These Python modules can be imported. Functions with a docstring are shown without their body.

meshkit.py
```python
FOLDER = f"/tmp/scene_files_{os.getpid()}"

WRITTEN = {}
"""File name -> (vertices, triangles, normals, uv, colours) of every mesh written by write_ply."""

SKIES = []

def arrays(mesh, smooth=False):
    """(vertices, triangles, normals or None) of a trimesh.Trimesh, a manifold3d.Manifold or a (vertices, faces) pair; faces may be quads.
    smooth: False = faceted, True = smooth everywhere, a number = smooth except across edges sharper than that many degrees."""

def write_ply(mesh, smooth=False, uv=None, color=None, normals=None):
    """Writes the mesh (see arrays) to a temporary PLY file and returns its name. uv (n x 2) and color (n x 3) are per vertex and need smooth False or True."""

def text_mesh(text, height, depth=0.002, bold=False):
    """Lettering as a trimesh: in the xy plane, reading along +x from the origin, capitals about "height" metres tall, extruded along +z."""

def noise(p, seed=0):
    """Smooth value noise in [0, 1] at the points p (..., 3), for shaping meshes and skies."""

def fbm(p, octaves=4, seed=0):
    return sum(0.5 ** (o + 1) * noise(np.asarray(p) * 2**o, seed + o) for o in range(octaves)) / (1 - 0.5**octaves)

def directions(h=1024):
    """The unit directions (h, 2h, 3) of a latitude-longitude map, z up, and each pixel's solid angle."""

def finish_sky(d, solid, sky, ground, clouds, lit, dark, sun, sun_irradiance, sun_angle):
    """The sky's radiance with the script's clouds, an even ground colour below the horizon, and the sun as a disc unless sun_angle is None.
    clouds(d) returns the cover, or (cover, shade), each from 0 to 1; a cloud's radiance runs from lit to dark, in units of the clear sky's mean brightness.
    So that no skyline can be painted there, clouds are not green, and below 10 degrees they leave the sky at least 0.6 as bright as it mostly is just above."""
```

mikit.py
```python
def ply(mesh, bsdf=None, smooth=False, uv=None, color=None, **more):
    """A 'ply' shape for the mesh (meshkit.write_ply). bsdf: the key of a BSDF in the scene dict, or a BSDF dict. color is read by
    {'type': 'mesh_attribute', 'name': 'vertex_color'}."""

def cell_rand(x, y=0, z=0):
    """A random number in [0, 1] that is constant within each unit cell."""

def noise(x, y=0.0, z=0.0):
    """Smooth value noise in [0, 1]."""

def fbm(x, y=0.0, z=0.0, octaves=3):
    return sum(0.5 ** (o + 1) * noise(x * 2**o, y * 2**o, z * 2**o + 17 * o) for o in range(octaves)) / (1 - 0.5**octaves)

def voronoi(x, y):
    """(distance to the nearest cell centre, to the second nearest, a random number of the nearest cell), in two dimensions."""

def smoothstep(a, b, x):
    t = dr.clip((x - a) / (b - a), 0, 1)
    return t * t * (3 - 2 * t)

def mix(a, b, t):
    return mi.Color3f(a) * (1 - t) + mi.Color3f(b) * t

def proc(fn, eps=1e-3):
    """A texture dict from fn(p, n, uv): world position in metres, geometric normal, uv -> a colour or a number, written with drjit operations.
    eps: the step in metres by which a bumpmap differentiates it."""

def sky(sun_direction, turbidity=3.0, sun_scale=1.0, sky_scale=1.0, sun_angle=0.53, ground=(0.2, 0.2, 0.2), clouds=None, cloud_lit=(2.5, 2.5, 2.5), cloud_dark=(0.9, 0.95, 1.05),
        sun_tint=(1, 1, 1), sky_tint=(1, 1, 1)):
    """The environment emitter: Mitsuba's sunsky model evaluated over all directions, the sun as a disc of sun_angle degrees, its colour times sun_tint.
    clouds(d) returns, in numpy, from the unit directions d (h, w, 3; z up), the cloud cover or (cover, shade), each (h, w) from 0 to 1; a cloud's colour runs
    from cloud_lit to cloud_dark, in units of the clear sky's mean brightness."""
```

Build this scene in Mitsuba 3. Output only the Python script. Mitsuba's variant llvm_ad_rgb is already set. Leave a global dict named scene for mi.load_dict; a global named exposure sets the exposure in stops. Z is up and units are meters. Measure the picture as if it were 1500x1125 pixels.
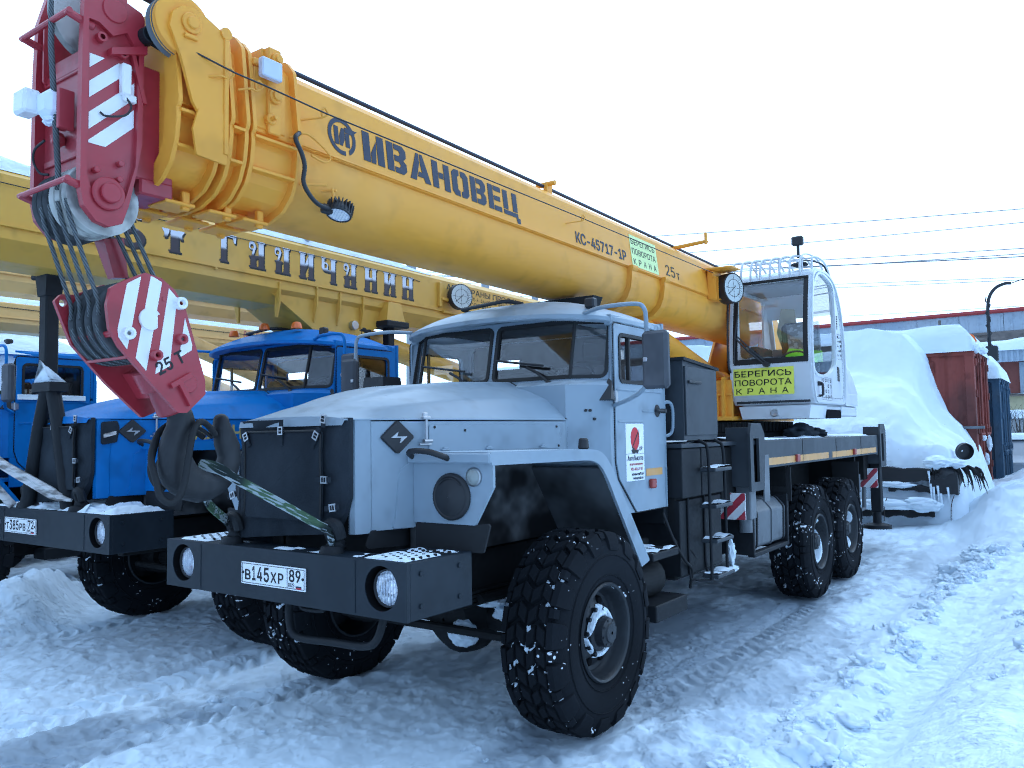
import math
import numpy as np
import trimesh
import mitsuba as mi
import drjit as dr
import mikit
import meshkit
from shapely.geometry import Polygon, Point, box as sbox, LineString
from shapely import affinity, union_all

T = mi.ScalarTransform4f
rng = np.random.default_rng(7)
scene, labels = {}, {}

# ------------------------------------------------------------------ camera, sky, exposure
CAM = np.array([3.770, -4.482, 1.829])
YAW, PITCH, ROLL = -0.618, 0.062, -0.016
FWD = np.array([math.sin(YAW) * math.cos(PITCH), math.cos(YAW) * math.cos(PITCH), math.sin(PITCH)])
_r = np.cross(FWD, [0, 0, 1.0]); _r /= np.linalg.norm(_r)
_u = np.cross(_r, FWD)
UP = -math.sin(ROLL) * _r + math.cos(ROLL) * _u
scene['camera'] = {'type': 'perspective', 'fov': 2 * math.degrees(math.atan(750 / 1195.0)), 'fov_axis': 'x', 'near_clip': 0.05, 'far_clip': 2000.0,
                   'to_world': T().look_at(origin=CAM.tolist(), target=(CAM + FWD).tolist(), up=UP.tolist())}
SUN = np.array([0.10, 0.60, 0.80]); SUN /= np.linalg.norm(SUN)
GLOW = np.array([-0.42, 0.87, 0.26]); GLOW /= np.linalg.norm(GLOW)


def overcast(d):
    # an even cloud deck, thinner and brighter on the side where the low sun hides
    c = d @ GLOW
    n = meshkit.fbm(d * np.array([2.2, 2.2, 5.0]), 3, 4) - 0.5
    shade = 1.0 - np.clip((c + 0.8) / 1.75, 0, 1) ** 1.3 + 0.08 * n
    return np.ones(d.shape[:2]), np.clip(shade, 0, 1)


scene['sky'] = mikit.sky(SUN.tolist(), turbidity=4, sun_scale=0.03, sun_angle=25, ground=(0.55, 0.6, 0.66), clouds=overcast,
                         cloud_lit=(2.75, 3.95, 5.5), cloud_dark=(1.00, 1.62, 2.62), sun_tint=(0.9, 1.0, 1.1))
exposure = 1.92


# ------------------------------------------------------------------ materials
def bs(name, **d):
    scene[name] = d
    return name


def pr(name, col, rough=0.5, spec=0.5, two=True, **k):
    c = {'type': 'rgb', 'value': list(col)} if not isinstance(col, dict) else col
    b = {'type': 'principled', 'base_color': c, 'roughness': rough, 'specular': spec, **k}
    scene[name] = {'type': 'twosided', 'bsdf': b} if two else b
    return name


def dusty(col, dust=(0.62, 0.66, 0.70), amt=0.35, sc=3.0, dark=0.12, fine=26.0, frost=0.0):
    """paint with road film, faint streaks and fine grime"""
    col = tuple(col)

    def fn(p, n, uv):
        a = mikit.fbm(p.x * sc, p.y * sc, p.z * sc * 0.6, octaves=4)
        st = mikit.noise(p.x * 22 + p.y * 22, p.z * 1.3, 3.0)
        f = mikit.noise(p.x * fine, p.y * fine, p.z * fine)
        w = dr.clip(amt * (mikit.smoothstep(0.45, 0.75, a) * 0.7 + 0.25 * st * a + 0.12 * f), 0, 1)
        c = mikit.mix(col, dust, w)
        if frost:      # rime and blown snow lying on what faces up
            fr = mikit.smoothstep(0.55, 0.95, n.z) * dr.clip(0.35 + 1.3 * (mikit.fbm(p.x * 4, p.y * 4, 5.0, octaves=4) - 0.35) + 0.25 * (f - 0.5), 0, 1)
            c = c * (1 - frost * fr) + mi.Color3f(0.62, 0.70, 0.76) * (frost * fr)
        return c * (1 - dark * mikit.smoothstep(0.5, 0.9, mikit.fbm(p.x * 7, p.y * 7 + 9, p.z * 5, octaves=3)))
    return mikit.proc(fn)


def speck(col, white=(0.7, 0.74, 0.78), th=0.80, sc=30.0, big=5.0):
    """dark rubber or iron with snow specks driven into it"""
    def fn(p, n, uv):
        a = mikit.noise(p.x * sc, p.y * sc, p.z * sc) * 0.62 + mikit.noise(p.x * big, p.y * big, p.z * big) * 0.38
        b = mikit.noise(p.x * 3 + 5, p.y * 3, p.z * 3)
        return mikit.mix(tuple(c * 0.8 for c in col), tuple(c * 1.6 for c in col), b) * (1 - mikit.smoothstep(th, th + 0.05, a)) + mi.Color3f(white) * mikit.smoothstep(th, th + 0.05, a)
    return mikit.proc(fn)


def liner():
    def fn(p, n, uv):
        a = mikit.fbm(p.x * 2.2, p.y * 2.6, p.z * 2.6, octaves=4)
        spl = mikit.noise(p.x * 30, p.y * 30, p.z * 30)
        w = mikit.smoothstep(0.42, 0.66, a + 0.30 * (p.z - 1.35))
        return mikit.mix((0.012, 0.012, 0.013), (0.13, 0.135, 0.14), dr.clip(w * (0.7 + 0.4 * spl), 0, 1))
    return mikit.proc(fn)


pr('paint_grey', dusty((0.235, 0.305, 0.365), (0.36, 0.41, 0.45), 0.34, 2.4, 0.25, frost=0.75), 0.38, 0.4, clearcoat=0.15, clearcoat_gloss=0.75)
pr('paint_grey_rough', dusty((0.40, 0.42, 0.44), (0.52, 0.54, 0.56), 0.6, 4.0, 0.45), 0.75, 0.2)
pr('liner_dirty', liner(), 0.9, 0.1)
pr('paint_blue', dusty((0.0, 0.155, 0.46), (0.06, 0.25, 0.50), 0.12, 2.6, 0.25, frost=0.25), 0.45, 0.16, clearcoat=0.04, clearcoat_gloss=0.7)
pr('boom_yellow', dusty((0.80, 0.335, 0.035), (0.74, 0.43, 0.18), 0.25, 1.6, 0.16), 0.42, 0.3, clearcoat=0.12, clearcoat_gloss=0.7)
pr('boom_lemon', dusty((0.66, 0.35, 0.050), (0.52, 0.38, 0.20), 0.30, 1.5, 0.25), 0.42, 0.4)
pr('boom_beige', dusty((0.74, 0.42, 0.14), (0.60, 0.46, 0.32), 0.3, 1.5, 0.2), 0.5, 0.4)
pr('crane_red', dusty((0.36, 0.022, 0.034), (0.42, 0.20, 0.22), 0.16, 4.0, 0.35), 0.33, 0.5, clearcoat=0.25)
pr('mark_white', dusty((0.78, 0.79, 0.80), (0.6, 0.6, 0.6), 0.2, 5.0, 0.08), 0.4, 0.4)
pr('mark_red', dusty((0.42, 0.03, 0.05), (0.5, 0.4, 0.4), 0.2, 5.0, 0.2), 0.4, 0.4)
pr('cabin_white', dusty((0.60, 0.63, 0.66), (0.50, 0.53, 0.56), 0.35, 2.5, 0.12), 0.25, 0.5, clearcoat=0.4, clearcoat_gloss=0.85)
pr('iron_dark', dusty((0.008, 0.010, 0.013), (0.05, 0.055, 0.06), 0.14, 4.0, 0.3), 0.6, 0.3)
pr('frame_black', dusty((0.006, 0.0065, 0.0075), (0.035, 0.038, 0.04), 0.35, 4.0, 0.3), 0.7, 0.3)
pr('deck_grey', dusty((0.024, 0.031, 0.039), (0.12, 0.135, 0.15), 0.22, 2.5, 0.3), 0.48, 0.45)
pr('tank_grey', dusty((0.10, 0.112, 0.125), (0.28, 0.30, 0.32), 0.3, 5.0, 0.3), 0.42, 0.45)
pr('bumper_grey', dusty((0.007, 0.013, 0.020), (0.04, 0.055, 0.07), 0.20, 3.0, 0.3), 0.5, 0.35)
pr('tyre_rubber', speck((0.008, 0.0095, 0.012), th=0.775, sc=46.0), 0.9, 0.14)
pr('rubber', (0.018, 0.019, 0.021), 0.7, 0.3)
pr('seal_black', (0.012, 0.012, 0.013), 0.55, 0.4)
pr('rim_paint', dusty((0.010, 0.013, 0.017), (0.10, 0.11, 0.12), 0.2, 6.0, 0.3), 0.45, 0.45)
pr('void_black', (0.006, 0.006, 0.007), 0.9, 0.1)
pr('plastic_black', (0.022, 0.023, 0.026), 0.45, 0.4)
pr('mirror_back', dusty((0.05, 0.055, 0.065), (0.2, 0.2, 0.22), 0.3, 5.0, 0.2), 0.55, 0.4)
def _rope(p, n, uv):
    t = dr.sin(p.z * 330 + p.x * 420 + p.y * 420)
    a = mikit.fbm(p.x * 20, p.y * 20, p.z * 8, octaves=3)
    return mikit.mix((0.020, 0.024, 0.026), (0.16, 0.18, 0.19), dr.clip(0.5 + 0.5 * t, 0, 1) * (0.35 + 0.9 * a))


pr('rope_steel', mikit.proc(_rope), 0.6, 0.4)
pr('sheave_white', dusty((0.58, 0.58, 0.54), (0.10, 0.10, 0.10), 0.95, 11.0, 0.6), 0.5, 0.4)
pr('sheave_dark', dusty((0.045, 0.05, 0.055), (0.2, 0.21, 0.22), 0.4, 9.0, 0.4), 0.5, 0.4)
pr('hook_black', dusty((0.014, 0.015, 0.018), (0.06, 0.065, 0.07), 0.4, 5.0, 0.3), 0.55, 0.4)
pr('letter_navy', (0.022, 0.030, 0.055), 0.5, 0.4)
pr('letter_black', (0.012, 0.012, 0.014), 0.5, 0.4)
pr('letter_gold', (0.45, 0.33, 0.10), 0.5, 0.4)
pr('letter_pink', (0.42, 0.10, 0.09), 0.6, 0.3)
pr('letter_red', (0.55, 0.03, 0.04), 0.5, 0.4)
pr('sign_yellow', (0.72, 0.74, 0.10), 0.45, 0.4)
pr('sign_green', (0.66, 0.78, 0.34), 0.5, 0.4)
pr('sticker_white', (0.80, 0.82, 0.84), 0.4, 0.4)
pr('tape_orange', dusty((0.62, 0.30, 0.08), (0.6, 0.5, 0.4), 0.3, 6.0, 0.2), 0.4, 0.4)
pr('lamp_orange', (0.75, 0.14, 0.02), 0.25, 0.5, clearcoat=0.8)
pr('lamp_red', (0.30, 0.03, 0.02), 0.3, 0.5, clearcoat=0.6)
pr('chrome', (0.82, 0.84, 0.86), 0.08, 0.5, metallic=1.0)
pr('steel', (0.45, 0.46, 0.48), 0.35, 0.5, metallic=1.0)
pr('zinc_box', (0.50, 0.55, 0.64), 0.4, 0.5)
pr('dial_face', (0.58, 0.62, 0.60), 0.5, 0.4)
pr('ring_pad', (0.45, 0.43, 0.38), 0.6, 0.3)
pr('seat_dark', dusty((0.030, 0.025, 0.022), (0.08, 0.07, 0.06), 0.3, 6.0, 0.3), 0.85, 0.2)
pr('dash_grey', (0.035, 0.038, 0.044), 0.7, 0.3)
pr('interior_grey', (0.20, 0.22, 0.25), 0.7, 0.3)
pr('vest_green', (0.35, 0.85, 0.06), 0.8, 0.2)
pr('vest_grey', (0.45, 0.47, 0.48), 0.5, 0.3)
pr('paper_white', (0.78, 0.79, 0.80), 0.8, 0.2)
pr('poly_clear', (0.68, 0.74, 0.84), 0.35, 0.5)
pr('rust_iron', dusty((0.10, 0.055, 0.035), (0.2, 0.15, 0.12), 0.5, 5.0, 0.4), 0.85, 0.2)


def _canvas(p, n, uv):
    w = mikit.noise(p.x * 160, p.y * 160, p.z * 160)
    a = mikit.fbm(p.x * 5, p.y * 5, p.z * 3, octaves=4)
    return mikit.mix((0.008, 0.012, 0.017), (0.036, 0.045, 0.056), dr.clip(a * 1.1 - 0.15 + 0.25 * (w - 0.5), 0, 1))


pr('lamp_glass', (0.26, 0.29, 0.28), 0.2, 0.5, clearcoat=0.8)
pr('mud_panel', dusty((0.10, 0.11, 0.12), (0.02, 0.02, 0.02), 0.8, 3.4, 0.5), 0.9, 0.1)
pr('canvas_dark', mikit.proc(_canvas), 0.85, 0.2)


def _strap(p, n, uv):
    # frayed fibres: fine across, long along the pull
    l = p.x * 0.55 + p.y * 0.65 - p.z * 0.52
    q1 = p.x * 0.65 - p.y * 0.75 + p.z * 0.1
    q2 = p.x * 0.3 + p.y * 0.35 + p.z * 0.88
    f = mikit.noise(l * 5, q1 * 130, q2 * 130) * 0.55 + mikit.noise(l * 3 + 7, q1 * 30, q2 * 30) * 0.45
    w = mikit.smoothstep(0.50, 0.60, f)
    g = mikit.mix((0.022, 0.030, 0.030), (0.07, 0.12, 0.07), mikit.smoothstep(0.35, 0.65, mikit.noise(l * 5, q1 * 16, 2.0)))
    return g * (1 - w * 0.8) + mi.Color3f(0.36, 0.41, 0.43) * w * 0.8


pr('strap_green', mikit.proc(_strap), 0.9, 0.1)


def _strap2(p, n, uv):
    a = mikit.fbm(p.x * 10, p.y * 10, p.z * 30, octaves=4)
    return mikit.mix((0.20, 0.18, 0.17), (0.62, 0.60, 0.59), mikit.smoothstep(0.3, 0.62, a))


pr('strap_pale', mikit.proc(_strap2), 0.9, 0.1)
pr('container_red', dusty((0.27, 0.060, 0.045), (0.08, 0.035, 0.03), 0.8, 1.6, 0.45), 0.65, 0.3)
pr('container_blue', dusty((0.035, 0.085, 0.14), (0.10, 0.12, 0.14), 0.6, 2.0, 0.4), 0.6, 0.3)
pr('panel_bluegrey', dusty((0.32, 0.40, 0.48), (0.5, 0.52, 0.54), 0.5, 0.4, 0.2), 0.6, 0.3)
pr('trim_red', (0.40, 0.06, 0.06), 0.6, 0.3)
pr('brick_red', dusty((0.26, 0.085, 0.07), (0.35, 0.22, 0.2), 0.5, 0.8, 0.3), 0.85, 0.2)
pr('wall_dark', dusty((0.15, 0.13, 0.12), (0.28, 0.22, 0.19), 0.6, 0.7, 0.3), 0.85, 0.2)
pr('wall_yellow', dusty((0.48, 0.44, 0.28), (0.5, 0.36, 0.2), 0.6, 0.5, 0.2), 0.85, 0.2)
pr('concrete', dusty((0.30, 0.31, 0.32), (0.42, 0.42, 0.42), 0.5, 1.0, 0.3), 0.9, 0.2)
pr('wire_dark', (0.30, 0.31, 0.32), 0.7, 0.2)
pr('post_dark', (0.03, 0.032, 0.036), 0.6, 0.3)
pr('car_grey', (0.22, 0.24, 0.27), 0.3, 0.5, clearcoat=0.5)
pr('twig', (0.06, 0.05, 0.045), 0.9, 0.1)


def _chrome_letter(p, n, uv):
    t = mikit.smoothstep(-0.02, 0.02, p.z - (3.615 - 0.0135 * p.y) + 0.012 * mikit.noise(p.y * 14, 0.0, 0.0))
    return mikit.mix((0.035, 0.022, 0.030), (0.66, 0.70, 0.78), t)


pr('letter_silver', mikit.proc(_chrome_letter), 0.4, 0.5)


def _seat_pattern(p, n, uv):
    a = mikit.smoothstep(0.47, 0.53, mikit.fbm(p.x * 22, p.y * 22, p.z * 22, octaves=3))
    return mikit.mix((0.17, 0.17, 0.17), (0.36, 0.37, 0.38), a)


pr('seat_pattern', mikit.proc(_seat_pattern), 0.8, 0.2)
bs('window_glass', type='thindielectric', int_ior=1.62)
bs('lens_glass', type='thindielectric', int_ior=1.5)


def _snow(p, n, uv):
    a = mikit.fbm(p.x * 0.55, p.y * 0.55, p.z * 0.5, octaves=4)
    f = mikit.noise(p.x * 17, p.y * 17, p.z * 17)
    return mikit.mix((0.66, 0.75, 0.83), (0.77, 0.86, 0.92), dr.clip(a * 0.9 + 0.2 * f, 0, 1))


def _snow_h(p, n, uv):
    a = mikit.fbm(p.x * 9, p.y * 9, p.z * 9, octaves=5)
    r = 1 - dr.abs(2 * mikit.noise(p.x * 26, p.y * 26, p.z * 26) - 1)
    q = 1 - dr.abs(2 * mikit.noise(p.x * 61 + 3, p.y * 61, p.z * 61) - 1)
    return 0.014 * a + 0.010 * r * r * mikit.smoothstep(0.35, 0.65, a) + 0.0045 * q * q


scene['snow_base'] = {'type': 'principled', 'base_color': mikit.proc(_snow), 'roughness': 0.75, 'specular': 0.25, 'sheen': 0.2}
scene['snow'] = {'type': 'twosided', 'bsdf': {'type': 'bumpmap', 'tex': mikit.proc(_snow_h, 2e-3), 'scale': 1.0, 'bsdf': {'type': 'ref', 'id': 'snow_base'}}}


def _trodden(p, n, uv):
    """packed yard snow: white where loose, glazed and dirtier where wheels polished it, shade around the cranes painted in too"""
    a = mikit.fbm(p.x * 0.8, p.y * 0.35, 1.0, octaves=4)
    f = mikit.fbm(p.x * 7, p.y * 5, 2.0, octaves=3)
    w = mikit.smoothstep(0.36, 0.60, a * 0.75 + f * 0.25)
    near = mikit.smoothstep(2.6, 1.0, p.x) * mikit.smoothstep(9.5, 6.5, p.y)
    c = mikit.mix((0.31, 0.37, 0.43), (0.73, 0.83, 0.90), dr.clip(w + 0.55 * (1 - near), 0, 1))  # dark tone is icy snow plus shade painted in around the cranes
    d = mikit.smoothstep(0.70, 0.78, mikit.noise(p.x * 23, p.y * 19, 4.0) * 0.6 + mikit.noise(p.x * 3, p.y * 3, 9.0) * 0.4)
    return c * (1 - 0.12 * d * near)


def _trodden_r(p, n, uv):
    a = mikit.fbm(p.x * 0.8, p.y * 0.35, 1.0, octaves=4)
    return 0.42 + 0.4 * mikit.smoothstep(0.38, 0.62, a)


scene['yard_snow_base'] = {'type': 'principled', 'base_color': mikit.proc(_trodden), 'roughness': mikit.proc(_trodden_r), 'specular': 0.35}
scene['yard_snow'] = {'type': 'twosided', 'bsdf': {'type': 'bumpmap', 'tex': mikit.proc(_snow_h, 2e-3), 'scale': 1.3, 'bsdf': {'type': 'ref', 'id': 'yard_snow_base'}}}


# ------------------------------------------------------------------ mesh helpers
def TM(v, f):
    return trimesh.Trimesh(np.asarray(v, float), np.asarray(f), process=False)


def cat(*ms):
    out = []
    for m in ms:
        out += list(m) if isinstance(m, (list, tuple)) else [m]
    return trimesh.util.concatenate(out)


def hullm(pts):
    return trimesh.Trimesh(np.asarray(pts, float)).convex_hull


def bx(x0, x1, y0, y1, z0, z1, b=0.006):
    x0, x1 = min(x0, x1), max(x0, x1); y0, y1 = min(y0, y1), max(y0, y1); z0, z1 = min(z0, z1), max(z0, z1)
    b = min(b, (x1 - x0) * 0.35, (y1 - y0) * 0.35, (z1 - z0) * 0.35)
    if b <= 0:
        return trimesh.creation.box(bounds=[[x0, y0, z0], [x1, y1, z1]])
    pts = []
    for i in (0, 1):
        for j in (0, 1):
            for k in (0, 1):
                c = np.array([[x0, x1][i], [y0, y1][j], [z0, z1][k]])
                s = np.array([1 - 2 * i, 1 - 2 * j, 1 - 2 * k]) * b
                pts += [c + s * [0, 1, 1], c + s * [1, 0, 1], c + s * [1, 1, 0]]
    return hullm(pts)


def frame(d):
    d = np.asarray(d, float); d = d / np.linalg.norm(d)
    a = np.cross(d, [0, 0, 1.0] if abs(d[2]) < 0.9 else [1.0, 0, 0]); a /= np.linalg.norm(a)
    return d, a, np.cross(d, a)


def lathe(prof, p0, d, n=32, close=False):
    """profile [(radius, along)] turned about the axis from p0 along d"""
    d, a, b = frame(d)
    prof = np.asarray(prof, float)
    t = np.arange(n) * 2 * np.pi / n
    v = np.asarray(p0) + prof[:, None, 1:2] * d + prof[:, None, 0:1] * (np.cos(t)[None, :, None] * a + np.sin(t)[None, :, None] * b)
    m = len(prof)
    i, j = np.meshgrid(np.arange(m - (0 if close else 1)), np.arange(n), indexing='ij')
    i2 = (i + 1) % m
    q = np.stack([i * n + j, i * n + (j + 1) % n, i2 * n + (j + 1) % n, i2 * n + j], -1).reshape(-1, 4)
    return TM(v.reshape(-1, 3), np.vstack([q[:, [0, 2, 1]], q[:, [0, 3, 2]]]))


def cyl(p0, p1, r, r1=None, n=20, b=0.0):
    p0, p1 = np.asarray(p0, float), np.asarray(p1, float)
    L = np.linalg.norm(p1 - p0); r1 = r if r1 is None else r1
    b = min(b, L * 0.4, r * 0.5)
    pf = [(1e-5, 0), (r - b, 0)] + ([(r, b), (r1, L - b)] if b else [(r1, L)]) + ([(r1 - b, L)] if b else []) + [(1e-5, L)]
    return lathe(pf, p0, p1 - p0, n)


def smoothpath(pts, n=8, closed=False):
    """Catmull-Rom through the points"""
    p = np.asarray(pts, float)
    q = np.vstack([p[-1:], p, p[:2]]) if closed else np.vstack([2 * p[0] - p[1], p, 2 * p[-1] - p[-2]])
    out = []
    for k in range(len(q) - 3):
        a, b, c, d = q[k:k + 4]
        for t in np.arange(n) / n:
            out.append(0.5 * (2 * b + (c - a) * t + (2 * a - 5 * b + 4 * c - d) * t * t + (3 * b - a - 3 * c + d) * t ** 3))
    if not closed:
        out.append(p[-1])
    return np.array(out)


def tube(pts, r, n=8, closed=False):
    p = np.asarray(pts, float)
    r = np.broadcast_to(np.asarray(r, float), (len(p),))
    t = np.roll(p, -1, 0) - np.roll(p, 1, 0) if closed else np.gradient(p, axis=0)
    t /= np.linalg.norm(t, axis=1, keepdims=True) + 1e-12
    a = np.zeros_like(p)
    x = np.cross(t[0], [0, 0, 1.0] if abs(t[0][2]) < 0.9 else [1.0, 0, 0])
    for k in range(len(p)):
        x = x - t[k] * (x @ t[k]); x /= np.linalg.norm(x) + 1e-12
        a[k] = x
    b = np.cross(t, a)
    g = np.arange(n) * 2 * np.pi / n
    v = p[:, None] + r[:, None, None] * (np.cos(g)[None, :, None] * a[:, None] + np.sin(g)[None, :, None] * b[:, None])
    m = len(p)
    i, j = np.meshgrid(np.arange(m if closed else m - 1), np.arange(n), indexing='ij')
    i2 = (i + 1) % m
    q = np.stack([i * n + j, i * n + (j + 1) % n, i2 * n + (j + 1) % n, i2 * n + j], -1).reshape(-1, 4)
    f = [q[:, [0, 1, 2]], q[:, [0, 2, 3]]]
    v = v.reshape(-1, 3)
    if not closed:
        v = np.vstack([v, p[:1], p[-1:]])
        jj = np.arange(n)
        f += [np.stack([jj * 0 + m * n, (jj + 1) % n, jj], 1), np.stack([jj * 0 + m * n + 1, (m - 1) * n + jj, (m - 1) * n + (jj + 1) % n], 1)]
    return TM(v, np.vstack(f))


def band(pts, side, w, th):
    """flat strap along pts; side = width direction per point"""
    p = np.asarray(pts, float); s = np.broadcast_to(np.asarray(side, float), p.shape).copy()
    t = np.gradient(p, axis=0); t /= np.linalg.norm(t, axis=1, keepdims=True)
    s -= t * (s * t).sum(1, keepdims=True); s /= np.linalg.norm(s, axis=1, keepdims=True)
    n = np.cross(t, s); w = np.broadcast_to(w, (len(p),))[:, None]
    ring = np.stack([p + s * w / 2 + n * th / 2, p + s * w / 2 - n * th / 2, p - s * w / 2 - n * th / 2, p - s * w / 2 + n * th / 2], 1)
    return loft(ring)


def loft(rings, cap=True):
    r = np.asarray(rings, float)
    m, n = r.shape[:2]
    i, j = np.meshgrid(np.arange(m - 1), np.arange(n), indexing='ij')
    q = np.stack([i * n + j, i * n + (j + 1) % n, (i + 1) * n + (j + 1) % n, (i + 1) * n + j], -1).reshape(-1, 4)
    f = [q[:, [0, 1, 2]], q[:, [0, 2, 3]]]
    v = r.reshape(-1, 3)
    if cap:
        v = np.vstack([v, r[0].mean(0), r[-1].mean(0)]); jj = np.arange(n)
        f += [np.stack([jj * 0 + m * n, (jj + 1) % n, jj], 1), np.stack([jj * 0 + m * n + 1, (m - 1) * n + jj, (m - 1) * n + (jj + 1) % n], 1)]
    return TM(v, np.vstack(f))


def gridm(P, th=0.0):
    """surface from a grid of points (m, n, 3), optionally closed downwards by th"""
    m, n = P.shape[:2]
    i, j = np.meshgrid(np.arange(m - 1), np.arange(n - 1), indexing='ij')
    q = np.stack([i * n + j, i * n + j + 1, (i + 1) * n + j + 1, (i + 1) * n + j], -1).reshape(-1, 4)
    return TM(P.reshape(-1, 3), np.vstack([q[:, [0, 1, 2]], q[:, [0, 2, 3]]]))


def polys(g):
    return [x for x in getattr(g, 'geoms', [g]) if x.geom_type == 'Polygon' and x.area > 1e-9]


def ext(g, th):
    return cat([trimesh.creation.extrude_polygon(x, th, engine='earcut') for x in polys(g)])


def put(m, O, u, v, n):
    """local (x, y, z) -> O + x u + y v + z n"""
    V = np.asarray(m.vertices)
    M = TM(np.asarray(O, float) + V[:, :1] * np.asarray(u, float) + V[:, 1:2] * np.asarray(v, float) + V[:, 2:] * np.asarray(n, float), m.faces)
    if np.dot(np.cross(u, v), n) < 0:
        M.faces = M.faces[:, ::-1]
    return M


def px(poly, x0, x1):
    """polygon in (y, z) pulled from x0 to x1"""
    g = poly if hasattr(poly, 'geom_type') else Polygon(poly)
    x0, x1 = min(x0, x1), max(x0, x1)
    return put(ext(g, x1 - x0), (x0, 0, 0), (0, 1, 0), (0, 0, 1), (1, 0, 0))


def py(poly, y0, y1):
    """polygon in (x, z) pulled from y0 to y1"""
    g = poly if hasattr(poly, 'geom_type') else Polygon(poly)
    y0, y1 = min(y0, y1), max(y0, y1)
    return put(ext(g, y1 - y0), (0, y0, 0), (1, 0, 0), (0, 0, 1), (0, 1, 0))


def pz(poly, z0, z1):
    g = poly if hasattr(poly, 'geom_type') else Polygon(poly)
    return put(ext(g, z1 - z0), (0, 0, min(z0, z1)), (1, 0, 0), (0, 1, 0), (0, 0, 1))


def rnd(pts, r, q=4):
    g = Polygon(pts) if not hasattr(pts, 'geom_type') else pts
    return g.buffer(-r, quad_segs=q).buffer(r, quad_segs=q)


def mirx(m):
    return TM(np.asarray(m.vertices) * [-1, 1, 1], np.asarray(m.faces)[:, ::-1])


def move(m, x=0, y=0, z=0):
    return TM(np.asarray(m.vertices) + [x, y, z], m.faces)


def text(s, h, O, u, v, n, wide=1.0, depth=0.002, bold=False, fit=None):
    m = meshkit.text_mesh(s, h, depth, bold)
    b = m.bounds
    w = fit / (b[1][0] - b[0][0]) if fit else wide
    m = TM((np.asarray(m.vertices) - [b[0][0], 0, 0]) * [w, 1, 1], m.faces)
    return put(m, O, u, v, n)


def lump(c, r, seed=0, amp=0.25, sub=3, freq=2.5):
    m = trimesh.creation.icosphere(subdivisions=sub)
    v = np.asarray(m.vertices)
    k = 1 + amp * (meshkit.fbm(v * freq + seed * 7.3, 3, seed) - 0.5) * 2
    return TM(np.asarray(c) + v * k[:, None] * np.asarray(r), m.faces)


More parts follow.
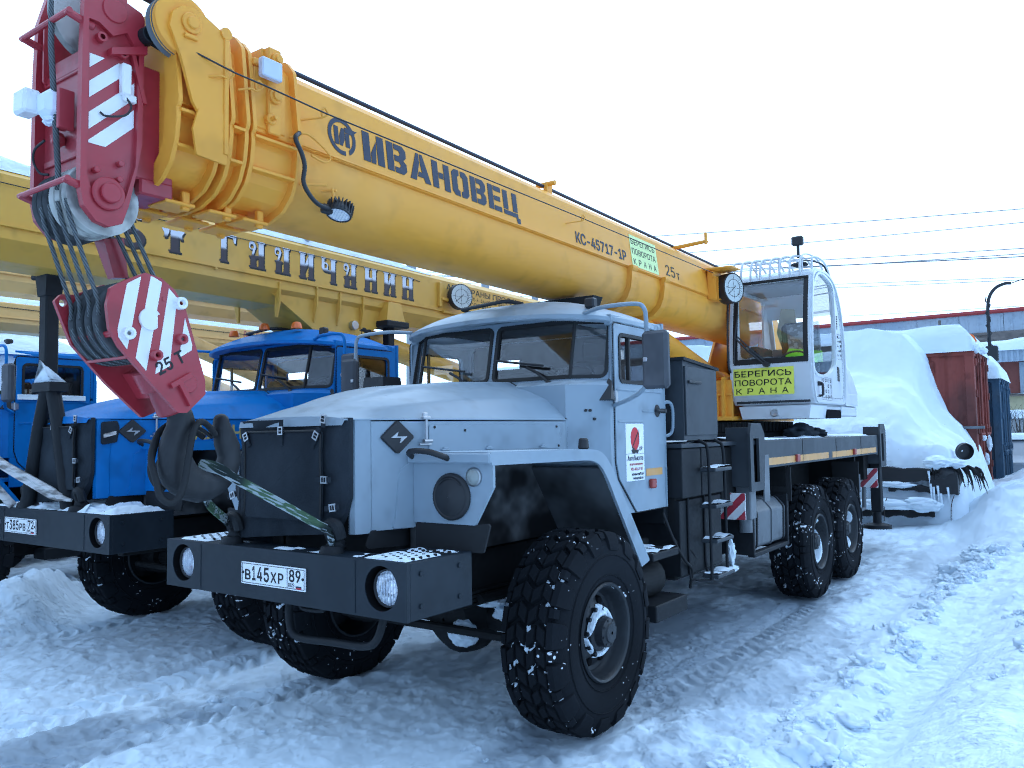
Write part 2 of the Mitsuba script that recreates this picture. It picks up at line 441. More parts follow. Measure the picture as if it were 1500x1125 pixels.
# ------------------------------------------------------------------ scene helpers
def pieces(mesh):
    """the far apart pieces of a mesh (gap over half the larger one's longest side)"""
    v, f = np.asarray(mesh.vertices), np.asarray(mesh.faces)
    key = np.unique(np.round(v, 5), axis=0, return_inverse=True)[1].ravel()
    from scipy.sparse import coo_matrix
    from scipy.sparse.csgraph import connected_components
    n = int(key.max()) + 1
    a = key[f[:, [0, 1, 2]].ravel()]; b = key[f[:, [1, 2, 0]].ravel()]
    k, lab = connected_components(coo_matrix((np.ones(len(a)), (a, b)), shape=(n, n)), directed=False)
    isl = lab[key]
    if k == 1 or k > 400: return [mesh]
    lo = np.full((k, 3), np.inf); hi = np.full((k, 3), -np.inf)
    np.minimum.at(lo, isl, v); np.maximum.at(hi, isl, v)
    size = (hi - lo).max(1)
    gap = np.maximum(0, np.maximum(lo[:, None] - hi[None], lo[None] - hi[:, None]))
    near = np.sqrt((gap ** 2).sum(2)) <= np.maximum(.02, .5 * np.maximum(size[:, None], size[None]))
    m, pc = connected_components(coo_matrix(near.astype(float)), directed=False)
    if m == 1: return [mesh]
    fp = pc[isl[f[:, 0]]]
    return [mesh.submesh([np.nonzero(fp == i)[0]], append=True, repair=False) for i in range(m)]


def uniq(key):
    if key not in scene and key not in labels and not any(k.startswith(key + '__') for k in scene):
        return key
    n = 1
    while True:
        k = f'{key}_{n:03d}'
        if k not in scene and k not in labels and not any(x.startswith(k + '__') for x in scene):
            return k
        n += 1


def thing(name, label=None, cat_=None, group=None, kind=None):
    key = uniq(name)
    labels[key] = {}
    if label: labels[key]['label'] = label
    if cat_: labels[key]['category'] = cat_
    if group: labels[key]['group'] = group
    if kind: labels[key]['kind'] = kind
    return key


def add(parent, name, mesh, mat, smooth=30, label=None, kind=None, tw=None):
    ps = pieces(mesh) if kind is None else [mesh]
    if 1 < len(ps) <= 14:
        ks = [add(parent, name, m, mat, smooth, label, 'part', tw) for m in ps]
        return ks[0]
    if len(ps) > 14: kind = 'stuff'
    if kind == 'part': kind = None
    key = uniq(parent + '__' + name if parent else name)
    scene[key] = mikit.ply(mesh, mat, smooth)
    if tw is not None: scene[key]['to_world'] = tw
    if label or kind:
        labels[key] = {}
        if label: labels[key]['label'] = label
        if kind: labels[key]['kind'] = kind
    return key


def solo(name, mesh, mat, label, cat_, group=None, smooth=30, kind=None):
    key = thing(name, label, cat_, group, kind)
    scene[key] = mikit.ply(mesh, mat, smooth)
    return key


def struct(name, mesh, mat, smooth=True, label=None):
    scene[name] = mikit.ply(mesh, mat, smooth)
    labels[name] = {'kind': 'structure'}
    if label: labels[name]['label'] = label


class Kit:
    """parts of one kind of thing, built once and placed several times"""
    def __init__(self): self.parts = []

    def add(self, path, mesh, role, smooth=30, label=None, kind=None):
        ps = pieces(mesh) if kind is None else [mesh]
        if 1 < len(ps) <= 14:
            return [self.add(path, m, role, smooth, label, 'part') for m in ps][0]
        if len(ps) > 14: kind = 'stuff'
        if kind == 'part': kind = None
        used = {p[0] for p in self.parts}
        k, n = path, 0
        while k in used:
            n += 1; k = f'{path}_{n:03d}'
        self.parts.append((k, mikit.ply(mesh, None, smooth), role, (label, kind)))
        return k

    def place(self, root, to_world, mats={}, skip=(), lab={}):
        for path, d, role, label in self.parts:
            if any(path == s or path.startswith(s + '__') for s in skip): continue
            key = root + '__' + path
            scene[key] = {**d, 'to_world': to_world, 'bsdf': {'type': 'ref', 'id': mats.get(role, role)}}
            l, kd = label
            if l or kd: labels[key] = {**({'label': l} if l else {}), **({'kind': kd} if kd else {})}


# ------------------------------------------------------------------ lorry with wheels, bonnet and cab (built once, placed four times)
U = Kit()
TR, HW = 0.615, 0.205            # tyre radius, half width


def lugbox(th0, th1, x0, x1, skew, r0, r1, taper=0.12):
    """tread block between two angles and two widths, leaning by skew across the width"""
    pts = []
    for r, k in ((r0, 0.0), (r1, taper)):
        for x in (x0 + (x1 - x0) * k * 0.5, x1 - (x1 - x0) * k * 0.5):
            f = (x - x0) / (x1 - x0)
            for th in (th0 + (th1 - th0) * k * 0.5, th1 - (th1 - th0) * k * 0.5):
                t = th + skew * f
                crown = r - 0.55 * max(0, abs(x) - 0.10) ** 2 * 2.2
                pts.append((x, crown * math.sin(t), crown * math.cos(t)))
    v = np.array(pts)
    f = [[0, 2, 3], [0, 3, 1], [4, 5, 7], [4, 7, 6], [0, 1, 5], [0, 5, 4], [2, 6, 7], [2, 7, 3], [0, 4, 6], [0, 6, 2], [1, 3, 7], [1, 7, 5]]
    m = TM(v, f)
    if m.volume < 0: m.faces = m.faces[:, ::-1]
    return m


def tyre_mesh():
    prof = [(-0.165, 0.285), (-0.19, 0.33), (-0.207, 0.41), (-0.205, 0.49), (-0.19, 0.545), (-0.165, 0.575), (-0.10, 0.588), (0, 0.592),
            (0.10, 0.588), (0.165, 0.575), (0.19, 0.545), (0.205, 0.49), (0.207, 0.41), (0.19, 0.33), (0.165, 0.285)]
    ms = [lathe([(r, x) for x, r in prof], (0, 0, 0), (1, 0, 0), 72)]
    N = 32
    st = 2 * math.pi / N
    for k in range(N):
        a = k * st
        for s in (-1, 1):
            b = a + (0.0 if s > 0 else 0.5 * st)
            # two rows of lozenge blocks each side of the middle, long bars over the shoulder
            for row, (xa, xb, sk, o) in enumerate(((0.004, 0.066, 0.42, 0.0), (0.074, 0.130, -0.36, 0.52))):
                xs = sorted((s * xa, s * xb))
                ms.append(lugbox(b + (o + 0.05) * st, b + (o + 0.83) * st, xs[0], xs[1], sk * st * s, 0.580, 0.622, 0.2))
            if k % 2 == 0:
                t0, t1 = b + 0.05 * st, b + 1.35 * st
                pts = []
                for x, r, g in ((0.138, 0.57, 0), (0.138, 0.616, .1), (0.176, 0.610, .12), (0.200, 0.572, .1), (0.2125, 0.52, .2), (0.210, 0.500, .3), (0.170, 0.52, 0)):
                    for t in (t0 + g * st * .5, t1 - g * st * .5):
                        pts.append((s * x, r * math.sin(t + .10 * st), r * math.cos(t + .10 * st)))
                ms.append(hullm(pts))
            else:
                t0, t1 = b + 0.52 * st, b + 0.98 * st
                pts = []
                for x, r in ((0.140, 0.57), (0.140, 0.612), (0.172, 0.606), (0.188, 0.575), (0.170, 0.55)):
                    for t in (t0, t1):
                        pts.append((s * x, r * math.sin(t + .10 * st), r * math.cos(t + .10 * st)))
                ms.append(hullm(pts))
    for s in (-1, 1):                       # rings moulded on the sidewall
        for r in (0.47, 0.345):
            ms.append(lathe([(r - .006, s * 0.199 if r > .4 else s * .187), (r, s * 0.2125 if r > .4 else s * 0.200), (r + .006, s * 0.199 if r > .4 else s * .187)], (0, 0, 0), (1, 0, 0), 64))
    m = cat(ms)
    v = np.asarray(m.vertices).copy()
    # the load flattens the tyre where it stands
    low = v[:, 2] < -0.585
    v[low, 2] = -0.585 - (v[low, 2] + 0.585) * -0.25
    return TM(v, m.faces)


TYRE = tyre_mesh()
th_, xx_ = np.meshgrid(np.linspace(0, 2 * np.pi, 361), np.linspace(-.185, .185, 31), indexing='ij')
kk_ = meshkit.fbm(np.stack([np.cos(th_) * 2.6, np.sin(th_) * 2.6, xx_ * 7], -1), 3, 77)
rr_ = np.interp(np.abs(xx_), [0, .1, .165, .19], [.588, .584, .571, .54]) + .024 * (np.clip((kk_ - .50) * 6, 0, 1) * np.clip((meshkit.noise(np.stack([np.cos(th_) * 23, np.sin(th_) * 23, xx_ * 60], -1), 5) - .45) * 6, 0, 1)) * np.clip((.19 - np.abs(xx_)) / .03, 0, 1) - .006
TREAD_SNOW = gridm(np.stack([xx_, rr_ * np.sin(th_), rr_ * np.cos(th_)], -1))
TREAD_SNOW = TM(TREAD_SNOW.vertices, TREAD_SNOW.faces[:, ::-1])


def arc_snow(r0, r1, a0, a1, x, th, seed, n=26):
    ts = np.linspace(a0, a1, n)
    k = meshkit.fbm(np.stack([ts * 2.3, ts * 0 + seed, ts * 0], 1), 3, seed)
    e = np.sin(np.linspace(0, np.pi, n)) ** 0.45
    inner, outer = r0 + (r1 - r0) * 0.55 * (1 - k * e), r1 * (0.97 + 0.03 * k)
    P = []
    for i, t in enumerate(ts):
        lo, hi = inner[i], outer[i]
        mid = (lo + hi) / 2
        row = [(x, lo), (x + th * e[i], lo + (hi - lo) * 0.25), (x + th * 1.15 * e[i], mid), (x + th * e[i], hi - (hi - lo) * 0.2), (x, hi)]
        P.append([(xx, rr * math.sin(t), rr * math.cos(t)) for xx, rr in row])
    return gridm(np.array(P))


def wheel(x, y, out, front, seed, snow=True, cut=()):
    """out: +1 outer face towards +X"""
    c = (x, y, TR - 0.008)
    fl = (lambda m: m) if out > 0 else mirx
    used = {p[0].split('__')[0] for p in U.parts}
    name, n = 'wheel', 0
    while name in used:
        n += 1; name = f'wheel_{n:03d}'
    rot = seed * 0.37
    cr, sr = math.cos(rot), math.sin(rot)

    def P(m, spin=False):
        v = np.asarray(m.vertices)
        return TM(np.asarray(fl(m).vertices) + c, fl(m).faces)
    U.add(name + '__tyre', P(TYRE), 'tyre_rubber', 35)
    U.add(name + '__tread_snow', P(TREAD_SNOW), 'snow', True)
    d = 0.0 if front else -0.055
    rim = lathe([(0.300, 0.155), (0.302, 0.185), (0.293, 0.198), (0.280, 0.190), (0.268, 0.165), (0.262, 0.120), (0.248, 0.100), (0.240, 0.085 + d), (0.215, 0.080 + d),
                 (0.150, 0.110 + d), (0.125, 0.118 + d), (0.09, 0.118 + d), (0.085, 0.10), (0.02, 0.10)], (0, 0, 0), (1, 0, 0), 56)
    back = lathe([(0.300, -0.155), (0.300, -0.19), (0.285, -0.195), (0.262, -0.15), (0.25, 0.05), (0.10, 0.03), (0.01, 0.03)], (0, 0, 0), (1, 0, 0), 40)
    U.add(name + '__rim', P(cat(rim, back)), 'rim_paint', 30)
    holes = []
    for k in range(8):
        a = k * math.pi / 4 + rot
        q = np.array([0, 0.186 * math.sin(a), 0.186 * math.cos(a)])
        holes.append(lathe([(0.001, 0.109 + d), (0.024, 0.107 + d), (0.030, 0.098 + d), (0.031, 0.08 + d)], q, (1, 0, 0), 14))
    U.add(name + '__hand_hole', P(cat(holes)), 'void_black', 30)
    hub = [lathe([(0.118, 0.10 + d), (0.118, 0.145 + d), (0.095, 0.155 + d), (0.088, 0.205 + d), (0.062, 0.215 + d), (0.058, 0.225 + d), (0.01, 0.227 + d)], (0, 0, 0), (1, 0, 0), 28)]
    for k in range(10):
        a = k * math.pi / 5 + rot
        q = np.array([0.112 + d, 0.140 * math.sin(a), 0.140 * math.cos(a)])
        hub.append(cyl(q, q + [0.030, 0, 0], 0.014, n=6))
    for k in range(8):
        a = k * math.pi / 4 + rot + .2
        q = np.array([0.20 + d, 0.076 * math.sin(a), 0.076 * math.cos(a)])
        hub.append(cyl(q, q + [0.014, 0, 0], 0.008, n=6))
    U.add(name + '__hub', P(cat(hub)), 'rim_paint', 30)
    if snow:
        ms = [arc_snow(a, b, t0, t1, xx, th, s) for (a, b, t0, t1, xx, th, s) in cut]
        if ms: U.add(name + '__caked_snow', P(cat(ms)), 'snow', True)


WB1, WB2 = 4.83, 6.23
PI = math.pi
wheel(1.08, 0, 1, True, 1, cut=[(0.085, 0.165, 0.0, 3.5, 0.112, 0.045, 1), (0.070, 0.135, -1.7, 1.0, 0.125, 0.04, 2), (0.09, 0.15, 3.6, 4.6, 0.112, 0.03, 12), (0.262, 0.285, 3.5, 5.6, 0.15, 0.02, 3), (0.264, 0.290, -0.2, 0.9, 0.16, 0.02, 4)])
wheel(-1.08, 0.0, -1, True, 2)
wheel(1.08, WB1, 1, False, 3, cut=[(0.14, 0.275, 1.0, 4.0, 0.02, 0.12, 5), (0.235, 0.29, 4.3, 5.4, 0.06, 0.09, 6), (0.19, 0.28, 0.1, 0.8, 0.05, 0.08, 7)])
wheel(-1.08, WB1, -1, False, 4)
wheel(1.08, WB2, 1, False, 5, cut=[(0.10, 0.275, 2.0, 4.4, 0.02, 0.13, 8), (0.22, 0.28, 0.6, 1.5, 0.06, 0.08, 9)])
wheel(-1.08, WB2, -1, False, 6)

# frame, axles, engine block shadowed below
U.add('chassis_frame', cat(bx(-0.45, -0.37, -1.1, 8.3, 0.82, 1.08), bx(0.37, 0.45, -1.1, 8.3, 0.82, 1.08), *[bx(-0.4, 0.4, y, y + .12, 0.86, 1.04) for y in (-.9, .9, 2.3, 3.9, 5.4, 7.9)],
                           bx(-0.42, 0.42, -0.95, 0.5, 0.95, 1.62), bx(-.5, .5, -1.02, -.95, .98, 1.85), bx(-0.3, 0.3, 0.5, 2.2, 0.75, 1.25)), 'frame_black')
for y in (0, WB1, WB2):
    U.add('axle', cat(cyl((-1.0, y, .6), (1.0, y, .6), .085, n=14), lathe([(0.01, -.24), (.16, -.2), (.25, -.08), (.26, .04), (.17, .18), (.01, .22)], (0.16 if y == 0 else 0.0, y, .6), (0, 1, 0), 20),
                      *[bx(s * .36, s * .50, y - .55, y + .55, .74 + k * .025, .76 + k * .025, .003) for s in (-1, 1) for k in range(4)],
                      *[cyl((s * .72, y, .6), (s * .92, y, .6), .17, n=18, b=.03) for s in (-1, 1)]), 'frame_black')
ax0 = [p[0] for p in U.parts if p[0].startswith('axle')][0]
U.add(ax0 + '__clinging_snow', cat(lump((0.62, -.04, .66), (.16, .12, .07), 3, .4), lump((0.86, -.1, .60), (.09, .1, .09), 5, .5), lump((0.42, -.12, .74), (.16, .1, .04), 8, .4),
                                  lump((0.30, -.2, .52), (.10, .08, .08), 9, .4)), 'snow', True)
U.add('steering_rod', cat(cyl((-.75, -.28, .56), (.78, -.28, .56), .028, n=10), cyl((.52, -.3, .78), (.62, .45, .8), .03, n=10)), 'frame_black')

# bumper: front plate with two round lamp openings, steps behind
BW, BY, BZ0, BZ1 = 1.02, -1.52, 0.925, 1.21
plate = sbox(-BW, BZ0, BW, BZ1)
for s in (-1, 1):
    plate = plate.difference(Point(s * 0.845, 1.075).buffer(0.112, quad_segs=12))
bm = [py(plate, BY, BY + .022), bx(-BW + .001, BW - .001, BY + .023, BY + .2, BZ0, BZ0 + .02, .004), bx(-.63, .63, BY + .022, BY + .20, BZ1 - .022, BZ1 - .002, .004)]
for s in (-1, 1):
    bm += [bx(s * (BW - .02), s * BW, BY + .022, -1.01, BZ0, BZ1, .004), bx(s * .63, s * .65, BY + .022, -1.01, BZ0, BZ1 - .02, .004),
           bx(s * .63, s * (BW - .001), BY + .022, -1.01, BZ1 - .022, BZ1 - .002, .003), bx(s * .65, s * BW, -1.03, -1.01, BZ0, BZ1 - .025, .003)]
    bm += [bx(s * .66, s * .664, BY - .003, BY + .01, BZ0 + .01, BZ1 - .01, 0)]
    bm += [cyl((s * (BW - .001), yy, zz), (s * (BW + .008), yy, zz), .013, n=8) for yy in (-1.42, -1.12) for zz in (.99, 1.15)]
U.add('bumper', cat(bm), 'bumper_grey', 25)
for s in (-1, 1):
    U.add('bumper__lamp_housing', lathe([(.112, .0), (.108, .14), (.01, .15)], (s * .845, BY + .004, 1.075), (0, 1, 0), 28), 'void_black')
for s in (-1, 1):
    x = s * .845 + (.02 if s > 0 else .02)
    U.add('headlight', cat(lathe([(.088, .0), (.094, -.012), (.098, .02), (.094, .10), (.0, .12)], (x, BY + .035, 1.075), (0, 1, 0), 28)), 'plastic_black')
    nm = 'headlight' if s < 0 else 'headlight_001'
    U.add(nm + '__reflector', lathe([(.086, .0), (.070, .045), (.03, .075), (.001, .08)], (x, BY + .036, 1.075), (0, 1, 0), 26), 'chrome', True)
    ribs = [bx(x - .07 + k * .02, x - .066 + k * .02, BY + .030, BY + .034, 1.075 - math.sqrt(max(0, .085 ** 2 - (-.068 + k * .02) ** 2)), 1.075 + math.sqrt(max(0, .085 ** 2 - (-.068 + k * .02) ** 2)), 0) for k in range(8)]
    U.add(nm + '__lens', cat(lathe([(.086, .0), (.07, -.016), (.04, -.026), (.001, -.03)], (x, BY + .034, 1.075), (0, 1, 0), 26)), 'lens_glass', True)
    U.add(nm + '__lens_ribs', cat(ribs), 'zinc_box')
# chequered step tops with a dusting of snow between the studs
for s in (-1, 1):
    xs = sorted((s * .66, s * (BW - .03)))
    P = []
    xx, yy = np.meshgrid(np.linspace(xs[0], xs[1], 30), np.linspace(BY + .03, -1.04, 40), indexing='ij')
    k = meshkit.fbm(np.stack([xx * 7, yy * 7, xx * 0 + s], -1), 3, 5)
    edge = np.minimum.reduce([(xx - xs[0]), xs[1] - xx, yy - BY - .03, -1.04 - yy]) / .04
    zz = BZ1 - .010 + .018 * np.clip(edge, 0, 1) * np.clip((k - .18) * 5, 0, 1)
    U.add('bumper__step_snow', gridm(np.stack([xx, yy, zz], -1)), 'snow', True)
    U.add('bumper__step_stud', cat([cyl((x, y, BZ1 - .01), (x, y, BZ1 + .011), .012, .009, n=8) for i, x in enumerate(np.linspace(xs[0] + .04, xs[1] - .03, 6)) for y in np.linspace(BY + .08, -1.10, 7) + (.03 if i % 2 else 0)]), 'iron_dark')
xx, yy = np.meshgrid(np.linspace(-.63, .63, 60), np.linspace(BY + .025, BY + .19, 12), indexing='ij')
k = meshkit.fbm(np.stack([xx * 6, yy * 9, xx * 0], -1), 3, 9)
zz = BZ1 - .010 + .016 * np.clip((k - .47) * 4, 0, 1) * np.clip(np.minimum(yy - BY - .025, BY + .19 - yy) / .03, 0, 1)
U.add('bumper__ledge_snow', gridm(np.stack([xx, yy, zz], -1)), 'snow', True)
U.add('bumper__ledge_plate', bx(-.63, .63, BY + .2, -1.2, BZ1 - .1, BZ1 - .07, .004), 'frame_black')
# towing eyes
for x in (-.47, .40):
    U.add('towing_hook', cat(cyl((x, -1.44, 1.19), (x, -1.44, 1.25), .070, .06, n=16, b=.01), tube(smoothpath([(x, -1.40, 1.24), (x - .03, -1.42, 1.30), (x - .02, -1.44, 1.36), (x + .05, -1.45, 1.36), (x + .06, -1.43, 1.29)], 6), .032, 8),
                             lump((x, -1.41, 1.25), (.05, .05, .05), 4, .3, 2)), 'iron_dark', 40)
U.add('towing_bar', tube(smoothpath([(-.02, -1.36, .95), (-.02, -1.38, .86), (.02, -1.4, .755), (.10, -1.4, .715), (.35, -1.4, .725), (.60, -1.4, .735), (.69, -1.4, .775), (.72, -1.38, .87), (.72, -1.36, .95)], 6), .022, 10), 'iron_dark', True)
U.add('towing_eye', tube(smoothpath([(.08, -1.38, .93), (.08, -1.38, .885), (.12, -1.38, .87), (.24, -1.38, .875), (.27, -1.38, .89), (.27, -1.38, .93)], 6), .013, 8), 'iron_dark', True)

# quilted cover over the radiator grille
g = Polygon([(-.44, 1.235), (.36, 1.30), (.44, 1.40), (.475, 1.50), (.478, 1.94), (-.478, 1.94), (-.50, 1.5), (-.53, 1.34), (-.49, 1.26)]).buffer(0)
pts2 = []
xs_, zs_ = np.meshgrid(np.linspace(-.64, .54, 60), np.linspace(1.22, 1.95, 40), indexing='ij')


def canvas_front():
    P = []
    tri = trimesh.creation.extrude_polygon(g.buffer(-.004), 0.05, engine='earcut')
    m = tri.subdivide_to_size(0.045)
    v = np.asarray(m.vertices)
    w = np.stack([v[:, 0], -1.350 - v[:, 2], v[:, 1]], 1)
    k = meshkit.fbm(np.stack([w[:, 0] * 5, w[:, 2] * 4, w[:, 0] * 0], 1), 4, 3) - .5
    f = np.clip(v[:, 2] / .05, 0, 1)
    w[:, 1] += k * .060 * f - 0.012 * f * np.exp(-((np.abs(w[:, 0] + .02) - .27) / .02) ** 2)
    e = np.clip(-1 * (np.abs(w[:, 0]) - .48) / .05, 0, 1)
    w[:, 1] += (1 - e) * .03 * f
    return TM(w, m.faces[:, ::-1])


U.add('grille_cover', canvas_front(), 'canvas_dark', True, 'dark quilted canvas cover buckled over the radiator grille')
gx0, gx1, gz0, gz1 = -.335, .275, 1.40, 1.84
flap = sbox(gx0, gz0, gx1, gz1).buffer(.03)
m = put(ext(flap, .012), (0, -1.432, 0), (1, 0, 0), (0, 0, 1), (0, 1, 0)).subdivide_to_size(.05)
v = np.asarray(m.vertices).copy()
v[:, 1] += (meshkit.fbm(np.stack([v[:, 0] * 5, v[:, 2] * 4, v[:, 0] * 0], 1), 4, 3) - .5) * .035
U.add('grille_cover__flap', TM(v, m.faces), 'canvas_dark', True)
U.add('grille_cover__piping', tube([(x, -1.436 + .03 * (float(meshkit.fbm(np.array([x * 5, z * 4, 0]), 4, 3)) - .5), z) for x, z in
                                   [(gx0 + t * (gx1 - gx0), gz1 + .028) for t in np.linspace(0, 1, 14)] + [(gx1 + .028, gz1 - t * (gz1 - gz0)) for t in np.linspace(0, 1, 12)]], .007, 6), 'seal_black', True)
U.add('grille_cover__piping', tube([(gx0 - .028, -1.432 + .03 * (float(meshkit.fbm(np.array([gx0 * 5, z * 4, 0]), 4, 3)) - .5), z) for z in np.linspace(gz1, gz0, 12)], .007, 6), 'seal_black', True)
for (x, z, a, L) in [(-.02, 1.86, 90, .15), (.27, 1.83, 62, .12), (-.33, 1.83, 115, .10), (.33, 1.60, 0, .12), (.40, 1.45, 8, .11), (-.47, 1.49, 20, .08), (.33, 1.92, 80, .07)]:
    yv = -1.432 + .03 * (float(meshkit.fbm(np.array([x * 5, z * 4, 0]), 4, 3)) - .5)
    u = np.array([math.cos(math.radians(a)), 0, math.sin(math.radians(a))]); w = np.array([-u[2], 0, u[0]])
    U.add('grille_cover__strap', put(ext(sbox(-L / 2, -.014, L / 2, .014), .008), (x, yv - .012, z), u, w, (0, 1, 0)), 'canvas_dark', False)
    ring = sbox(-.024, -.021, .024, .021).difference(sbox(-.016, -.013, .016, .013)).union(sbox(-.002, -.02, .002, .02))
    U.add('grille_cover__buckle', put(ext(ring, .008), np.array((x, yv - .018, z)) + u * .012, u, w, (0, 1, 0)), 'steel', False)

# nose and bonnet
YN, YH = -1.30, 0.34


def hw(y): return float(np.interp(y, [-1.34, -1.22, -.90, .34, .6], [.480, .508, .620, .80, .82]))


def hcrest(y): return np.interp(y, [-1.41, -1.34, -1.22, -1.02, -.63, -.07, .3, .66], [1.945, 1.972, 2.015, 2.065, 2.13, 2.175, 2.19, 2.20])


rows = []
for y in np.linspace(-1.395, .56, 44):
    w = hw(y) + .004 - (.03 * max(0, (-1.30 - y) / .1))
    row = []
    for t in np.linspace(-1, 1, 45):
        x = t * w
        h = hcrest(y) - 1.93
        z = 1.93 + h * (1 - abs(t) ** 3.2) + .030 * np.clip((.30 + .06 * y - abs(x)) / .06, 0, 1) * np.clip((y + 1.3) / .5, 0, 1)
        z += .012 * math.exp(-((abs(t) - .80) / .06) ** 2) * np.clip((y + 1.2) / .4, 0, 1)
        row.append((x, y, z))
    rows.append([(row[0][0], y, 1.922)] + row + [(row[-1][0], y, 1.922)])
rows.insert(0, [(q[0] * .99, -1.41, min(q[2], 1.895)) for q in rows[0]])
U.add('bonnet', TM(gridm(np.array(rows)).vertices, gridm(np.array(rows)).faces[:, ::-1]), 'paint', 40)
for s in (-1, 1):
    fl = (lambda m: m) if s > 0 else mirx
    # side panel sheet follows hw(y)
    for ys, z0 in (((-1.242, -1.22, -.9), 1.31), ((-.9, -.3, .1, YH), 1.70)):
        U.add('bonnet_side', fl(loft(np.array([[(hw(y), y, z0), (hw(y), y, 1.915), (hw(y) - .02, y, 1.915), (hw(y) - .02, y, z0)] for y in ys]))), 'paint', 25)
    nose = loft(np.array([[(x, y, 1.30), (x, y, 1.925), (x - .02, y + .01, 1.925), (x - .02, y + .01, 1.30)] for x, y in ((.440, -1.345), (.472, -1.335), (.490, -1.300), (.5015, -1.245))]))
    U.add('nose_corner', fl(nose), 'paint', 40)
    # raised access panel with its own joint
    e = .004
    pl = rnd([(-1.13, 1.315), (-.92, 1.315), (-.92, 1.68), (-1.02, 1.68), (-1.08, 1.64), (-1.11, 1.36)], .012)
    m = px(pl, 0, .012).subdivide_to_size(.08)
    v = np.asarray(m.vertices).copy(); v[:, 0] += [hw(y) + .001 for y in v[:, 1]]
    U.add('bonnet_side_panel', fl(TM(v, m.faces)), 'paint', 25)
    m = px(rnd([(-.90, 1.735), (.26, 1.735), (.26, 1.895), (-.90, 1.895)], .02), 0, .008)
    m = m.subdivide_to_size(.3); v = np.asarray(m.vertices).copy(); v[:, 0] += [hw(y) + .001 for y in v[:, 1]]
    U.add('bonnet_side_panel', fl(TM(v, m.faces)), 'paint', 25)
    for yv in (-.78, -.42, .08):
        U.add('bonnet_clip', fl(cat(bx(hw(yv) + .006, hw(yv) + .020, yv - .035, yv + .035, 1.742, 1.752, .002), cyl((hw(yv) + .014, yv - .02, 1.755), (hw(yv) + .014, yv + .02, 1.755), .006, n=8))), 'paint', 30)
    for yv, zv in ((.22, 1.88), (-.86, 1.88), (-.62, 1.86), (.24, 1.75)):
        U.add('bonnet_bolt', fl(cyl((hw(yv), yv, zv), (hw(yv) + .014, yv, zv), .008, n=8)), 'seal_black', 30)
    # diamond badge
    by, bz = -1.10, 1.825
    dia = Polygon([(-.085, 0), (0, .078), (.085, 0), (0, -.078)]).buffer(.012)
    inner = Polygon([(-.045, 0), (0, .042), (.045, 0), (0, -.042)])
    cut = Polygon([(-.055, .006), (.0, .006), (-.02, .03), (-.045, .012)]).union(Polygon([(.055, -.006), (0, -.006), (.02, -.03), (.045, -.012)]))
    U.add('badge', fl(put(ext(dia, .016), (hw(by) + .006, by, bz), (.33, .94, 0), (0, 0, 1), (.94, .33, 0))), 'plastic_black', 30, 'black diamond shaped emblem on the bonnet side')
    zig = Polygon([(-.052, -.004), (-.006, .030), (-.014, .004), (.052, .004), (.006, -.034), (.014, -.004)])
    nb = 'badge' if s < 0 else 'badge_001'
    U.add(nb + '__emblem', fl(put(ext(zig, .004), (hw(by) + .022, by + .006, bz), (.33, .94, 0), (0, 0, 1), (.94, .33, 0))), 'steel', False)
    # spring latch
    lx = hw(-.93) + .004
    U.add('bonnet_latch', fl(cat(bx(lx + .005, lx + .03, -.96, -.90, 1.925, 1.945, .004), cyl((lx + .022, -.93, 1.93), (lx + .022, -.93, 1.80), .008, n=8), cyl((lx + .03, -.965, 1.80), (lx + .03, -.895, 1.80), .012, n=8),
                                 bx(lx + .002, lx + .02, -.98, -.88, 1.775, 1.79, .004), bx(lx, lx + .02, -.95, -.91, 1.93, 1.965, .005))), 'steel', 30)

sr = []
for t in np.linspace(-1, 1, 61):
    y = .33 - .16 * abs(t) ** 6 * 0 + .10 * (1 - abs(t) ** 4)
    w = hw(y) + .004
    x = t * w
    h = hcrest(y) - 1.93
    sr.append((x, y, 1.93 + h * (1 - abs(t) ** 3.2) + .030 * np.clip((.30 + .06 * y - abs(x)) / .06, 0, 1) * np.clip((y + 1.3) / .5, 0, 1) + .012 * math.exp(-((abs(t) - .80) / .06) ** 2)))
U.add('bonnet__rear_seal', tube(sr, .006, 5), 'seal_black', True)
for s in (-1, 1):
    U.add('scuttle_joint', tube([(s * (hw(YH) + .004), YH + .004, z) for z in (1.72, 1.8, 1.93)], .004, 5), 'seal_black', True)
